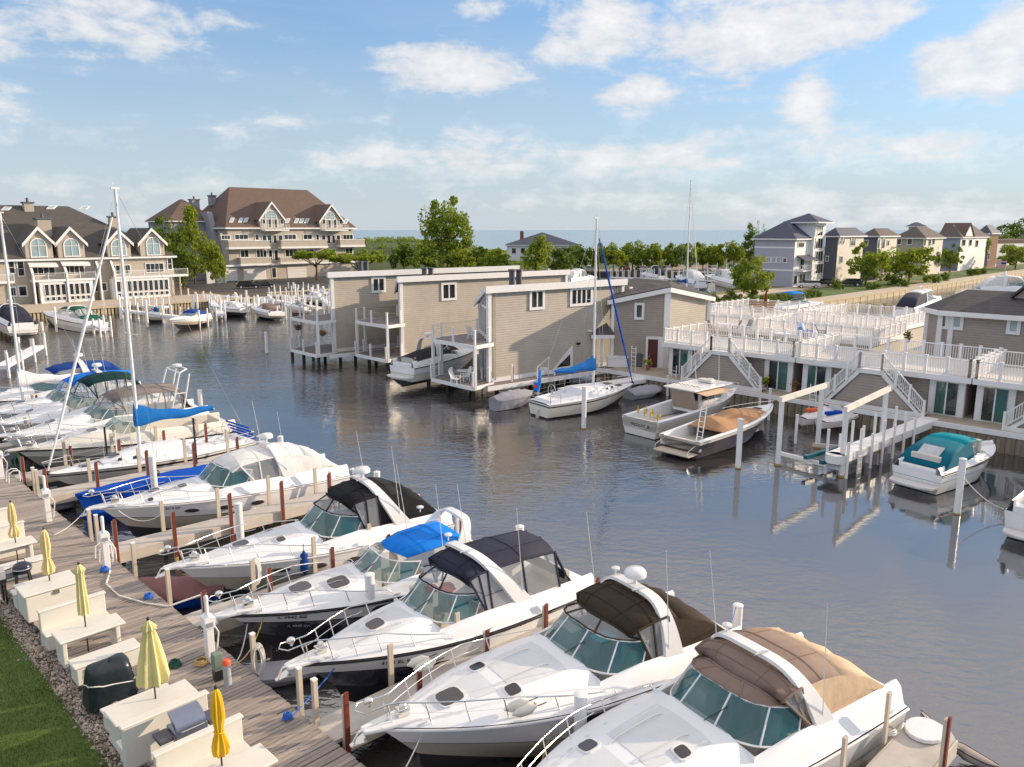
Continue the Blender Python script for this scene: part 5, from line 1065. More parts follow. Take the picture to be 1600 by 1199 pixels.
def cruiser(label, pos, ang, L=9.2, B=3.1, fs=1.15, fb=1.65, low=None, lowf=.45, stripe=None, crown=.5, xw=.10, canopy='bimini', ccol=None, ccol2=None, arch=True, aft='slope', front='clear',
            hatches=((.30, 0, .45), (.18, .5, .26)), ports=2, radar=True, lod=0, rail=True, name='cabin_cruiser', group=None, cz=2.9, ant=2, arch_x=-.18, xa=-.30, lean=.5, side_win=False, up=None, pulpit=True, wsm=None, wh=.52, sidepanel=True, yaw=0, bw=.80):
    root = thing(name, label, 'boat', pos, ang, group)
    h = Hull(L, B, fs, fb); low = low or beige; up = up or gel; stripe = stripe or blackm
    hull_mesh(h, 'hull', [antif, low, stripe, up], [lowf * .96, lowf, .93, 1], [0, 1, 2, 3, 3], root, n=22 if not lod else 12)
    def X(f): return f * L
    xw0 = X(xw); tw = h.t(xw0)
    def cr(t): return lerp(.05, crown, 1 - sm((t - tw) / (1 - tw) * 1.02)) if t > tw else crown
    def dz(x, y):
        t = h.t(x); hb = max(.05, h.hb(t) - .05); m_ = min(1, abs(y) / hb); return h.sheer(t) + .03 + cr(t) * (1 - m_ ** 2.6)
    # rub rail
    n = 20 if not lod else 10
    rr = MB()
    for sg in (1, -1):
        pts = []
        for i in range(n + 1): t = 1 - (1 - i / n) ** 1.35; x = -L / 2 + L * t; pts.append((x + (.03 if t == 1 else 0), sg * (h.hb(t) + .035), h.sheer(t) - .03))
        rr.tube(pts, .035, 6)
    rr.build('rub_rail', blackm if low is not beige else up, root, smooth=60)
    # deck with rounded foredeck and side decks
    ms = [-1, -.93, -.8, -.6, -.4, -.2, 0, .2, .4, .6, .8, .93, 1]; rows = []
    for i in range(n + 1):
        t = tw + (1 - tw) * (1 - (1 - i / n) ** 1.25); x = -L / 2 + L * t; hb = h.hb(t) + .01
        rows.append([(x, q * hb, (h.sheer(t) + .02) if abs(q) == 1 else dz(x, q * (hb - .05))) for q in ms])
    d = MB().grid(rows)
    cb = h.hb(tw) - .05; inn = bw
    xs = [-L / 2 + (xw0 + L / 2) * i / 8 for i in range(9)]; fl = h.fs - .35
    for sg in (1, -1):
        rows = []
        for x in xs:
            t = h.t(x); hb = h.hb(t); c = crown * .75 + .12; q_ = sm((xw0 - x) / (1.1 * L / 9.5)); gz = lambda k_, zz__: lerp(dz(x, hb * k_), zz__, q_)
            rows.append([(x, sg * hb, h.sheer(t) + .02), (x, sg * hb * .95, gz(.95, h.sheer(t) + .04)), (x, sg * hb * .88, gz(.88, h.sheer(t) + c * .8)), (x, sg * hb * inn, gz(inn, h.sheer(t) + c)), (x, sg * hb * (inn - .05), gz(inn - .05, h.sheer(t) + c - .06)), (x, sg * hb * (inn - .05), fl)])
        d.grid(rows)
    t0 = h.t(-L / 2 + .3); hb = h.hb(0) * (inn - .05)
    d.box((-L / 2 + .28, 0, (fl + h.fs + crown * .5) / 2), (.5, hb * 2, h.fs + crown * .5 - fl))
    d.quad((-L / 2, -hb, fl), (xw0, -hb * 1.0, fl), (xw0, hb, fl), (-L / 2, hb, fl))
    d.quad((xw0, -h.hb(tw) * inn, fl), (xw0, h.hb(tw) * inn, fl), (xw0, h.hb(tw) * inn, h.sheer(tw) + cr(tw) * .75), (xw0, 0, h.sheer(tw) + cr(tw)), (xw0, -h.hb(tw) * inn, h.sheer(tw) + cr(tw) * .75))
    d.build('deck', deckm if up is gel else up, root, smooth=40)
    if not lod:
        for (qa, qb, ta_, tb_) in ((.60, .84, .04, .86), (-.84, -.60, .04, .86), (-.46, .46, .10, .40), (-.40, .40, .46, .78)):
            rows = []
            for i in range(9):
                t = tw + (1 - tw) * lerp(ta_, tb_, i / 8); x = -L / 2 + L * t; hb_ = h.hb(t) - .05
                rows.append([(x, lerp(qa, qb, j / 5) * hb_, dz(x, lerp(qa, qb, j / 5) * hb_) + .007) for j in range(6)])
            MB().grid(rows).build('nonskid_panel', M('nonskid', (.70, .71, .73), .7, var=.05, bump=.35, bs=160, dirt=.15), root, smooth=40)
    # swim platform
    hs = h.hb(0)
    sp = MB(); sp.ext([(-L / 2 - .02, -hs * .95, .32), (-L / 2 - .55, -hs * .85, .32), (-L / 2 - .75, -hs * .4, .32), (-L / 2 - .75, hs * .4, .32), (-L / 2 - .55, hs * .85, .32), (-L / 2 - .02, hs * .95, .32)], (0, 0, .12)); sp.build('swim_platform', up, root, bev=.02)
    # interior
    if not lod:
        for (x, y, a, b, c) in ((xw0 - 1.2, -.55, .55, .55, .5), (xw0 - 1.3, .6, .9, .55, .45), (-L / 2 + .95, 0, .55, hs * 1.2, .5)):
            MB().box((x, y, fl + c / 2), (a, b, c)).box((x - a / 2 + .08, y, fl + c + .25), (.16, b, .6)).build('seat', seatm, root, bev=.06)
        MB().box((xw0 - .55, -.55, fl + .75), (.35, .7, 1.3)).tube([(xw0 - .76 + 0 * q, -.55 + .2 * math.cos(q), fl + 1.25 + .2 * math.sin(q)) for q in [i * .524 for i in range(13)]], .018, 5).build('helm', gelc, root)
    # windshield
    wmax = h.hb(tw) * .80; N_ = 20; sw = 1.35 * L / 9.2; wh_ = wh
    def wb(f): a = f * pi / 2; x = xw0 + .18 - sw * abs(f) ** 2.3; y = wmax * math.sin(a) if abs(f) < .999 else wmax * f; return Vector((x, y, dz(max(x, xw0 - .02), y) if x > xw0 else h.sheer(h.t(x)) + cr(tw) * .8 * (1 - min(1, abs(y) / (h.hb(tw))) ** 2.6) + .16 * abs(f)))
    def wt(f): b = wb(f); return Vector((b.x - .62 * (1 - .35 * abs(f)), b.y * .86, lerp(dz(xw0, 0), b.z, .35) + wh_ * (1 - .35 * abs(f) ** 3)))
    splits = (-1, -.66, -.22, .22, .66, 1) if not lod else (-1, 1)
    gl = wsm or glass
    for a, b in zip(splits[:-1], splits[1:]):
        k = max(2, int(N_ * (b - a) / 2)); r0 = [wb(a + (b - a) * i / k) for i in range(k + 1)]; r1 = [wt(a + (b - a) * i / k) for i in range(k + 1)]
        MB().grid([r0, r1]).build('windshield_pane', gl, root, smooth=30)
    fm = MB(); fm.tube([wb(-1 + i / 10) for i in range(21)], .028, 5); fm.tube([wt(-1 + i / 10) for i in range(21)], .024, 5)
    for a in splits: fm.tube([wb(a), wt(a)], .022, 5)
    fm.build('windshield_frame', alum if not wsm else blackm, root, smooth=60)
    if not lod:
        wp = MB()
        for a in (-.4, .12): p_ = wb(a); q_ = wt(a + .25); MB().tube([p_ + Vector((.03, 0, .03)), p_.lerp(q_, .62) + Vector((.03, 0, .02))], .012, 4).build('wiper', blackm, root)
    # canopy
    ccol = ccol or c_black; ccol2 = ccol2 or ccol
    topz = dz(xw0, 0) + wh_; zt = cz; xf = wt(0).x - (.05 if front == 'low' else .45); xar = X(arch_x); xaf = X(xa); wc = wmax * .86
    if canopy != 'none':
        zf = topz + .02 if front == 'low' else zt - .28
        prof = [(xf, zf), (lerp(xf, xar, .3), lerp(zf, zt, .7)), (lerp(xf, xar, .65), zt), (xar, zt + .02), (lerp(xar, xaf, .5), zt - .02), (xaf, zt - .14)]
        if canopy == 'flat': prof = [(xf + .1, topz + .05), (lerp(xf, xar, .5), topz + .16), (xar, topz + .22), (xar - .6, topz + .2)]
        rows = []
        for i, (x, z_) in enumerate(prof):
            dr = .28 if canopy != 'flat' else .12
            w_ = wc * (.86 if i == 0 and front != 'low' else 1.0)
            sag = -.03 if i in (1, 4) else 0
            rows.append([(xx, yy, zz_ + sag * (1 - abs(yy / w_))) for xx, yy, zz_ in arc_pts(w_, z_ - dr, z_, 12, x, 3.2, dx=-.35 if i == 0 else 0)])
        MB().grid(rows).build('canopy', ccol, root, smooth=50, solid=.035)
        if not lod:
            sm_ = MB()
            for i in range(1, len(rows) - 1): sm_.tube([Vector(p) + Vector((0, 0, .012)) for p in rows[i]], .008, 4)
            for j in (3, 9): sm_.tube([Vector(r[j]) + Vector((0, 0, .012)) for r in rows], .009, 4)
            sm_.build('canvas_seam', ccol, root)
        if canopy != 'flat':
            if front in ('clear', 'opaque'):
                r0 = [wt(-1 + i / 6).lerp(Vector(rows[0][i]), .02) for i in range(13)]; r1 = [Vector(p) for p in rows[0]]
                MB().grid([r0, [a.lerp(b, .5) + Vector((.05, 0, 0)) for a, b in zip(r0, r1)], r1]).build('front_curtain', vinyl if front == 'clear' else ccol, root, smooth=60)
                if not lod:
                    e_ = MB()
                    for i in (0, 4, 8, 12): e_.tube([r0[i] + Vector((.03, 0, 0)), r1[i] + Vector((.03, 0, 0))], .028, 5)
                    e_.tube([p + Vector((.03, 0, 0)) for p in r1], .03, 5); e_.tube([p + Vector((.02, 0, .02)) for p in r0], .025, 5); e_.build('curtain_border', ccol, root)
            # side curtains
            coam = h.fs + crown * .75 + .14
            if sidepanel:
                for sg in (1, -1):
                    idx = 12 if sg > 0 else 0; top = [Vector(r[idx]) for r in rows]; wsd = wt(sg)
                    bot = []
                    for p in top: bot.append(Vector((min(p.x, wsd.x + .0) if p.x > wsd.x else p.x, sg * h.hb(.3) * (inn - .0), coam if p.x < wb(sg).x else lerp(coam, wsd.z, min(1, (p.x - wb(sg).x) / (wsd.x - wb(sg).x + 1.2))))))
                    bot[0] = wsd.copy(); 
                    for j in range(len(top) - 1):
                        if top[j + 1].x < xar - .1 and aft == 'open': break
                        if j >= 3 and aft == 'slope': break
                        mat_ = vinyl
                        MB().grid([[top[j], top[j + 1]], [bot[j], bot[j + 1]]]).build('side_curtain', mat_, root)
                        e_ = MB().tube([top[j + 1], bot[j + 1]], .035, 5).tube([top[j], top[j + 1]], .035, 5)
                        if not lod: e_.build('curtain_border', ccol, root)
            if aft == 'slope':
                hsb = h.hb(0) * inn; a0 = [Vector(p) for p in rows[3 if False else 5]]; n_ = len(a0)
                xe = -L / 2 + .35; ze = h.fs + crown * .6 + .1
                r1 = [Vector((lerp(a0[i].x, xe, .5), a0[i].y * 1.06, lerp(a0[i].z, ze, .34) + .04 * math.sin(i * 2.1))) for i in range(n_)]
                r2 = [Vector((xe, hsb * (-1 + 2 * i / (n_ - 1)), ze)) for i in range(n_)]
                MB().grid([a0, r1, r2]).build('aft_canvas', ccol2, root, smooth=50, solid=.03)
                for sg in (1, -1):
                    idx = 12 if sg > 0 else 0; top = [Vector(rows[k][idx]) for k in (3, 4, 5)] + [r1[idx], r2[idx]]
                    bot = [Vector((p.x, sg * hsb, ze if k < 4 else ze - .02)) for k, p in enumerate(top)]
                    MB().grid([top, [a.lerp(b, .5) + Vector((0, sg * .05, 0)) for a, b in zip(top, bot)], bot]).build('side_canvas', ccol2, root, smooth=50)
            if aft == 'box':
                a0 = [Vector(p) for p in rows[5]]; hsb = h.hb(0) * inn; xe = min(xaf - .1, -L / 2 + .8); ze = h.fs + crown * .6 + .1
                r1 = [Vector((lerp(a0[i].x, xe, .5), lerp(a0[i].y, hsb * (-1 + i / 6), .5), lerp(a0[i].z, ze, .62))) for i in range(13)]; r2 = [Vector((xe, hsb * (-1 + i / 6), ze)) for i in range(13)]
                MB().grid([a0, r1]).build('aft_curtain', vinyl, root, smooth=60); MB().grid([r1, r2]).build('aft_canvas', ccol2, root, smooth=60, solid=.03)
                e_ = MB()
                for i in (0, 4, 8, 12): e_.tube([a0[i], r1[i]], .05, 5)
                e_.build('curtain_border', ccol, root)
    if arch:
        zt = cz
        xb = xar - lean; hw = h.hb(.3) * inn + .02; zb_ = h.fs + crown * .7; rows = []; za = zt + .10
        if canopy in ('none', 'flat'): za = topz + .62; xb = xar + .1
        for i in range(21):
            a = pi * i / 20; c, s_ = math.cos(a), math.sin(a)
            y = hw * (abs(c) ** .42) * (1 if c > 0 else -1); z_ = zb_ + (za - zb_) * (s_ ** .62 if s_ > 0 else 0); f_ = (z_ - zb_) / (za - zb_)
            y *= lerp(1, .84, f_); x = lerp(xb, xar + .1, f_) if canopy not in ('flat',) else lerp(xb, xar - .9, f_); wd = lerp(.36, .16, f_); ny, nz = c, s_; th = .08
            rows.append([(x - wd, y - ny * 0, z_), (x + wd, y, z_), (x + wd * .9, y + ny * th, z_ + nz * th), (x - wd * .9, y + ny * th, z_ + nz * th)])
        MB().grid(rows, closed=True).build('radar_arch', up, root, smooth=35)
        if radar:
            x = xar + .05 if canopy != 'flat' else xar - .9; r_ = MB().lathe([(.05, 0), (.05, .18)], (x, .0, za + .06), 8).lathe([(.2, .2), (.3, .24), (.3, .34), (.24, .42), (.05, .45)], (x, 0, za + .06), 18); r_.build('radar_dome', gel, root, smooth=50)
        if not lod:
            MB().lathe([(.02, 0), (.02, .15), (.12, .16), (.12, .2), (.02, .24)], (xar + .05, -.8, za + .02), 12).build('gps_antenna', gel, root, smooth=50)
            MB().tube([(xar + .0, .35, za + .06), (xar + .15, .35, za + .1), (xar + .45, .35, za + .12)], .03, 8).build('horn', steel, root)
        for k in range(ant):
            sg = 1 if k % 2 == 0 else -1
            MB().tube([(xb + .2, sg * hw, zb_ + .4), (xb + .55, sg * (hw + .12), zb_ + 3.2)], .014, 5, r2=.006).build('whip_antenna', gel, root)
    # bow rail
    if rail:
        rl = MB(); xe = xw0 - .2; cnt = 18; top = []; 
        for sg in (1,):
            pass
        pr_ = .62
        def rp(i, sg):
            f = i / cnt; t = lerp(h.t(xe), 1.0, f ** .8); x = -L / 2 + L * t; hb = max(.18, h.hb(t) - .08); zz_ = h.sheer(t) + lerp(.28, pr_, min(1, f * 2.6)); return Vector((x + (.42 if f > .97 else .12 * f), sg * (hb if f < .97 else .22), zz_))
        line = [rp(i, 1) for i in range(cnt + 1)] + [rp(cnt, 0) + Vector((.14, 0, 0))] + [rp(cnt - i, -1) for i in range(cnt + 1)]
        line = [Vector((line[0].x - .12, line[0].y, h.sheer(h.t(xe)) + .1))] + line + [Vector((line[-1].x - .12, line[-1].y, h.sheer(h.t(xe)) + .1))]
        rl.tube(line, .017, 6)
        rl.build('bow_rail', steel, root, smooth=60)
        for i in ((4, 8, 11, 14, 17) if not lod else (8, 14)):
            for sg in (1, -1):
                p_ = rp(i, sg); t = h.t(p_.x - .15); MB().tube([(p_.x - .15, sg * max(.1, h.hb(t) - .1), h.sheer(t)), tuple(p_)], .016, 5).build('stanchion', steel, root)
        if not lod:
            lo = MB(); lo.tube([rp(i, 1) - Vector((0.05, 0, .27 * min(1, i / 6))) for i in range(5, cnt)], .009, 4); lo.tube([rp(i, -1) - Vector((0.05, 0, .27 * min(1, i / 6))) for i in range(5, cnt)], .009, 4); lo.build('lifeline', steel, root)
    if pulpit:
        zb_ = h.fb; pb = MB(); pb.ext([(L / 2 - .9, -.34, zb_ + .02), (L / 2 + .1, -.2, zb_ + .02), (L / 2 + .42, -.12, zb_ + .02), (L / 2 + .42, .12, zb_ + .02), (L / 2 + .1, .2, zb_ + .02), (L / 2 - .9, .34, zb_ + .02)], (0, 0, .1)); pb.build('bow_pulpit', up, root, bev=.03)
        if not lod:
            MB().tube([(L / 2 - .2, 0, zb_ + .15), (L / 2 + .5, 0, zb_ + .08), (L / 2 + .62, 0, zb_ - .12)], .03, 6).ext([(L / 2 + .35, -.16, zb_ - .12), (L / 2 + .7, -.05, zb_ - .2), (L / 2 + .7, .05, zb_ - .2), (L / 2 + .35, .16, zb_ - .12)], (0, 0, .03)).build('anchor', steel, root)
            MB().box((L / 2 - .55, 0, zb_ + .22), (.3, .22, .18)).lathe([(.08, 0), (.1, .06), (.06, .12)], (L / 2 - .55, .0, zb_ + .3), 10).build('windlass', steel, root, bev=.02)
            MB().ell((L / 2 + .25, .02, zb_ + .75), (.12, .09, .09), 10, 6).tube([(L / 2 + .25, .02, zb_ + .6), (L / 2 + .2, .02, zb_ + .7)], .03, 6).build('spotlight', steel, root, smooth=60)
    # hatches
    for (fx, y, s_) in hatches:
        x = X(fx); nn = Vector((-(dz(x + .1, y) - dz(x - .1, y)) / .2, -(dz(x, y + .1) - dz(x, y - .1)) / .2, 1)).normalized()
        def pp(a, b, o): q = Vector((x + a, y + b, 0)); q.z = dz(q.x, q.y); return q + nn * o
        def rr_(s2, o0, o1, m_, nm, par):
            r = s2 * .25; pl = []
            for (cx_, cy_, a0) in ((1, 1, 0), (-1, 1, 90), (-1, -1, 180), (1, -1, 270)):
                for k in range(3): a = R(a0 + k * 45); pl.append((cx_ * (s2 / 2 - r) + r * math.cos(a), cy_ * (s2 * .95 / 2 - r) + r * math.sin(a)))
            zc = Vector((x, y, dz(x, y))); tx = Vector((1, 0, 0)); tx = (tx - nn * tx.dot(nn)).normalized(); ty = nn.cross(tx)
            return MB().ext([zc + tx * a + ty * b + nn * o0 for a, b in pl], nn * (o1 - o0)).build(nm, m_, par)
        fo = rr_(s_ + .09, -.02, .035, alum, 'hatch', root); rr_(s_, .03, .05, hatchg, 'hatch_glass', fo)
    # hull ports on both sides
    def side_pt(x, f, sg, o=0):
        t = h.t(x); a = h.ring(t, [f])[2]; b = h.ring(min(1, t + .02), [f])[2]; up_ = h.ring(t, [min(1, f + .08)])[2]
        A = Vector((a[0], sg * a[1], a[2])); d1 = Vector((b[0] - a[0], sg * (b[1] - a[1]), b[2] - a[2])).normalized(); d2 = Vector((up_[0] - a[0], sg * (up_[1] - a[1]), up_[2] - a[2])).normalized()
        n_ = d1.cross(d2); n_ = n_ if n_.y * sg > 0 else -n_; n_.normalize(); return A + n_ * o, d1, d2, n_
    for k in range(ports):
        for sg in (1, -1):
            A, d1, d2, n_ = side_pt(X(.20 - .13 * k), .70, sg)
            pl = [A + d1 * .26 * math.cos(a) + d2 * .085 * math.sin(a) - n_ * .01 for a in [i * pi / 8 for i in range(16)]]
            fo = MB().ext([A + (p_ - A) * 1.22 for p_ in pl], n_ * .025).build('porthole', steel, root); MB().ext(pl, n_ * .045).build('porthole_glass', hatchg, fo)
    if side_win:
        for sg in (1, -1):
            A, d1, d2, n_ = side_pt(X(.02), .78, sg); MB().ext([A - d1 * .9 - d2 * .02 + n_ * 0, A + d1 * .55 + d2 * .0, A + d1 * .35 + d2 * .13, A - d1 * .75 + d2 * .2], n_ * .03).build('cabin_window', hatchg, root)
    if not lod:
        for fx in (.42, -.02, -.44):
            for sg in (1, -1):
                x = X(fx); t = h.t(x); MB().tube([(x - .12, sg * (h.hb(t) - .06), h.sheer(t) + .09), (x + .12, sg * (h.hb(t) - .06), h.sheer(t) + .09)], .018, 6).tube([(x - .04, sg * (h.hb(t) - .06), h.sheer(t)), (x - .04, sg * (h.hb(t) - .06), h.sheer(t) + .09)], .014, 5).tube([(x + .04, sg * (h.hb(t) - .06), h.sheer(t)), (x + .04, sg * (h.hb(t) - .06), h.sheer(t) + .09)], .014, 5).build('cleat', steel, root)
        for y in (-.42, .42):
            x0, x1 = xw0 + .75, xw0 + 2.3; pts = [(x0 + (x1 - x0) * i / 6, y * (1 - .12 * i / 6), dz(x0 + (x1 - x0) * i / 6, y) + (.07 if 0 < i < 6 else .0)) for i in range(7)]; MB().tube(pts, .013, 5).build('grab_rail', steel, root)
    root['_h'] = 0; del root['_h']
    return root, h, side_pt, dz
def lettering(root, side_pt, x, f, sg, s, size, m, name='registration', rev=False):
    A, d1, d2, n_ = side_pt(x, f, sg, .012)
    xx = d1 if sg < 0 else -d1
    if (xx.cross(d2)).dot(n_) < 0: xx = -xx
    mt = Matrix((xx, d2, xx.cross(d2))).transposed(); o = text_mesh(s, size, name, m, root, A, mt.to_euler()); return o
U45 = R(45)
def at(s, t, z=0): return S(s, t, z)
def place(bow, stern, L):
    """bow tip and stern centre in dock coordinates -> position of the boat's middle, heading (bow towards the dock)"""
    b, s_ = S(*bow), S(*stern); d = (b - s_).normalized(); return b - d * (L / 2 + .4), math.atan2(d.y, d.x)
p_, a_ = place((13.5, -.1), (15.7, 10.5), 10.6)
r1 = cruiser('white express cruiser with a taupe canopy covering its windscreen, nearest the camera', p_, a_, L=10.6, B=3.75, fs=1.25, fb=1.75, canopy='bimini', ccol=c_taupe, ccol2=c_ltan, front='opaque', lean=.7, xw=0.0, arch_x=-.16, xa=-.29, cz=3.05, hatches=((.37, .1, .5), (.26, .55, .34), (.25, -.62, .36), (.12, .7, .30)), radar=False, crown=.60, wh=.56)
p_, a_ = place((9.6, .1), (11.8, 10.4), 10.1)
r2 = cruiser('white express cruiser with a dark brown canopy, a beige lower hull and a radar dome', p_, a_, L=10.1, B=3.6, fs=1.25, fb=1.75, ccol=c_brown, front='clear', lean=.05, xw=0.0, arch_x=-.235, xa=-.27, cz=3.08, hatches=((.33, .05, .58), (.22, -.58, .34), (.20, .70, .34)), crown=.58, side_win=True, ports=0, wh=.56)
p_, a_ = place((6.05, .3), (6.8, 10.2), 9.3)
r3 = cruiser('cruiser with a navy lower hull and a long navy bimini with clear curtains', p_, a_, L=9.4, B=3.2, fs=1.25, fb=1.7, low=navy, lowf=.60, ccol=c_navy, cz=3.25, aft='box', lean=1.3, xw=.13, arch_x=-.06, xa=-.34, hatches=((.27, 0, .46),), ports=0, radar=False, crown=.52, wh=.55)
lettering(r3[0], r3[2], 2.6, .74, 1, '4102 EL 9', .19, blackm); lettering(r3[0], r3[2], -1.0, .93, 1, 'Fiesta Vee 290', .17, blackm, 'model_script')
p_, a_ = place((2.0, .3), (3.5, 9.7), 8.9)
r4 = cruiser('black hulled cruiser with a low bright blue cover behind its windscreen', p_, a_, L=9.0, B=3.0, fs=1.15, fb=1.55, low=navy, lowf=.64, canopy='flat', ccol=c_blue, arch=True, cz=2.7, hatches=((.26, -.05, .62), (.145, .42, .62)), ports=0, radar=False, side_win=True, crown=.45, sidepanel=False, wh=.48, xw=.03, arch_x=-.26)
lettering(r4[0], r4[2], 3.0, .78, 1, 'IL 4942 BZ', .19, blackm); lettering(r4[0], r4[2], 2.9, .42, 1, 'IL 4949 CH', .14, gel)
p_, a_ = place((-2.0, .4), (-.7, 10.2), 9.8)
r5 = cruiser('white cruiser with a black canopy sloping to its stern, a covered dinghy under its bow', p_, a_, L=9.8, B=3.2, fs=1.3, fb=1.7, ccol=c_black, lean=1.0, xw=.04, arch_x=-.19, xa=-.29, cz=3.25, hatches=((.285, -.1, .50), (.17, -.5, .28), (.165, .55, .28)), ports=3, crown=.52, lowf=.5, wh=.58)
p_, a_ = place((-9.7, .5), (-8.7, 10.9), 10.2)
r6 = cruiser('white cruiser with an all white canopy and white radar arch', p_, a_, L=10.2, B=3.2, fs=1.3, fb=1.7, ccol=c_white, front='low', cz=3.0, hatches=((.30, -.1, .44), (.20, .35, .34), (.33, .6, .2)), ports=3, crown=.5, lowf=.5, wh=.6)
lettering(r6[0], r6[2], 2.8, .8, 1, 'IL 8214 KP', .16, blackm)
# left group further along the boardwalk
p_, a_ = place((-21.6, .4), (-20.8, 11.5), 10.6)
r9 = cruiser('long cream and grey express cruiser just beyond the near sailing boat', p_, a_, L=10.6, B=3.3, low=M('warm_grey_hull', (.30, .27, .25), .3, var=.05, coat=.3), up=gelc, canopy='none', arch=False, aft='open', hatches=((.18, .25, .5), (.33, 0, .4)), ports=0, side_win=True, crown=.7, wh=.42, lowf=.6, sidepanel=False)
p_, a_ = place((-24.6, .4), (-23.9, 11.0), 10.4)
r10 = cruiser('white sport cruiser with a warm grey bimini and an open tubular radar arch', p_, a_, L=10.4, B=3.4, ccol=c_greyb, cz=3.6, fs=1.45, fb=1.8, hatches=((.28, .1, .5),), ports=0, side_win=True, crown=.8, aft='box', arch=False, wh=.35, xa=-.36)
ta = MB(); bxx = -10.4 * .38
for y in (-1.25, 1.25): ta.tube([(bxx + .9, y, 2.0), (bxx + .2, y * .92, 4.3), (bxx - .3, y * .7, 4.45)], .045, 6).tube([(bxx + .2, y, 2.0), (bxx - .35, y * .92, 4.2)], .045, 6).tube([(bxx + .55, y * .96, 3.1), (bxx - .1, y * .96, 3.1)], .035, 5)
ta.tube([(bxx + .2, -1.15, 4.3), (bxx + .2, 1.15, 4.3)], .045, 6).tube([(bxx - .3, -.9, 4.45), (bxx - .3, .9, 4.45)], .045, 6).lathe([(.2, 0), (.28, .06), (.26, .16), (.05, .2)], (bxx - .05, 0, 4.48), 12)
ta.build('tubular_arch', gel, r10[0])
p_, a_ = place((-28.0, .4), (-27.4, 10.5), 9.8)
r11 = cruiser('white cruiser with a dark green black canopy and a raised helm', p_, a_, L=9.8, B=3.2, ccol=c_dgreen, cz=4.0, fs=1.5, fb=1.8, hatches=((.28, .1, .4),), crown=.9, aft='box', arch=False, wh=.4, xa=-.28, ports=0, low=gelc)
p_, a_ = place((-32.0, .4), (-31.0, 11.0), 10.4)
r12 = cruiser('white cruiser with a bright blue bimini and a curved white arch', p_, a_, L=10.4, B=3.3, ccol=c_blue, ccol2=c_dblue, cz=3.5, fs=1.4, fb=1.75, hatches=((.25, .1, .5),), crown=.6, aft='box', wh=.45, xa=-.36, ports=1, low=gel, stripe=maroon)
p_, a_ = place((-36.6, .4), (-35.6, 11.5), 10.8)
r13 = cruiser('white cruiser with royal blue covers at the far left', p_, a_, L=10.8, B=3.3, ccol=c_dblue, cz=3.6, fs=1.4, fb=1.75, hatches=((.25, .1, .5),), crown=.6, aft='slope', wh=.4, xa=-.34, ports=1, low=gel, lod=1)
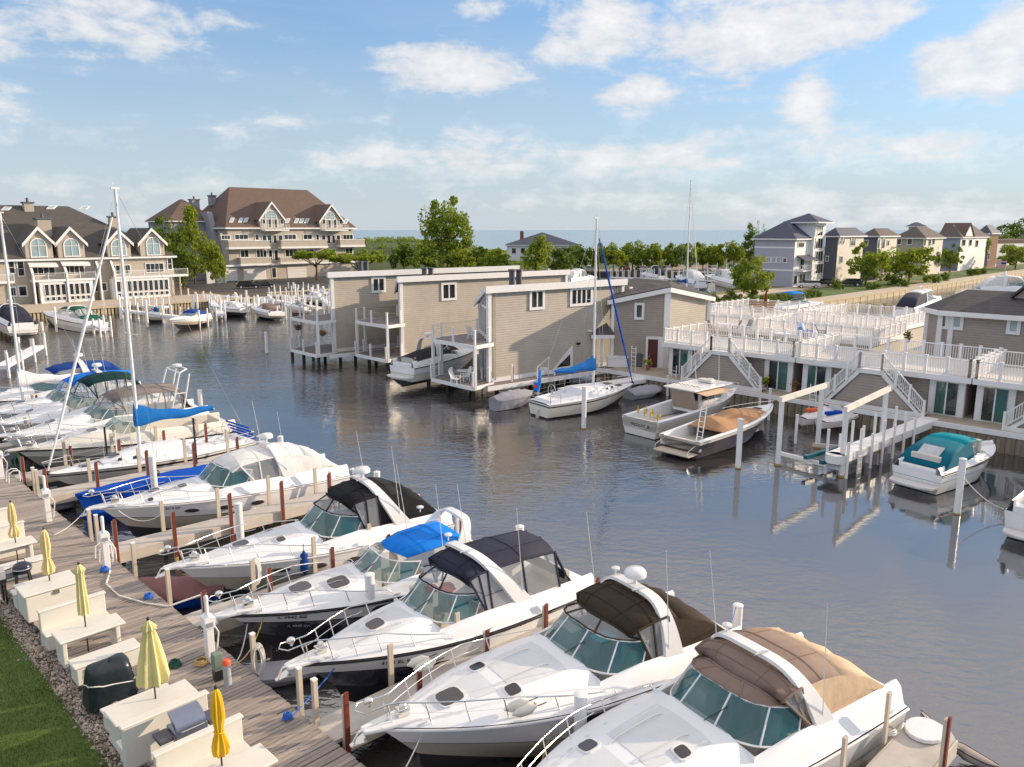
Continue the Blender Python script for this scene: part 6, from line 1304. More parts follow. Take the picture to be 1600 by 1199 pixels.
# ---- sailing boats
def sailboat(label, pos, ang, L=9.5, B=3.0, mast=13.0, sail=None, stripe=None, genoa=True, gcol=None, lod=0, extras=True, boomz=2.9, sag=1, mx=.08, hullc=None, mr=.085):
    root = thing('sailing_boat', label, 'sailing boat', pos, ang)
    h = Hull(L, B, 1.0, 1.3, p=1.9, chine=.72, rake=1.3, deep=.55, mid=.38, stern=.72); stripe = stripe or navy; hc = hullc or gelc
    hull_mesh(h, 'hull', [antif, hc, stripe, hc], [.08, .80, .90, 1], [0, 0, 1, 2, 3], root, n=22)
    def dz(x, y): t = h.t(x); return h.sheer(t) + .03 + .06 * (1 - (abs(y) / max(.1, h.hb(t))) ** 2)
    rows = []
    for i in range(23):
        t = i / 22; x = -L / 2 + L * t; hb = h.hb(t) + .01; rows.append([(x, q * hb, dz(x, q * hb)) for q in (-1, -.75, -.5, -.25, 0, .25, .5, .75, 1)])
    MB().grid(rows).build('deck', deckm, root, smooth=40)
    # coach roof with sloped sides
    ca, cb_ = -.14 * L, .26 * L; rows = []
    for i in range(9):
        f = i / 8; x = lerp(ca, cb_, f); w = h.hb(h.t(x)) * lerp(.66, .45, f); z0 = dz(x, w) - .02; ht = .42 * (1 - f ** 3) + .04
        rows.append([(x, -w - .1, z0), (x, -w, z0 + ht), (x, -w * .5, z0 + ht + .07), (x, 0, z0 + ht + .09), (x, w * .5, z0 + ht + .07), (x, w, z0 + ht), (x, w + .1, z0)])
    m = MB().grid(rows); m.quad(*rows[0]); m.build('coach_roof', deckm, root, smooth=35)
    for sg in (1, -1):
        for (fx, ln) in ((.02, .5), (.12, .35), (.19, .25)):
            x = fx * L; f = (x - ca) / (cb_ - ca); w = h.hb(h.t(x)) * lerp(.66, .45, f) + .055; z0 = dz(x, w) + .12; sl = -.03 * sg
            MB().ext([(x - ln / 2, sg * w, z0), (x + ln / 2, sg * (w - ln * .12), z0), (x + ln / 2 - .06, sg * (w - .03 - ln * .12), z0 + .15), (x - ln / 2 + .06, sg * (w - .03), z0 + .15)], (0, sg * .03, 0)).build('cabin_window', hatchg, root)
    # cockpit coamings, seats and sole
    cm_ = MB(); x0, x1 = -.46 * L, ca
    for sg in (1, -1): cm_.ext([(x0, sg * h.hb(.05) * .62, h.fs), (x1, sg * h.hb(.35) * .66, h.fs), (x1, sg * h.hb(.35) * .66, h.fs + .38), (x0, sg * h.hb(.05) * .62, h.fs + .22)], (0, sg * .14, 0))
    cm_.box((x0, 0, h.fs + .12), (.16, h.hb(.05) * 1.3, .24)); cm_.build('cockpit_coaming', deckm, root, bev=.03)
    MB().box(((x0 + x1) / 2, 0, h.fs + .06), (x1 - x0 - .1, .8, .06)).build('cockpit_sole', hatchg if lod else timber, root)
    MB().tube([(x0 + .75, .42 * math.cos(q), h.fs + .72 + .42 * math.sin(q)) for q in [i * pi / 8 for i in range(17)]], .02, 5).tube([(x0 + .8, 0, h.fs), (x0 + .8, 0, h.fs + .75)], .07, 8).build('steering_wheel', steel, root)
    for (fx, s_) in ((.20, .5), (.33, .42)): MB().box((fx * L, 0, dz(fx * L, 0) + (.34 if fx < .25 else .03)), (s_, s_, .07)).build('hatch', hatchg, root, bev=.02)
    mxx = mx * L; mz = dz(mxx, 0) + .4
    mt = MB().tube([(mxx, 0, mz - .3), (mxx, 0, mast)], mr, 10, r2=mr * .82); mo = mt.build('mast', alum, root, smooth=50)
    MB().box((mxx, 0, mast + .05), (.4, .12, .08)).tube([(mxx + .1, 0, mast), (mxx + .1, 0, mast + .35)], .012, 4).tube([(mxx - .05, .2, mast + .2), (mxx - .05, -.2, mast + .2)], .01, 4).build('masthead', alum, root)
    sp = MB()
    for zf in (.52, .78) if mast > 14 else (.58,):
        zz_ = mast * zf
        for sg in (1, -1): sp.tube([(mxx, 0, zz_), (mxx - .08, sg * .75, zz_ + .03)], .022, 5)
    sp.build('spreader', alum, root)
    st = MB(); w = h.hb(h.t(mxx)) - .06
    for sg in (1, -1):
        st.tube([(mxx, 0, mast - .1), (mxx - .08, sg * .76, mast * .58), (mxx - .1, sg * w, h.sheer(h.t(mxx)))], .010, 4); st.tube([(mxx, 0, mast * .55), (mxx + .5, sg * w * .95, h.sheer(h.t(mxx)))], .008, 4)
    st.tube([(mxx, 0, mast), (-L / 2 + .1, .5, 1.2)], .008, 4); st.tube([(mxx, 0, mast), (L / 2 - .1, 0, 1.35)], .008, 4)
    st.build('shroud', steel, root)
    # boom with sail cover
    bl = L * .40; bz = boomz; cov = []
    MB().tube([(mxx - .1, 0, bz), (mxx - bl, 0, bz + .02)], .05, 8).build('boom', alum, root)
    sc = sail or c_sail; n = 14; rows = []
    for i in range(n + 1):
        f = i / n; x = mxx + .12 - (bl + .05) * f; top = .75 * (1 - f) ** 2.4 + .22 + .04 * math.sin(f * 17); bot = -.14 - .06 * math.sin(f * 11 + 1); wd = .13 + .06 * (1 - f) + .02 * math.sin(f * 23)
        z_ = bz + .03 * f
        rows.append([(x, 0, z_ + top), (x, wd * .5, z_ + top * .7), (x, wd, z_ + .1), (x, wd * .7, z_ + bot * .7), (x, 0, z_ + bot), (x, -wd * .7, z_ + bot * .7), (x, -wd, z_ + .1), (x, -wd * .5, z_ + top * .7)])
    m = MB().grid(rows, closed=True); m.quad(*rows[0]); m.quad(*rows[-1]); m.build('sail_cover', sc, root, smooth=60)
    if genoa:
        a = Vector((L / 2 - .15, 0, 1.5)); b = Vector((mxx + .25, 0, mast - 1.3)); k = 24; m = MB(); pts = [a.lerp(b, i / k) for i in range(k + 1)]; kk = len(m.v)
        d = (b - a).normalized(); x_ = d.cross(Vector((0, 1, 0))).normalized(); y_ = d.cross(x_); rows = []
        for i, p in enumerate(pts): r = .03 + .036 * math.sin(pi * min(1, (i / k) * .92 + .05)) ** .8 + .008 * (i % 2); rows.append([tuple(p + (x_ * math.cos(q) + y_ * math.sin(q)) * r) for q in [j * pi / 4 for j in range(8)]])
        m.grid(rows, closed=True).build('furled_headsail', gcol or c_sail, root, smooth=60)
        MB().lathe([(.1, 0), (.13, .05), (.05, .08), (.13, .12), (.1, .18)], (L / 2 - .12, 0, 1.3), 10).build('furler_drum', blackm, root)
    # pulpit, pushpit, stanchions and lifelines
    def ep(t, sg, z_): x = -L / 2 + L * t; return (x, sg * max(.05, h.hb(t) - .06), h.sheer(t) + z_)
    pu = MB(); pu.tube([ep(.86, 1, 0), ep(.87, 1, .6), (L / 2 + .05, .1, h.fb + .62), (L / 2 + .05, -.1, h.fb + .62), ep(.87, -1, .6), ep(.86, -1, 0)], .018, 5).tube([(L / 2 + .05, 0, h.fb + .62), (L / 2 - .2, 0, h.fb)], .016, 5); pu.build('pulpit', steel, root)
    ps = MB(); ps.tube([ep(.1, 1, 0), ep(.1, 1, .62), ep(.01, 1, .62), ep(.01, -1, .62), ep(.1, -1, .62), ep(.1, -1, 0)], .018, 5).tube([ep(.1, 1, .32), ep(.01, 1, .32), ep(.01, -1, .32), ep(.1, -1, .32)], .014, 5).tube([ep(.01, 1, 0), ep(.01, 1, .62)], .016, 5).tube([ep(.01, -1, 0), ep(.01, -1, .62)], .016, 5); ps.build('pushpit', steel, root)
    for sg in (1, -1):
        for t in (.25, .4, .55, .7): MB().tube([ep(t, sg, 0), ep(t, sg, .6)], .013, 5).build('stanchion', steel, root)
        MB().tube([ep(.1 + .77 * i / 12, sg, .6) for i in range(13)], .006, 4).tube([ep(.1 + .77 * i / 12, sg, .32) for i in range(13)], .006, 4).build('lifeline', steel, root)
    MB().ext([(-L / 2 + .1, -.03, .7), (-L / 2 - .25, -.03, .5), (-L / 2 - .2, -.03, -.5), (-L / 2 + .25, -.03, -.5)], (0, .06, 0)).build('rudder', hc, root)
    return root, h
def mast_for(px, py, base, ang, mx, L):
    """height that makes the masthead reach the photo's pixel row"""
    c, s_ = math.cos(ang), math.sin(ang); p = Vector((base.x + c * mx * L, base.y + s_ * mx * L, 0)); r = pdir(px, py)
    # same distance along the optical axis
    k = (p.y) / r.y; return H + r.z * k
p_, a_ = place((-17.3, .5), (-17.9, 10.5), 10.2)
hm = mast_for(180, 296, p_, a_, .07, 10.2)
sb1 = sailboat('white sailing boat with a navy stripe, a blue sail cover and a furled white headsail', p_, a_, L=10.2, B=3.2, mast=hm, sail=cloth('blue_sail_cover', (.005, .13, .42)), mx=.07, boomz=3.0, mr=.085)
po = MB()
for i in range(4): po.tube([(-5.0 + .12 * i, -1.2, 1.25 + .22 * i), (-5.0 + .12 * i, 1.2, 1.25 + .22 * i)], .05, 6)
po.build('rail_padding', c_cobalt, sb1[0])
MB().lathe([(.16, 0), (.28, .07), (.28, .16), (.16, .23)], (0, 0, 0), 16)
# right hand sailing boat: bow to the right, stern to the camera
q0 = P(990, 600, 1.3); q1 = P(842, 632, .9); d = Vector((q0.x - q1.x, q0.y - q1.y, 0)); LL = d.length; an = math.atan2(d.y, d.x); pc = Vector(((q0.x + q1.x) / 2, (q0.y + q1.y) / 2, 0))
hm = mast_for(925, 342, pc, an, .05, LL)
sb2 = sailboat('white sailing boat with a blue covered furled headsail moored before the tan boathouse', pc, an, L=LL, B=3.3, mast=hm, sail=cloth('blue_sail_cover', (.005, .13, .42)), gcol=c_cobalt, mx=.05, boomz=2.9)
MB().box((-LL / 2 + .5, .9, 1.9), (.18, .5, .6)).ext([(-LL / 2 + .4, .6, 1.9), (-LL / 2 + .5, .6, 3.1), (-LL / 2 + .65, .6, 3.1), (-LL / 2 + .65, .6, 1.9)], (0, .12, 0)).build('stern_cover', c_blue, sb2[0], bev=.04)
MB().box((-LL / 2 + .385, .9, 1.95), (.02, .36, .2)).build('warning_label', M('red_orange_label', (.7, .06, .02), .5), sb2[0])
# masts of two sailing boats at far left edge and one in the far marina
p_, a_ = place((-27.0 + 1.0, 1.5), (-26, 11), 9); 
q = P(6, 610, 1.0); q.z = 0
hm = mast_for(0, 330, q, R(-135), .07, 9.5)
sb3 = sailboat('white sailing boat cut by the left edge of the picture', S(-33.9, 4.2), R(-135), L=9.0, B=2.6, mast=13.5, sail=c_sail, mx=.02, genoa=False, lod=1)
q = P(1072, 462, 0.5); q.z = 0; hm = mast_for(1081, 283, q, R(20), 0, 9)
sb4 = sailboat('far sailing boat with the tall mast rising behind the entrance house', q, R(-75), L=9.5, B=3, mast=hm, sail=c_dblue, mx=0, lod=1, hullc=gel, mr=.13)
# ---------------------------------------------------------------- piles and finger docks
def pile(s, t, top, label, r=.15, group='white round mooring piles', pos=None):
    p = pos if pos is not None else S(s, t); o = thing('mooring_pile', label, 'mooring pile', (p.x, p.y, 0), random.uniform(0, 6), group)
    MB().tube([(0, 0, -.9), (0, 0, top - .02)], r, 14).build('post', pvc, o, smooth=40); MB().lathe([(r, 0), (r * 1.08, .01), (r * 1.08, .05), (r * .5, .08)], (0, 0, top - .03), 14).build('cap', whitev, o, smooth=40)
    MB().lathe([(r + .006, -.14), (r + .012, 0), (r + .006, .07)], n=14).build('waterline_band', algae, o, smooth=40)
def ppile(px, pyb, pyt, label, r=.15):
    p = P(px, pyb, 0); dd = p.y * math.cos(TILT) + H * math.sin(TILT); pile(0, 0, (pyb - pyt) / F * dd * 1.02, label, r=r, pos=p)
for a in ((581, 1003, 893, 'white pile before the midships of the black hulled cruiser'), (245, 800, 712, 'white pile beside the blue covered boat'), (377, 860, 785, 'white pile behind the bow of the black canopied cruiser'), (812, 905, 820, 'white pile off the stern of the navy bimini cruiser'),
          (1150, 1000, 943, 'white pile tied by a blue line between the two largest cruisers'), (905, 1215, 1075, 'nearest white pile, against the side of the brown canopied cruiser'), (440, 720, 682, 'white pile at the stern of the white canopied cruiser'), (590, 775, 737, 'white pile right of the black canopy'),
          (912, 670, 605, 'white pile in front of the white sailing boat'), (1153, 732, 655, 'white pile beside the dark red hulled launch'), (1495, 803, 716, 'white pile with a slack rope right of the teal topped boat'), (417, 553, 520, 'lone white pile in open water left of the farthest boathouse'),
          (89, 520, 481, 'white pile before the green canopied cruiser'), (67, 522, 504, 'short white pile left of the green canopied cruiser'), (189, 500, 463, 'white pile behind the tall mast'), (231, 512, 470, 'white pile at the outer end of the far jetty'),
          (1591, 690, 640, 'white pile at the right edge by the last stairs'), (65 + 140, 640, 598, 'white pile among the sport cruisers'), (78, 640, 598, 'white pile before the blue biminied cruiser'), (158, 700, 660, 'white pile between the sport cruisers and the near sailing boat'), (315, 640 + 10, 610, 'white pile behind the tubular arch')):
    ppile(a[0], a[1], a[2], a[3])
def finger_dock(s, t1, label, w=.95, posts=(.35, 2.4, 4.6, 6.8, 9.0), both=True, reds=True, z=.98, h=1.15, lean=0):
    o = thing('finger_dock', label, 'dock', S(s, 0, 0), R(45) - .04, 'finger docks')      # local x along t, local y = -s
    MB().ext([(.02, -w / 2, z - .09), (t1 - .3, -w / 2, z - .09), (t1, -w / 2 + .25, z - .09), (t1, w / 2 - .25, z - .09), (t1 - .3, w / 2, z - .09), (.02, w / 2, z - .09)], (0, 0, .09)).build('deck', finger, o)
    for sg in (1, -1): MB().box((t1 / 2, sg * (w / 2 + .03), z - .22), (t1 - .6, .05, .42)).build('fascia', fside, o, bev=.01)
    MB().box((t1 + .03, 0, z - .22), (.05, w - .5, .42)).build('end_board', fside, o)
    for x in posts:
        for sg in ((1, -1) if both else (-1,)):
            rot = random.uniform(-.05, .05); hh = h + random.uniform(-.12, .12); y = sg * (w / 2 + .13)
            if sg > 0 and x < 1: continue
            p_ = MB().box((x, y, (z + hh - .9) / 2), (.15, .07, z + hh + .9)).build('post', timber, o, bev=.008)
            if reds and sg < 0: MB().box((x, y - .062, z + hh / 2 - .32), (.11, .05, hh + .78)).build('bumper', rust, p_); MB().box((x, y - .055, z - .86), (.12, .04, .18)).build('bumper_foot', algae, p_)
        MB().tube([(x + .3, 0, -1), (x + .3, 0, z - .1)], .12, 8).build('support_pile', darkwood, o)
    return o
fd = [(-33.8, 9.5, 'finger dock at the far left between the blue covered cruisers'), (-26.2, 9.5, 'finger dock between the sport cruisers'), (-19.2, 9.8, 'finger dock beyond the near sailing boat'), (-15.5, 9.6, 'finger dock between the sailing boat and the blue covered boats'), (-6.9, 10.0, 'finger dock along the white canopied cruiser'), (.50, 9.6, 'finger dock between the black canopied and the black hulled cruiser'), (7.95, 9.4, 'finger dock between the navy and the brown canopied cruiser'), (17.6, 10.6, 'finger dock nearest the camera with its end in view')]
fingers = [finger_dock(*a) for a in fd]
# white mat and cloth bundle at the end of the nearest finger
MB().ext([(10.0 + .5 * math.cos(a), .1 + .42 * math.sin(a), 1.0) for a in [i * pi / 8 for i in range(16)]], (0, 0, .1)).build('dock_step', gel, fingers[-1], bev=.02)
def rope(label, pts, m, r=.014, sag=0, cat='rope', n=14, name='rope'):
    P_ = [Vector(p) for p in pts]; c = P_[0]; o = thing(name, label, cat, tuple(c)); q = []
    for a, b in zip(P_[:-1], P_[1:]):
        for i in range(n): f = i / n; v = a.lerp(b, f); v.z -= sag * 4 * f * (1 - f); q.append(v - c)
    q.append(P_[-1] - c); MB().tube(q, r, 6).build('strand', m, o, smooth=60); return o
def coil(label, p, m, r=.2, turns=3, rr=.018):
    o = thing('rope_coil', label, 'rope', tuple(p)); q = [(r * (1 - .12 * i / 12) * math.cos(i * .52), r * (1 - .12 * i / 12) * math.sin(i * .52), .02 + .012 * i / 4 + .01 * math.sin(i * 3)) for i in range(int(12 * turns))]; MB().tube(q, rr, 5).build('strand', m, o, smooth=60)
end = S(17.6, 10.7, 1.0)
cb = thing('rolled_net', 'rolled brownish mesh tarp hanging in the water off the near dock end', 'tarp', tuple(end)); e2 = P(1560, 1200, .1); rows = []
for i in range(15):
    f = i / 14; c = end.lerp(e2, f); c.z = .9 * (1 - f) ** 2 + .12; w_ = .06 + .2 * math.sin(pi * f) ** .6 * (1 - .35 * (abs(f - .5) < .04)); d = (e2 - end).normalized(); sd_ = Vector((-d.y, d.x, 0))
    rows.append([c - end + sd_ * (w_ * math.cos(a) + .015 * math.sin(i * 5 + a * 3)) + Vector((0, 0, w_ * .6 * math.sin(a))) for a in [k * pi / 5 for k in range(10)]])
MB().grid(rows, closed=True).build('cloth', cloth('mesh_tarp', (.30, .25, .23)), cb, smooth=60)
for k in (0, 1, 2): MB().tube([r[(k * 3 + 1) % 10] * 1.0 for r in rows], .02, 5).build('cord', blackm, cb)
coil('grey blue rope coil on the end of the nearest finger dock', S(17.3, 9.4, .99), rope_w, .2)
rope('pale blue line from the near pile to the brown canopied cruiser', [P(1150, 948, 2.3), S(13.2, 9.3, 2.3)], rope_b, .012, .12)
rope('tan rope hanging from the bow cleat of the brown canopied cruiser to the pile', [S(11.6, 3.4, 1.9), S(11.3, 4.9, 1.9), S(10.4, 6.4, 1.9)], rope_y, .018, .35)
rope('long tan line from the near pile down to the dock', [S(11.3, 4.9, 1.8), S(12.4, 2.5, .6), S(12.8, -.1, 1.1)], rope_y, .018, .1)
rope('white line from the bow of the brown canopied cruiser to the boardwalk', [S(10.0, 1.6, 1.6), S(10.9, -.2, 1.12)], rope_w, .016, .12)
rope('blue line from the navy cruiser bow to the boardwalk', [S(6.3, 1.7, 1.5), S(7.1, -.25, 1.13)], rope_b, .018, .05)
coil('small blue rope coil on the boardwalk by the navy cruiser', S(7.1, -.35, 1.12), rope_b, .11, 4, .025)
rope('tan line from the bow of the black hulled cruiser to the pedestal', [S(2.3, 1.7, 1.6), S(4.0, -.1, 1.15)], rope_y, .018, .35)
rope('white line beside the tan line of the black hulled cruiser', [S(1.8, 1.4, 1.5), S(3.9, -.2, 1.15)], rope_w, .016, .5)
rope('white shore power cable along the boardwalk edge', [S(-4.6, -.45, 1.13), S(-3.6, -.9, 1.13), S(-2.4, -.9, 1.13), S(-1.3, -.5, 1.13), S(-.6, -.1, 1.13), S(-.3, 1.0, 1.3)], rope_w, .03, 0, 'cable', name='power_cable')
coil('blue rope coil on the boardwalk edge by the black canopied cruiser', S(-1.6, -.3, 1.12), rope_b, .14, 4, .028); coil('blue rope coil at the foot of the second pedestal', S(-4.7, -.6, 1.12), rope_b, .14, 4, .028)
coil('dark green rope heap on the planks by the third pedestal', S(2.9, -1.3, 1.12), rope_g, .16, 4, .03); coil('tan rope coil round the foot of the third pedestal', S(3.3, -.75, 1.12), rope_y, .2, 3, .025)
rope('white line from the white canopied cruiser to its finger post', [S(-9.2, 1.4, 1.6), S(-7.5, 2.4, 1.6)], rope_w, .016, .35)
rope('white line from the white canopied cruiser to the boardwalk', [S(-9.8, .3, 1.6), S(-9.4, -.9, 1.15), S(-10.6, -1.0, 1.14)], rope_w, .016, .1)
rope('slack white rope from the pile right of the teal boat', [P(1495, 730, 2.1), P(1592, 800, .3)], rope_w, .02, .5)
def hank(label, p, m):
    o = thing('hanging_rope', label, 'rope', tuple(p)); 
    for k in range(5): w_ = .1 + .02 * k; MB().tube([(w_ * math.sin(a) * .8, w_ * math.sin(a) * .5 + .02 * k, -.35 - (.36 + .03 * k) * -math.cos(a)) for a in [j * pi / 9 for j in range(19)]], .014, 5).build('loop', m, o)
hank('white rope coil hung on the finger post by the black hulled cruiser bow', S(.0, 2.5, 1.95), rope_w); hank('white and blue rope hung on the short post by the third pedestal', S(4.7, .15, 1.75), rope_w); hank('green hose coil hung on a finger post at far left', S(-19.7, .35, 1.8), rope_g)
hank('small rope coil hung at the dock edge under the brown canopied cruiser', S(10.9, -.1, 1.5), rope_y)
for (s_, t_, lab) in ((4.6, .1, 'short square post at the boardwalk edge by the navy cruiser'), (6.9, .12, 'timber post at the boardwalk edge below the navy cruiser'), (7.6, .12, 'shorter timber post beside the finger dock'), (-1.0, .12, 'timber post at the boardwalk edge by the black canopied cruiser'), (-3.9, .12, 'white post beside the second pedestal'), (-7.6, .12, 'timber post at the foot of the white cruiser finger'), (-8.4, .12, 'timber post under the bow of the white canopied cruiser'), (-15.9, .12, 'timber post by the grey dinghy'), (-15.4, .12, 'second timber post by the grey dinghy')):
    o = thing('edge_post', lab, 'post', S(s_, t_, 0), R(45)); MB().box((0, 0, .65), (.12, .12, 3.0)).build('post', timber, o, bev=.01); MB().box((0, 0, 2.17), (.13, .13, .03)).build('cap', white, o)
# pedestals
def pedestal(s, t, label, lean=0):
    o = thing('power_pedestal', label, 'power pedestal', S(s, t, 1.1), R(40)); MB().box((0, 0, .55), (.2, .26, 1.1)).build('column', whitev, o, bev=.02)
    MB().ext([(-.14, -.17, 1.0), (.14, -.17, 1.0), (.16, -.17, 1.28), (0, -.17, 1.36), (-.14, -.17, 1.3)], (0, .34, 0)).build('head', whitev, o, bev=.015)
    MB().box((.145, 0, 1.12), (.03, .2, .12)).box((0, -.18, 1.12), (.16, .03, .12)).build('socket_cover', c_grey, o); MB().tube([(.12, .05, 1.1), (.3, .1, .7), (.2, .1, .06)], .02, 6).build('power_lead', rope_w, o); MB().lathe([(.05, 0), (.06, .5), (.02, .55)], (0, .0, 1.36), 10).build('lamp', white, o)
pedestal(-11.3, -.55, 'white power pedestal at the bow of the white canopied cruiser'); pedestal(-4.9, -.45, 'white power pedestal by the stern of the covered dinghy'); pedestal(3.3, -.5, 'white power pedestal with a tan rope round its foot, before the navy cruiser'); pedestal(-18.9, -.5, 'white power pedestal farther along by the grey inflatable')
o = thing('utility_box', 'green utility box on a black base at the boardwalk edge', 'utility box', S(4.3, -.75, 1.1), R(40)); MB().box((0, 0, .14), (.22, .2, .28)).build('base', blackm, o); MB().box((0, 0, .52), (.24, .22, .48)).build('housing', M('green_grey_plastic', (.17, .24, .19), .5), o, bev=.03)
o = thing('bollard', 'round grey bollard with an orange top beside the green box', 'bollard', S(4.75, -.7, 1.1)); MB().lathe([(.1, 0), (.1, .62)], n=14).build('post', M('grey_tube', (.38, .40, .44), .6, var=.15), o, smooth=40); MB().lathe([(.11, .6), (.11, .68), (.07, .73)], n=14).build('cap', M('orange_cap', (.75, .10, .03), .5), o, smooth=40)
for (s_, lab) in ((-5.9, 'white hooped handrail by the second pedestal'), (-18.1, 'white hooped handrail at far left of the boardwalk')):
    o = thing('ladder_hoop', lab, 'dock ladder', S(s_, .0, 1.1), R(45))
    for y in (-.22, .22): MB().tube([(.1, y, -1.2), (.1, y, .35), (.0, y, .5), (-.2, y, .55), (-.4, y, .45), (-.45, y, 0)], .025, 7).build('hoop', alum, o, smooth=60)
    for z_ in (-1, -.7, -.4): MB().tube([(.1, -.22, z_), (.1, .22, z_)], .02, 6).build('rung', alum, o)
# ---------------------------------------------------------------- benches, tables, parasols
def part_box(o, nm, c, d, m=tablem, bev=.025): return MB().box(c, d).build(nm, m, o, bev=bev)
def bench(s, label, back=0, L=1.55, tc=-2.7, seat=.46, dp=.5, wood=tablem):
    """closed box bench; local x along t (towards the water), local y towards -s"""
    o = thing('bench', label, 'bench', S(s, tc, 1.1), R(45)); part_box(o, 'base', (0, 0, seat / 2 - .03), (L - .1, dp - .08, seat - .06)); part_box(o, 'seat', (0, 0, seat), (L, dp, .06))
    if back: y = back * (dp / 2 - .02); part_box(o, 'backrest', (0, y, .52), (L, .12, 1.02)); part_box(o, 'back_cap', (0, y, 1.05), (L + .06, .2, .05))
    return o
def table(s, label, L=1.55, tc=-2.7, h=.76, w=.78, box=False):
    o = thing('table', label, 'table', S(s, tc, 1.1), R(45)); part_box(o, 'tabletop', (0, 0, h), (L, w, .06))
    if box: part_box(o, 'chest', (0, 0, h / 2 - .03), (L - .12, w - .1, h - .07)); MB().box((.1, -w / 2 + .04, h - .12), (.16, .05, .1)).build('latch', steel, o)
    else:
        for x in (-L / 2 + .12, L / 2 - .2): part_box(o, 'leg', (x, 0, h / 2 - .02), (.12, w * .8, h - .04))
        part_box(o, 'stretcher', (0, 0, h - .2), (L - .3, .08, .12))
    return o
def parasol(s, t, label, m, h=2.0, z0=1.86, spread=.13, style=0, lean=0):
    o = thing('parasol', label, 'parasol', S(s, t, z0), random.uniform(0, 1)); o.rotation_euler[1] = lean
    MB().tube([(0, 0, -.7), (0, 0, h * .92)], .019, 8).build('pole', blackm, o, smooth=60)
    r_ = random.Random(int(s * 100)); n = 40
    if style == 0: prof = [(.02, h), (.05, h - .04), (.13, h - .2), (.09, h - .24), (spread * .9, h - .5), (spread * 1.1, h - .9), (spread * 1.2, h * .3), (spread * 1.15, h * .22)]
    elif style == 1: prof = [(.02, h), (.07, h - .1), (.10, h - .3), (.115, h - .6), (.07, h * .45), (.12, h * .36), (.155, h * .26), (.13, h * .17), (.07, h * .15)]
    else: prof = [(.02, h), (.035, h - .04), (.15, h - .22), (.10, h - .26), (.17, h - .55), (.25, h - 1.0), (.30, h * .26), (.28, h * .23)]
    fold = [r_.uniform(.7, 1.3) for _ in range(8)]
    MB().lathe([(a, b) for a, b in prof], n=n, jag=lambda i, j: (.30 if 0 < i else 0) * fold[j * 8 // n] * math.cos(j / n * 2 * pi * 8 + i * .15) * .8).build('folded_canopy', m, o, smooth=80)
    MB().lathe([(.03, h - .01), (.035, h + .03), (.01, h + .07)], n=10).build('finial', blackm, o)
    if style: MB().tube([((spread * .75) * math.cos(a), (spread * .75) * math.sin(a), h * .46) for a in [k * pi / 6 for k in range(13)]], .014, 5).build('strap', m, o)
    return o
bench(-10.6, 'cream bench at the far end of the picnic row', back=1); table(-9.6, 'cream table at the far end of the picnic row')
bench(-8.6, 'cream high backed bench behind the farthest parasol', back=1); table(-7.5, 'cream table carrying the farthest orange cream parasol'); bench(-6.35, 'low cream bench behind the kettle grill')
parasol(-7.5, -2.5, 'farthest folded parasol, orange cream, at the left edge', um_c, h=1.5, style=1)
table(-3.0, 'closed cream chest table with a metal latch and the tied parasol', box=True, w=1.15, h=.85); bench(-3.85, 'low cream bench half hidden behind the chest table', seat=.5)
parasol(-3.1, -2.6, 'second folded parasol, tied in the middle with a flared skirt', um_c, h=1.7, style=1, z0=1.95)
bench(-.5, 'cream high backed bench behind the lemon parasol', back=1, L=1.7, tc=-2.65); table(.65, 'cream table carrying the narrow lemon yellow parasol', L=1.65, tc=-2.65); bench(1.85, 'low cream bench beside the covered grill', L=1.65, tc=-2.65, seat=.5, dp=.6)
parasol(.55, -2.7, 'narrow folded lemon yellow parasol with a hanging strap', um_y, h=1.85, spread=.1)
bench(4.55, 'low cream bench just past the covered grill', L=1.55, tc=-2.8); table(5.35, 'cream table under the wide pale yellow parasol', L=1.85, tc=-2.75); parasol(5.3, -2.65, 'wide half open pale yellow parasol', um_y, h=2.0, style=2)
bench(6.05, 'cream high backed bench with the steel gas grill standing before it', back=-1, L=1.85, tc=-2.8); bench(7.9, 'high backed cream bench behind the golden parasol', back=1, L=1.85, tc=-2.65); table(8.85, 'cream table at the bottom edge under the golden parasol', L=1.8, tc=-2.6); parasol(8.6, -2.6, 'tightly tied golden yellow parasol', um_g, h=1.75, style=1)
bench(9.7, 'cream bench cut by the bottom edge', L=1.8, tc=-2.6)
# grills
o = thing('kettle_grill', 'dark blue barrel grill on black legs beside the farthest bench', 'grill', S(-5.0, -2.9, 1.1), .5)
MB().ell((0, 0, .78), (.28, .24, .22), 18, 10).build('bowl', bbqb, o, smooth=60); MB().tube([(-.1, 0, 1.0), (-.08, 0, 1.08), (.08, 0, 1.08), (.1, 0, 1.0)], .015, 6).build('lid_handle', blackm, o); MB().lathe([(.285, .77), (.29, .79), (.285, .81)], n=18).build('rim', steel, o)
for x, y in ((-.22, -.18), (.22, -.18), (.22, .18), (-.22, .18)): MB().bar((x, y, 0), (x * .7, y * .7, .75), .05, .05).build('leg', blackm, o)
o = thing('gas_grill', 'grey lidded gas grill with a white gas bottle at the left edge', 'grill', S(-4.9, -3.75, .95), .8)
rows = [[(x, -.24, .85), (x, -.22, 1.08), (x, -.05, 1.18), (x, .12, 1.12), (x, .24, .9)] for x in (-.32, .32)]; mm_ = MB().grid(rows); mm_.quad(*rows[0]); mm_.quad(*rows[1]); mm_.build('lid', M('grey_lid', (.42, .42, .44), .4, metal=.3), o)
MB().box((0, 0, .78), (.66, .5, .14)).box((.5, 0, .82), (.3, .4, .03)).box((-.5, 0, .82), (.3, .4, .03)).build('body', blackm, o)
for x in (-.28, .28):
    for y in (-.2, .2): MB().box((x, y, .36), (.05, .05, .74)).build('leg', blackm, o)
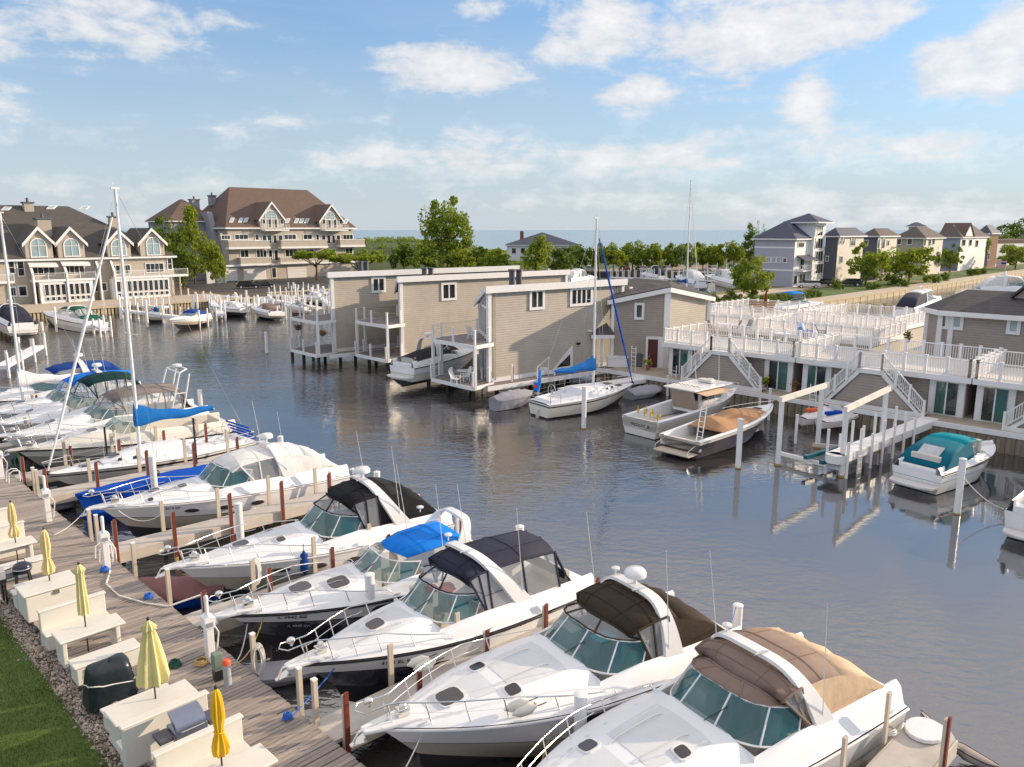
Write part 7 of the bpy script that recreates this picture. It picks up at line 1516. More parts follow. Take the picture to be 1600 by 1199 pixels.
MB().lathe([(.1, .05), (.15, .1), (.15, .32), (.08, .4), (.04, .44)], n=14).build('gas_bottle', whitev, o, smooth=40)
o = thing('gas_grill', 'stainless gas grill with a domed lid in front of the high backed bench', 'grill', S(6.95, -2.6, 1.22), R(45))
rows = []
for k in range(9): a = pi * k / 16 * 1.15; rows.append([(x, .24 - .46 * math.sin(a) * 1.0 - .02, .82 + .30 * math.cos(a * .95) ) for x in (-.32, .32)])
MB().grid(rows).quad(*[r[0] for r in rows]).quad(*[r[1] for r in rows]).build('lid', bbqgrey, o, smooth=30)
MB().box((0, 0, .74), (.7, .5, .18)).build('body', bbqgrey, o, bev=.02); MB().box((0, -.02, .32), (.5, .4, .64)).build('cabinet', M('dark_grill', (.08, .08, .1), .4, metal=.5), o)
for x in (-.52, .52): MB().box((x, 0, .74), (.3, .42, .1)).build('side_shelf', M('dark_grill_shelf', (.10, .10, .13), .4, metal=.3), o, bev=.02)
MB().tube([(-.25, -.27, .86), (-.24, -.34, .88), (.24, -.34, .88), (.25, -.27, .86)], .014, 6).build('handle', steel, o)
# covered grill
o = thing('covered_grill', 'grill under a dark green black cover tied with a white rope', 'covered grill', S(3.05, -2.95, 1.0), .75); rows = []
r_ = random.Random(5); NN = 28
for i, (q, z_) in enumerate(((.60, 0), (.57, .18), (.54, .42), (.50, .66), (.47, .86), (.42, .97), (.28, 1.03), (.02, 1.05))):
    row = []
    for j in range(NN):
        a = 2 * pi * j / NN; c, s_ = math.cos(a), math.sin(a); sx = (abs(c) ** .5) * (1 if c > 0 else -1); sy = (abs(s_) ** .5) * (1 if s_ > 0 else -1); w = 1 + .05 * math.sin(j * 2.9 + i * .35) * (1 - z_ * .6) + .03 * math.sin(j * 5.3)
        row.append((sx * q * 1.02 * w, sy * q * .72 * w, z_ + .04 * math.sin(a * 2 + 1) * (z_ > .8)))
    rows.append(row)
MB().grid(rows, closed=True).build('cover', M('rubberised_cover', (.012, .020, .026), .33, var=.3, vs=3, bump=.6, bs=6), o, smooth=70)
MB().tube([(x * 1.04, y * 1.04, .55 + .1 * math.sin(j * .45)) for j, (x, y, z_) in enumerate(rows[3] + rows[3][:1])], .016, 6).build('tie_rope', rope_w, o)
# ---------------------------------------------------------------- small craft in the near slips
def tarp_boat(name, label, cat, p, an, L, B, m, hullm, h=.5, peak=.35, z=0, seed=1, low=.05, ridge=.5):
    o = thing(name, label, cat, p, an); hl = Hull(L, B, h, h * 1.15, rake=.3, deep=.15, mid=.5, stern=.85); hull_mesh(hl, 'hull', [hullm], [.5, .8, .95, 1], [0, 0, 0, 0, 0], o, n=14); rr = random.Random(seed); rows = []
    for i in range(15):
        t = i / 14; x = -L / 2 + L * t; hb = hl.hb(t) + .04; pk = peak * math.sin(pi * min(1, .12 + t * .85)) ** .7 * (1 + .12 * math.sin(i * 2.3 + seed))
        rows.append([(x, q * hb, h * (1 + .15 * t) + .02 + pk * (1 - abs(q) ** 1.5) * (1 + .06 * math.sin(i * 3.1 + q * 5)) - (.1 if abs(q) == 1 else 0)) for q in (-1, -.97, -.7, -.4, -.15, 0, .15, .4, .7, .97, 1)])
    mm = MB().grid(rows); mm.quad(*rows[0]); mm.build('cover', m, o, smooth=50); return o
p_, a_ = place((-11.9, 1.6), (-12.0, 8.0), 5.6); tarp_boat('covered_boat', 'long boat under a bright blue cover beside the finger dock', 'boat', S(-14.0, 4.9, 0), R(-135), 7.4, 1.2, c_cobalt, c_cobalt, h=.95, peak=.22)
tarp_boat('covered_boat', 'lower blue covered inflatable beside the white canopied cruiser', 'boat', S(-12.7, 3.9, 0), R(-135), 6.0, 1.1, c_cobalt, c_cobalt, h=.5, peak=.1, seed=4)
o = thing('outboard_motor', 'black outboard motor standing between the two blue covers', 'outboard motor', S(-13.3, 4.4, 1.1), R(-135)); MB().ell((0, 0, .42), (.2, .15, .18), 12, 7).build('cowling', blackm, o, smooth=60); MB().box((0, 0, .0), (.14, .1, .7)).build('shaft', c_teald, o, bev=.02)
tarp_boat('dinghy', 'dinghy under a faded maroon tarp at the bow of the black canopied cruiser', 'dinghy', S(-2.9, .95, 0), R(-5), 3.6, 1.5, c_maroon, c_cobalt, h=.55, peak=.35, seed=2)
def inflatable(label, p, an, L=2.8, W=1.5, m=None, r=.2, z=.2):
    o = thing('inflatable_dinghy', label, 'dinghy', p, an); m = m or c_grey; pts = [(-L / 2, W / 2 - r, z), (L * .15, W / 2 - r, z), (L * .38, W * .3, z + .06), (L / 2 - r, 0, z + .12), (L * .38, -W * .3, z + .06), (L * .15, -(W / 2 - r), z), (-L / 2, -(W / 2 - r), z)]
    q = []
    for a, b in zip(pts[:-1], pts[1:]):
        for i in range(4): q.append(Vector(a).lerp(Vector(b), i / 4))
    q.append(Vector(pts[-1])); MB().tube(q, r, 12).build('tube', m, o, smooth=60); MB().box((-.1, 0, z - .05), (L * .75, W - 2 * r, .05)).build('floor', blackm, o); MB().box((-L / 2 + .15, 0, z + .12), (.06, W - 2.4 * r, .4)).build('transom', c_grey, o); MB().box((.1, 0, z + .15), (.22, W - 1.8 * r, .05)).build('thwart', seatm, o); return o
inflatable('grey inflatable dinghy at the boardwalk edge under the near sailing boat bow', S(-16.6, .95, 0), R(-45), m=c_grey)
tarp_boat('kayak', 'grey kayak floating beside the bow of the brown canopied cruiser', 'kayak', S(11.1, .95, 0), R(-40), 3.0, .7, c_grey, c_grey, h=.28, peak=.06)
tarp_boat('kayak', 'grey skiff floating by the green box', 'kayak', S(3.9, 1.3, 0), R(10), 2.8, .9, c_grey, c_grey, h=.3, peak=.05, seed=6)
tarp_boat('raft', 'maroon covered raft between the two largest cruisers', 'raft', S(13.0, 1.9, 0), R(-135), 3.2, 1.3, cloth('dark_maroon_cover', (.10, .01, .02)), maroon, h=.45, peak=.2)
# things aboard the near boats
def fend_pair(s, t, z, lab1, lab2, an=.5):
    for k, lab in ((-1, lab1), (1, lab2)): fender('fender', lab, S(s + k * .13, t, z), ry=R(62), rx=R(10), r=.11, L=.5)
fend_pair(11.65, 2.9, 2.02, 'left of the two cream fenders lying on the near rail of the brown canopied cruiser', 'right one of the near pair of cream fenders on that rail'); fend_pair(8.75, 2.4, 2.1, 'left of the two cream fenders hung at the far rail of the brown canopied cruiser', 'right one of the far pair of cream fenders beside the finger dock')
fender('fender', 'long blue fender hanging from the post of the black canopied cruiser', S(-.05, 4.3, 1.35), col=c_dblue, r=.14, L=.75)
fender('fender', 'white fender hanging at the stern quarter of the white canopied cruiser', S(-7.75, 6.3, .6), r=.16, L=.6)
o = thing('life_jacket', 'orange life jackets heaped on the dash behind the navy cruiser windscreen', 'life jacket', S(6.3, 5.0, 2.3)); 
for k in range(6): MB().ell((random.uniform(-.35, .35), random.uniform(-.35, .35), random.uniform(0, .12)), (.2, .14, .1), 8, 5).build('bundle', orange, o)
o = thing('towel', 'pale blue towel on the dash of the brown canopied cruiser', 'towel', S(11.3, 6.3, 2.30)); MB().box((0, 0, 0), (.6, .42, .05), .7).build('cloth', M('pale_blue_cloth', (.18, .55, .68), .8), o, bev=.02)
# ---------------------------------------------------------------- right bank craft
def crpx(label, bow, stern, zb=1.3, z=0, **k):
    a, b = P(*bow, zb + z), P(*stern, .9 + z); d = Vector((a.x - b.x, a.y - b.y, 0)); L = d.length - .4; c = (a + b) / 2; an = math.atan2(d.y, d.x); kk = dict(L=L, B=min(3.4, L * .34), pulpit=False); kk.update(k); return cruiser(label, Vector((c.x - .2 * math.cos(an), c.y - .2 * math.sin(an), z)), an, **kk)
teal = crpx('white boat with a teal canvas top and teal stripes at the right', (1556, 688), (1432, 738), zb=1.25, canopy='none', low=gel, stripe=c_teal, lowf=.62, cz=2.4, fs=1.0, fb=1.25, arch=False, xw=.12, crown=.3, wh=.45, ports=0, hatches=(), ant=1, rail=False, B=2.7)
x_ = -teal[1].L / 2; xw_ = teal[1].L * .12
TR = [[(x, q * w, z_ - .10 * abs(q) ** 3) for q in (-1, -.8, -.4, 0, .4, .8, 1)] for x, z_, w in ((xw_ - .45, 2.0, .82), (xw_ - .9, 2.22, .95), (xw_ - 1.6, 2.26, .98), (xw_ - 2.3, 2.2, .98))]
MB().grid(TR).build('canopy', c_teal, teal[0], smooth=40, solid=.03)
BK = [TR[3], [(x_ + 1.1, q * 1.1, 1.72) for q in (-1, -.8, -.4, 0, .4, .8, 1)], [(x_ + .4, q * 1.2, 1.22) for q in (-1, -.8, -.4, 0, .4, .8, 1)]]
MB().grid(BK).build('aft_canvas', c_teald, teal[0], smooth=40, solid=.03)
for k in (0, 6):
    sg = -1 if k == 0 else 1
    MB().grid([[TR[2][k], TR[3][k], BK[1][k], BK[2][k]], [(TR[2][k][0], sg * 1.18, 1.28), (TR[3][k][0], sg * 1.19, 1.27), (x_ + 1.1, sg * 1.2, 1.25), (x_ + .4, sg * 1.21, 1.2)]]).build('side_canvas', c_teald, teal[0])
    MB().grid([[TR[0][k], TR[1][k], TR[2][k]], [(xw_ - 1.0, sg * 1.0, 1.55), (xw_ - 1.1, sg * 1.1, 1.4), (TR[2][k][0], sg * 1.18, 1.28)]]).build('side_curtain', vinyl, teal[0])
MB().ext([(x_ + .75, -.5, 1.53), (x_ + .75, .5, 1.53), (x_ + 1.5, .5, 1.95), (x_ + 1.5, -.5, 1.95)], (-.04, 0, .06)).build('canvas_window', M('milky_vinyl', (.5, .52, .56), .2, var=.2), teal[0])
# dark red launch under tan covers
def hullboat(label, bow, stern, B=2.9, fs=1.0, fb=1.35, low=None, up=None, stripe=None, lowf=.85, zb=1.3, name='launch', L=None, p=2.2):
    a, b = P(*bow, zb), P(*stern, .9); d = Vector((a.x - b.x, a.y - b.y, 0)); L = L or d.length; c = (a + b) / 2; an = math.atan2(d.y, d.x); o = thing(name, label, 'boat', (c.x, c.y, 0), an)
    h = Hull(L, B, fs, fb, p=p, chine=.8); hull_mesh(h, 'hull', [antif, low, stripe or up, up], [lowf, lowf + .05, .97, 1], [0, 1, 1, 2, 3], o, n=20); fl = .45; rows = []
    n = 18
    for sg in (1, -1):
        rows = []
        for i in range(n + 1):
            t = i / n * .995; x = -L / 2 + L * t; hb = h.hb(t); z_ = h.sheer(t) + .02; inn = max(.0, hb - .32) if t < .68 else 0
            rows.append([(x, sg * (hb + .01), z_), (x, sg * inn, z_ + (.02 if t < .68 else .12)), (x, sg * inn, fl if t < .68 else z_ + .12)])
        MB().grid(rows).build('gunwale', deckm, o, smooth=30)
    MB().quad((-L / 2 + .02, -h.hb(0) + .1, fl), (L * .2, -h.hb(.7) + .2, fl), (L * .2, h.hb(.7) - .2, fl), (-L / 2 + .02, h.hb(0) - .1, fl)).box((-L / 2 + .1, 0, (fl + fs) / 2), (.2, B * .85, fs - fl)).quad((L * .18, -h.hb(.68), fl), (L * .18, h.hb(.68), fl), (L * .18, h.hb(.68) * .95, h.sheer(.68)), (L * .18, -h.hb(.68) * .95, h.sheer(.68))).build('cockpit_floor', gelc, o); return o, h, L
o, h, L = hullboat('dark maroon hulled launch under tan covers with a sand coloured T top', (1208, 634), (1062, 688), low=maroon, up=gelc, lowf=.80, B=3.1)
rows = []
for i in range(15):
    f = i / 14; x = -L * .26 + L * .55 * f; w = h.hb(h.t(x)) * .82; pk = [.2, .62, .66, .5, .38, .36, .5, .62, .6, .5, .4, .32, .25, .2, .1][i]
    rows.append([(x, q * w, h.sheer(h.t(x)) + .05 + pk * (1 - abs(q) ** 1.7)) for q in (-1, -.7, -.4, -.1, .2, .5, .75, 1)])
m = MB().grid(rows); m.quad(*rows[0]); m.build('boat_cover', c_tan, o, smooth=25)
MB().box((-L / 2 - .4, 0, .3), (.9, 2.4, .06)).build('swim_platform', timber, o)
for y in (-1.1, 1.1): MB().tube([(-L / 2 - .8, y, .33), (-L / 2 - .75, y, .6), (-L / 2 - .05, y, .8)], .02, 5).build('platform_rail', steel, o)
rr = MB(); rr.tube([(-L / 2 + L * t, (h.hb(t) - .05), h.sheer(t) + .28) for t in [.62 + .38 * i / 8 for i in range(9)]] + [(-L / 2 + L * t, -(h.hb(t) - .05), h.sheer(t) + .28) for t in [1 - .38 * i / 8 for i in range(9)]], .018, 5); rr.build('bow_rail', steel, o)
MB().box((L * .3, 0, h.sheer(.8) + .14), (.5, .5, .05)).build('hatch', hatchg, o)
ld = thing('folding_ladder', 'white ladder leaning against the side of the maroon launch', 'ladder', tuple(P(1092, 690, .9)), R(-45))
for x in (-.17, .17): MB().bar((x, 0, 0), (x, .35, 1.9), .04, .04).build('side_rail', white, ld)
for k in range(6): MB().bar((-.17, .06 + .055 * k, .25 + .28 * k), (.17, .06 + .055 * k, .25 + .28 * k), .03, .03).build('rung', white, ld)
# pilothouse fishing boat
o, h, L = hullboat('white fishing boat with a hardtop cabin, yellow fittings and a cream transom', (1150, 615), (1000, 660), low=gelc, up=gel, B=3.2, fs=1.1, fb=1.6, name='fishing_boat')
def z_sh(x): return h.sheer(h.t(x))
cx0, cx1 = -L * .06, L * .24; b0 = 1.1
MB().ext([(cx0, -b0, .9), (cx1 + .5, -b0 * .8, 1.2), (cx1 + .1, -b0 * .8, 1.9), (cx1 - .35, -b0 * .85, 2.42), (cx0, -b0, 2.42)], (0, b0 * 1.9, 0)).build('cabin', gel, o)
MB().box(((cx0 + cx1) / 2 - .2, 0 - .03, 2.49), (cx1 - cx0 + 1.2, 2.5, .1)).build('hardtop', gel, o, bev=.04)
for k in range(3): MB().box((cx0 - .02, -.7 + .68 * k, 2.0), (.05, .5, .5)).build('cabin_window', hatchg, o)
for k in range(3):
    for sg in (-1.12, 1.03): MB().box((cx0 + .5 + .75 * k, sg, 1.98), (.55, .04, .45)).build('side_window', glass if k else hatchg, o)
MB().ext([(cx0 - .05, -1.0, 1.1), (cx0 - .05, .95, 1.1), (cx0 - .5, .9, 2.38), (cx0 - .5, -.95, 2.38)], (-.03, 0, 0)).build('cabin_curtain', M('tan_vinyl', (.42, .33, .26), .4, alpha=.75, var=.1), o)
for k in range(6): MB().tube([(cx0 + .1, -1 + .36 * k, 2.59), (cx0 - .35, -1 + .36 * k, 2.77)], .02, 5).build('rod_holder', blackm, o)
MB().box((cx1 - .9, 0, 2.67), (.5, 1.1, .2)).lathe([(.25, 0), (.3, .1), (.2, .2)], (cx1 - .5, 0, 2.57), 14).build('radar', gelc, o, bev=.04)
for y in (-.9, .9): MB().tube([(cx1 - .8, y, 2.57), (cx1 - 1.1, y * 1.1, 5.2)], .025, 5, r2=.012).build('antenna', gelc, o)
for k in range(7): MB().tube([(-L / 2 + .2 + (k % 2) * .5 + k * .15, -1.2 + .38 * k, 1.1), (-L / 2 + .15 + (k % 2) * .5 + k * .15, -1.2 + .38 * k, 1.6)], .035, 6).box((-L / 2 + .2 + (k % 2) * .5 + k * .15, -1.2 + .38 * k, 1.32), (.18, .1, .1)).build('rod_holder', M('yellow_fitting', (.55, .38, .03), .5), o)
MB().tube([(-L * .1, -1.45, 1.35), (-L * .1, -1.45, 1.9), (L * .05, -1.4, 2.0), (L * .3, -1.25, 1.9), (L * .48, -.3, 2.1), (L * .48, .3, 2.1), (L * .3, 1.25, 1.9), (L * .05, 1.4, 2.0)], .02, 5).build('hand_rail', steel, o)
text_mesh('WILDCAT  III', .26, 'transom_name', blackm, o, (-L / 2 - .02, 0, .62), (pi / 2, 0, -pi / 2))
MB().ext([(-L * .02 + x, y, 2.25 + (.12 if abs(y) < 1 else 0)) for x, y in ((-.9, -1.9), (1.9, -2.0), (1.9, -.9), (-.9, -.9))], (0, 0, .04)).build('side_awning', c_ltan, o)
# covered inflatables behind the sailing boat
for (px, py, lab) in ((1008, 615, 'grey covered inflatable behind the bow of the white sailing boat'), (1052, 606, 'second grey covered inflatable by the quay wall')):
    p = P(px, py, .2); p.z = 0; tarp_boat('covered_dinghy', lab, 'dinghy', p, R(35), 3.6, 1.7, c_grey, c_grey, h=.4, peak=.4, seed=px)
p = P(1105, 622, .2); p.z = 0; tarp_boat('covered_boat', 'small boat with grey blue cover moored along the quay below the first stairs', 'boat', p, R(20), 5.0, 2.0, c_grey, gel, h=.6, peak=.35, seed=9)
p = P(802, 632, .2); p.z = 0.0; o = tarp_boat('covered_jet_ski', 'jet ski under a grey cover on a floating cradle by the nearest boathouse', 'jet ski', p, R(38), 3.6, 1.25, c_grey, c_grey, h=.75, peak=.45, seed=7)
def jetski(label, px, py, col, z=.55):
    p = P(px, py, z); o = thing('jet_ski', label, 'jet ski', (p.x, p.y, z - .2), R(20)); h = Hull(3.0, 1.1, .4, .6, rake=.4, deep=.1, mid=.4); hull_mesh(h, 'hull', [gel], [.5, .8, .95, 1], [0, 0, 0, 0, 0], o, n=12)
    rows = [[(x, q * h.hb(h.t(x)) * .95, .42 + a * (1 - abs(q) ** 2)) for q in (-1, -.5, 0, .5, 1)] for x, a in ((-1.45, .05), (-1.1, .3), (-.4, .42), (0, .45), (.3, .62), (.7, .45), (1.2, .2), (1.48, .05))]; MB().grid(rows).build('deck', gel, o, smooth=40)
    MB().box((-.55, 0, .86), (1.2, .34, .22)).build('seat', col, o, bev=.07); MB().tube([(.3, -.32, 1.15), (.42, 0, 1.05), (.3, .32, 1.15)], .03, 6).build('handlebar', blackm, o, smooth=60); return o
jetski('white jet ski with a blue seat moored under the middle stairs', 1312, 660, c_cobalt); jetski('black and orange jet ski beside the blue seated one', 1282, 655, orange)
# ---- boat lifts and their jetty
def bar_thing(o, nm, a, b, w, h, m=white): c = Vector(o.location); return MB().bar(Vector(a) - c, Vector(b) - c, w, h).build(nm, m, o)
def gantry(pxl, pxr, label):
    (x1, yb1, yt1), (x2, yb2, yt2) = pxl, pxr; a = P(x1, yb1, 0); b = P(x2, yb2, 0); o = thing('boat_lift', label, 'boat lift', tuple(a))
    dd = a.y * math.cos(TILT) + H * math.sin(TILT); h1 = (yb1 - yt1) / F * dd
    for p, m_ in ((a, 0), (b, 0)): bar_thing(o, 'upright', (p.x, p.y, -.9), (p.x, p.y, h1), .21, .21); MB().box((p.x - a.x, p.y - a.y, -.03), (.3, .3, .25)).build('waterline_band', algae, o)
    d = (b - a).normalized(); bar_thing(o, 'beam', a - d * .2 + Vector((0, 0, h1 + .12)), b + d * .5 + Vector((0, 0, h1 + .12)), .2, .26, M('rusty_cream_beam', (.74, .71, .64), .6, var=.12, dirt=.5)); MB().lathe([(.14, -.15), (.14, .15)], (b.x - a.x + d.x * .6, b.y - a.y + d.y * .6, h1 + .12), 10).build('winch', fside, o); return o, a, b
g1_ = gantry((1215, 727, 625), (1277, 700, 608), 'left white boat lift frame with a cream cross beam'); g2_ = gantry((1314, 745, 640), (1376, 705, 626), 'right white boat lift frame with a cream cross beam')
o = thing('lift_cradle', 'green bunks and bars of the empty lift between the white frames', 'lift cradle', tuple(P(1260, 715, .3)))
bar_thing(o, 'cross_bar', P(1217, 708, .4), P(1316, 733, .4), .16, .2); bar_thing(o, 'cross_bar', P(1270, 695, .5), P(1372, 705, .5), .16, .2, fside)
for a, b in (((1258, 715), (1345, 690)), ((1283, 723), (1375, 692))): bar_thing(o, 'bunk', P(*a, .7), P(*b, .7), .22, .2, tealp)
jt = thing('lift_jetty', 'white narrow jetty with posts and a ladder between the boat lifts and the teal boat', 'jetty', tuple(P(1320, 722, .9))); a, b = P(1305, 716, 1.0), P(1428, 668, 1.0); dj = (b - a).normalized(); nj = Vector((-dj.y, dj.x, 0))
bar_thing(jt, 'deck', a, b + dj * 2.5, .95, .42); MB().lathe([(.47, -.21), (.47, .21)], (0, 0, 0), 14).build('rounded_end', white, jt); jt.children[-1].location = a - Vector(jt.location)
for k in range(7):
    for sg in (1, -1):
        c = a + dj * (.2 + k * 1.35) + nj * sg * .55; MB().bar(c - Vector(jt.location) - Vector((0, 0, 1.1)), c - Vector(jt.location) + Vector((0, 0, .9 + .5 * ((k + (sg > 0)) % 2))), .1, .12).build('post', white, jt)
c0_ = a + dj * 1.5 - nj * .6; la = c0_ - Vector(jt.location)
lad = MB()
for q in (-.2, .2): MB().bar(la + dj * q + Vector((0, 0, -1.3)), la + dj * q + Vector((0, 0, .3)), .05, .05).build('ladder_rail', white, jt)
for k in range(4): MB().bar(la - dj * .2 + Vector((0, 0, -1.1 + .35 * k)), la + dj * .2 + Vector((0, 0, -1.1 + .35 * k)), .05, .05).build('ladder_rung', white, jt)
for k in range(3): c = a + dj * (1 + k * 2.8); MB().tube([(c.x - jt.location.x, c.y - jt.location.y, -2.2), (c.x - jt.location.x, c.y - jt.location.y, -.2)], .14, 10).build('support_pile', white, jt)
# slim posts along the quay
def slim(px, pyb, pyt, label, m=None, zb=.2, w=.12, cap=None, nm='mooring_post', rd=False):
    p = P(px, pyb, zb); dd = p.y * math.cos(TILT) + (H - zb) * math.sin(TILT); h = (pyb - pyt) / F * dd; o = thing(nm, label, 'post', (p.x, p.y, 0), R(40)); MB().box((0, 0, (h + zb - 1) / 2), (w, w, h + zb + 1)).build('post', m or white, o); MB().box((0, 0, h + zb + .02), (w + .03, w + .03, .05)).build('cap', white, o)
    if rd: MB().box((w * .6, -.02, h * .55 + zb), (.05, w, h * .8)).build('bumper', rust, o)
for a in ((753, 612, 575, 'post with a red bumper at the prow of the nearest boathouse deck', True), (800, 613, 570, 'first red striped post along the nearest boathouse', True), (822, 600, 568, 'second red striped post along the nearest boathouse', True), (847, 590, 565, 'third red striped post beside the white steps', True), (893, 592, 560, 'red striped post beside the triangular window', True), (961, 590, 556, 'red striped post left of the dock box', True),
          (841, 615, 590, 'white post left of the blue sail cover', False), (866, 603, 583, 'white post in front of the triangular window', False), (1003, 588, 566, 'white post below the red door', False), (1016, 590, 568, 'second white post below the red door', False), (1043, 615, 587, 'tall white post by the fishing boat bow', False), (1186, 648, 603, 'white post behind the maroon launch', False), (1201, 652, 607, 'second white post behind the maroon launch', False), (1243, 688, 648, 'slim post inside the left boat lift', False),
          (1420, 645, 612, 'first white post behind the teal boat', False), (1441, 650, 608, 'second white post behind the teal boat', False), (1455, 645, 602, 'third white post behind the teal boat', False), (1476, 660, 634, 'fourth white post behind the teal boat', False), (1503, 665, 636, 'fifth white post behind the teal boat', False), (1395, 690, 660, 'white post beside the right boat lift', False)):
    slim(a[0], a[1], a[2], a[3], rd=a[4])
def ladder(px, pyb, pyt, label, zb=.3, w=.42, m=None):
    p = P(px, pyb, zb); dd = p.y * math.cos(TILT) + (H - zb) * math.sin(TILT); h = (pyb - pyt) / F * dd; o = thing('dock_ladder', label, 'ladder', (p.x, p.y, zb), R(-45))
    for x in (-w / 2, w / 2): MB().box((x, 0, h / 2), (.05, .05, h)).build('side_rail', m or white, o)
    for k in range(max(2, int(h / .32))): MB().box((0, 0, .15 + .32 * k), (w, .04, .04)).build('rung', m or white, o)
ladder(989, 590, 541, 'white ladder left of the red door', zb=.6); ladder(1052, 608, 570, 'white ladder below the first terrace door'); ladder(1268, 650, 600, 'white ladder behind the left boat lift'); ladder(164, 492, 455, 'white ladder on the quay of the left flats', w=.7); ladder(121, 480, 466, 'short white steps on the left quay', w=.9)
o = thing('dock_steps', 'small white step unit with handrails left of the triangular window', 'steps', tuple(P(850, 588, .95)), R(38))
for k in range(3): MB().box((-.8 + .35 * k, 0, .12 + .24 * k), (.36, .9, .24 + .48 * k * .0 + .02)).build('step', white, o)
for y in (-.45, .45): MB().bar((-1.1, y, .9), (.1, y, 1.6), .05, .05).bar((-1.1, y, 0), (-1.1, y, .9), .05, .05).bar((.1, y, 0), (.1, y, 1.6), .05, .05).build('handrail', white, o)
# cross walk of the central quay
ck = thing('boathouse_jetty', 'white edged jetty running behind the white sailing boat to the terraces', 'jetty', tuple(P(1000, 597, .9))); bar_thing(ck, 'deck', P(880, 612, .85), P(1068, 583, .85), 1.3, .3, white)
# boats on lifts by the boathouses
crl = crpx('white cruiser raised on a lift between two boathouses, its cockpit under a black cover', (752, 541), (628, 578), zb=1.7, z=.7, ccol=c_black, canopy='none', low=gelc, up=gel, cz=3.2, arch=True, aft='open', xw=.05, ports=0, hatches=(), rail=False, crown=.5, lowf=.5, radar=True)
L = crl[1].L; rows = [[(x, q * 1.25, z_ + .3 * (1 - q * q)) for q in (-1, -.5, 0, .5, 1)] for x, z_ in ((-L / 2 + .5, 1.6), (-L / 4, 1.9), (0, 2.05), (.8, 2.0))]; MB().grid(rows).build('cockpit_cover', c_black, crl[0], smooth=60)
cr_far = crpx('white cruiser with a green canvas top moored before the left flats', (66, 490), (150, 508), ccol=c_green, ccol2=c_green, low=gelc, cz=2.9, lod=1, hatches=(), ports=0, rail=False, aft='box', ant=0, front='clear', radar=False)
crpx('white cruiser under a dark purple black cover on a lift at the left edge', (-12, 484), (36, 512), z=.7, ccol=c_navy, ccol2=c_navy, low=gel, cz=3.0, lod=1, hatches=(), ports=0, rail=False, ant=0)
for (b, s_, lab, c1_, kw) in (((262, 498), (318, 492), 'small white boat with a dark blue cover on a white lift', c_dblue, {}), ((325, 476), (380, 482), 'boat with black hull under a white cover before the forecourt', c_white, dict(low=blackm)), ((392, 476), (432, 487), 'white boat with a taupe canopy before the forecourt', c_taupe, {}), ((462, 460), (505, 465), 'white covered boat on the lift right of the forecourt', c_white, {})):
    crpx(lab, b, s_, ccol=c1_, ccol2=c1_, lod=1, hatches=(), ports=0, rail=False, ant=0, radar=False, arch=False, cz=1.9, fs=.8, fb=1.1, front='opaque', crown=.25, wh=.2, z=.35, **kw)
# far jetties
def jetty(a, b, label, n=8, w=1.0, h=1.1, nm='jetty'):
    A, B_ = P(*a, .9), P(*b, .9); o = thing(nm, label, 'jetty', tuple(A)); d = (B_ - A); bar_thing(o, 'deck', A, B_, w, .3, white); dn = d.normalized(); nn = Vector((-dn.y, dn.x, 0))
    for k in range(n):
        for sg in (1, -1): c = d * (k / (n - 1)) + nn * sg * (w / 2 + .1); MB().bar(c - Vector((0, 0, 1.4)), c + Vector((0, 0, h + random.uniform(-.3, .5))), .17, .17).build('post', white, o)
    return o
jetty((197, 486), (318, 500), 'white jetty with posts in front of the left flats', n=10); jetty((300, 464), (392, 478), 'white jetty left of the parked black car', n=8); jetty((395, 476), (440, 490), 'short white jetty below the parked cars', n=6); jetty((430, 470), (500, 482), 'white jetty left of the farthest boathouse', n=9); jetty((455, 452), (510, 458), 'farthest white jetty by the forecourt', n=8); jetty((0, 575), (60, 542), 'white jetty at the left edge by the blue covers', n=4); jetty((118, 492), (165, 515), 'white jetty beside the green canopied cruiser', n=6)
# marina behind the boathouses
for (a, b, n, lab) in (((955, 434), (1060, 437), 12, 'far marina jetty left of the tall far mast'), ((1070, 437), (1175, 443), 10, 'far marina jetty right of the tall far mast'), ((960, 424), (1150, 426), 14, 'long back jetty of the far marina')): jetty(a, b, lab, n=n, h=2.2)
far = [((835, 437), (868, 442), c_teal, 'far cruiser with a teal top behind the nearest boathouse roof'), ((935, 434), (885, 442), c_white, 'large white far cruiser just left of the white mast'), ((1100, 430), (1155, 446), c_white, 'large white cruiser in the far marina left of the round tree'), ((1055, 432), (1095, 446), c_white, 'white far cruiser with a taupe tent beside the tall far mast'), ((1000, 428), (1035, 436), c_navy, 'small far boat with a navy cover'), ((1130, 424), (1165, 436), c_navy, 'far white boat with navy canopy behind the round tree')]
for b, s_, c1_, lab in far: crpx(lab, b, s_, zb=1.5, ccol=c1_, ccol2=c1_, lod=1, hatches=(), ports=0, rail=False, ant=0, radar=False, cz=3.8, crown=.9, front='low' if c1_ is c_white else 'clear', up=gel, low=gel, pulpit=False)
crpx('white cruiser with a navy aft canopy moored behind the terraces', (1470, 463), (1412, 492), zb=1.6, ccol=c_white, ccol2=c_navy, lod=1, hatches=(), ports=0, rail=False, ant=0, cz=3.8, crown=.9, low=gel)
crpx('white boat with a long blue bimini moored behind the terraces', (1290, 474), (1210, 486), zb=1.5, ccol=c_blue, lod=1, hatches=(), ports=0, rail=False, ant=0, cz=3.6, crown=.5, low=gel, aft='open', arch=False, sidepanel=False)
crpx('white flybridge yacht in the channel behind the dark roofed house', (1660, 455), (1520, 462), zb=1.9, ccol=c_white, lod=1, hatches=(), ports=0, rail=False, ant=0, cz=4.6, crown=1.8, low=gel, L=13, B=4.2)
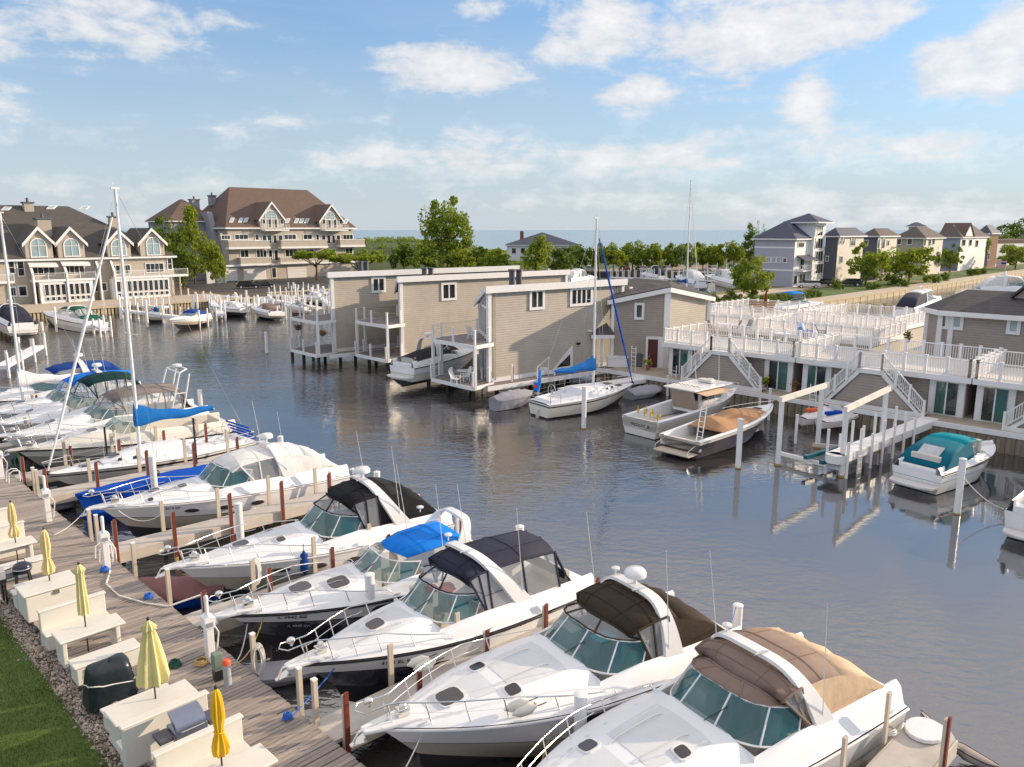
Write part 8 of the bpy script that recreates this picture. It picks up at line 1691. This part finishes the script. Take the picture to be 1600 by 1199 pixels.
crpx('white boat cut by the right edge of the picture', (1715, 735), (1622, 815), zb=1.5, ccol=c_white, canopy='none', low=gel, hatches=(), ports=0, ant=0, arch=False, aft='open', L=8, stripe=navy, lowf=.3)
# ---------------------------------------------------------------- cars
def car(label, px, py, an, col, zb=1.05, kind='estate', L=4.6):
    p = P(px, py, zb); o = thing('parked_car', label, 'car', tuple(p), an); m = M('car_paint_' + str(len(MT)), col, .25, var=.03, coat=.8); w = .9
    prof = [(-L / 2, .35), (-L / 2 + .05, .95), (-L / 2 + .3, 1.05), (L / 2 - 1.2, 1.0), (L / 2 - .15, .8), (L / 2, .4)]
    MB().ext([(x, -w, z_) for x, z_ in prof], (0, 2 * w, 0)).build('body', m, o, bev=.08)
    cab = [(-L / 2 + .25, 1.0), (-L / 2 + .55, 1.5), (L * .08, 1.55), (L * .24, 1.0)]; MB().ext([(x, -w + .12, z_) for x, z_ in cab], (0, 2 * w - .24, 0)).build('cabin_glass', glassd, o); MB().ext([(-L / 2 + .5, -w + .1, 1.48), (L * .1, -w + .1, 1.52), (L * .07, -w + .1, 1.6), (-L / 2 + .6, -w + .1, 1.56)], (0, 2 * w - .2, 0)).build('roof', m, o, bev=.03)
    for x in (-L * .3, L * .31):
        for y in (-w + .02, w - .02): q = MB().lathe([(.2, -.1), (.33, -.1), (.33, .1), (.2, .1)], n=16).build('wheel', blackm, o); q.rotation_euler = (pi / 2, 0, 0); q.location = (x, y, .33); r_ = MB().lathe([(.02, -.115), (.2, -.11), (.2, .11), (.02, .115)], n=12).build('rim', alum, q)
    for y in (-.65, .65): MB().box((L / 2 - .03, y, .68), (.08, .3, .14)).build('headlight', glassl, o); MB().box((-L / 2 + .0, y, .8), (.08, .25, .14)).build('taillight', redp, o)
car('black estate car parked before the garages', 388, 451, R(20), (.012, .012, .014)); car('second black car parked just right of the estate', 412, 450, R(25), (.012, .013, .02)); car('white estate car in front of the tower house', 1262, 450, R(170), (.75, .75, .74)); car('dark car behind the white estate by the tower house', 1285, 447, R(170), (.03, .03, .05)); car('dark pickup behind the broad yellow green tree', 1325, 447, R(170), (.02, .02, .02), L=5.4)
for i, (px, c_, lab) in enumerate(((920, (.7, .7, .7), 'white car in the far car park by the central mast'), (1000, (.6, .6, .62), 'silver car in the far car park'), (1040, (.75, .74, .72), 'white car in the far car park left of the far mast'), (1110, (.75, .75, .75), 'white car in the far car park right of the far mast'), (975, (.3, .02, .02), 'dark red car in the far car park'), (780, (.7, .7, .68), 'white car under the trees left of the clubhouse'))): car(lab, px, 424, R(95 + i * 3), c_)
o = thing('picnic_shelter_sign', 'small white notice board on the dry lawn beyond the terraces', 'sign', tuple(P(1111, 468, 1.0)), R(20)); MB().box((0, 0, 1.9), (1.3, .1, 1.6)).build('board', white, o)
for x in (-.6, .6): MB().box((x, 0, .9), (.14, .14, 1.8)).build('post', white, o)
# ---------------------------------------------------------------- terrace furniture
def chair(label, p, an, m, lounge=False):
    o = thing('deck_chair', label, 'chair', tuple(p), an); b = .3 if not lounge else .1
    for x in (-.24, .24): MB().bar((x, -.28, 0), (x, -.28, .55), .05, .05).build('leg', m, o); MB().bar((x, .28, 0), (x, .2, .42), .05, .05).build('leg', m, o); MB().bar((x, -.3, .57), (x, .3, .57), .08, .03).build('armrest', m, o)
    MB().box((0, 0, .38), (.5, .52, .04), tilt=0).build('seat', m, o)
    for k in range(4): MB().bar((-.18 + .12 * k, .22, .36), (-.2 + .133 * k, .52, 1.05 + .06 * (k in (1, 2))), .1, .025).build('back_slat', m, o)
    return o
chair('white deck chair on the upper deck of the nearest boathouse', P(738, 530, 4.22), 2.6, white)
blc = M('sky_blue_paint', (.12, .28, .60), .5); gyc = M('taupe_sling', (.30, .24, .20), .6); wic = M('wicker', (.34, .22, .13), .7, bump=.5, bs=60)
for (px, py, z_, m, an, lab) in ((1254, 525, 3.8, blc, .5, 'sky blue deck chair on the first terrace'), (1262, 527, 3.8, blc, .9, 'second sky blue deck chair on the first terrace'), (1283, 528, 3.8, c_navy, 1.2, 'navy chair on the middle terrace'), (1113, 520, 3.8, gyc, 2, 'taupe chair left of the terrace table'), (1166, 520, 3.8, c_grey, -1, 'grey lounge chair on the first terrace'), (1148, 520, 3.8, gyc, -1.6, 'tall taupe chair right of the terrace table'), (712, 600, 1.2, white, 1, 'white chair on the lower deck of the nearest boathouse'), (727, 596, 1.2, white, -1, 'second white chair on the lower boathouse deck'), (1100, 484, 3.75, wic, 1, 'wicker chair on the back terrace'), (1360, 490, 3.75, wic, 0, 'wicker chair on the back right terrace'), (1385, 490, 3.75, wic, 2, 'second wicker chair on the back right terrace')): chair(lab, P(px, py, z_), an, m)
def rtable(label, p, m, r=.5, h=.72):
    o = thing('patio_table', label, 'table', tuple(p)); MB().lathe([(r, h - .04), (r, h)], n=18).build('tabletop', m, o); 
    for k in range(4): a = k * pi / 2; MB().bar((r * .3 * math.cos(a), r * .3 * math.sin(a), h - .04), (r * .7 * math.cos(a), r * .7 * math.sin(a), 0), .04, .04).build('leg', m, o)
rtable('white glass patio table on the first terrace', P(1131, 519, 3.8), alum); rtable('round white patio table on the lower boathouse deck', P(724, 593, 1.2), whitev); rtable('wicker table on the back right terrace', P(1372, 490, 3.75), wic); rtable('white patio table on the right of the first terrace', P(1222, 535, 3.8), whitev, .6)
def rclosed(label, px, py, z, m, h=2.4):
    o = thing('closed_parasol', label, 'parasol', tuple(P(px, py, z))); MB().tube([(0, 0, 0), (0, 0, h)], .03, 8).build('pole', wic, o); MB().lathe([(.03, h), (.1, h - .3), (.13, h - .9), (.15, h - 1.6), (.08, h - 1.65)], n=14, jag=lambda i, j: .2 * math.cos(j * 2.7)).build('canopy', m, o, smooth=60)
rclosed('closed dark red parasol on the back terrace', 1195, 490, 3.7, cloth('dark_red_canvas', (.16, .03, .015)))
o = thing('privacy_screen', 'brown slatted screen beside the dark red parasol', 'screen', tuple(P(1190, 492, 3.7)), R(-20))
for k in range(5): MB().box((0, 0, .3 + .25 * k), (2.6, .05, .2)).build('slat', wic, o)
# flag on the yacht behind the house
o = thing('flag', 'small red, white and blue flag on a pole behind the dark roofed house', 'flag', tuple(P(1566, 462, 2.5))); MB().tube([(0, 0, 0), (0, 0, 5.4)], .03, 6).build('pole', white, o)
for k in range(13): MB().box((-.75 - (.3 if k > 5 else 0) * 0, .05 * math.sin(k), 4.3 + .08 * k), (1.5, .02, .08)).build('stripe', redp if k % 2 == 0 else whitev, o)
MB().box((-.35, 0, 5.05), (.7, .06, .56)).build('canton', c_dblue, o)

def pot(label, p, fl):
    o = thing('potted_plant', label, 'plant', tuple(p)); MB().lathe([(.14, 0), (.2, .34), (.22, .36), (.18, .37)], n=12).build('pot', M('terracotta', (.35, .15, .08), .8), o, smooth=40); m = MB()
    for k in range(46): a = random.uniform(0, 6.28); r_ = random.uniform(0, .34); m.ell((r_ * math.cos(a), r_ * math.sin(a), .38 + random.uniform(0, .42)), (.08, .08, .06), 5, 3)
    m.build('foliage', lf[2], o)
    m = MB()
    for k in range(16): a = random.uniform(0, 6.28); r_ = random.uniform(.1, .36); m.ell((r_ * math.cos(a), r_ * math.sin(a), .5 + random.uniform(0, .38)), (.05, .05, .045), 5, 3)
    m.build('flowers', fl, o)
yel = M('yellow_flower', (.75, .55, .05), .6); pnk = MT['pink_flower']
for (px, py, z_, fl, lab) in ((1194, 607, 1.2, yel, 'yellow flower pot at the foot of the first white stairs'), (1060, 520, 3.8, pnk, 'pink flower pot at the left corner of the first terrace'), (1300, 540, 3.8, yel, 'yellow flower pot on the middle terrace'), (1418, 535, 3.8, pnk, 'pink flower pot on the middle terrace by the house'), (1240, 612, 1.2, pnk, 'pink flower pot between the first and the middle terraced house'), (1012, 578, 1.2, yel, 'yellow flower pot beside the red door')): pot(lab, P(px, py, z_), fl)

slim(171, 747, 664, 'black pole in the slip of the blue covered boats', m=blackm, zb=.3, w=.08); slim(309, 745, 650, 'black pole at the outer end of the blue covered boats', m=blackm, zb=.3, w=.08)
slim(187, 750, 672, 'thin white pole leaning by the blue covered boats', zb=.3, w=.05); slim(518, 795, 735, 'tall thin post at the stern of the white canopied cruiser', zb=.2, w=.1, m=timber); slim(686, 890, 795, 'thin white post at the stern of the black canopied cruiser', zb=.2, w=.07); slim(716, 872, 805, 'red striped post at the stern of the black hulled cruiser', zb=.2, w=.12, rd=True)

jetty((330, 470), (345, 492), 'short white jetty by the white covered boat', n=5); jetty((205, 478), (260, 480), 'white jetty along the far quay behind the tall mast', n=6, h=1.6); jetty((425, 462), (470, 466), 'white jetty near the bend of the far quay', n=6, h=1.6)
jetty((505, 468), (520, 480), 'white jetty partly behind the farthest boathouse', n=4, h=1.5)
for (b, s_, lab, c1_) in (((395, 465), (428, 469), 'small white runabout moored under the parked cars', c_white), ((215, 486), (252, 490), 'small boat with a blue cover behind the tall mast', c_dblue), ((440, 474), (478, 480), 'white boat with a grey cover right of the parked cars', c_grey), ((485, 452), (510, 455), 'white boat high on a lift by the forecourt', c_white), ((345, 462), (375, 465), 'white covered boat by the far quay left of the cars', c_white)):
    crpx(lab, b, s_, ccol=c1_, ccol2=c1_, lod=1, hatches=(), ports=0, rail=False, ant=0, radar=False, arch=False, cz=1.8, fs=.8, fb=1.1, front='opaque', crown=.25, wh=.2, z=.3)
for i, (px, yb, yt) in enumerate(((302, 486, 462), (309, 486, 460), (346, 498, 468), (352, 500, 470), (378, 492, 462), (386, 480, 455), (404, 492, 462), (414, 490, 466), (446, 486, 462), (455, 490, 466), (462, 470, 445), (474, 478, 452), (488, 476, 450), (497, 470, 446))):
    ppile(px, yb, yt, 'white pile of the far slips before the parked cars, %s from the left' % ['first', 'second', 'third', 'fourth', 'fifth', 'sixth', 'seventh', 'eighth', 'ninth', 'tenth', 'eleventh', 'twelfth', 'thirteenth', 'fourteenth'][i], r=.17)
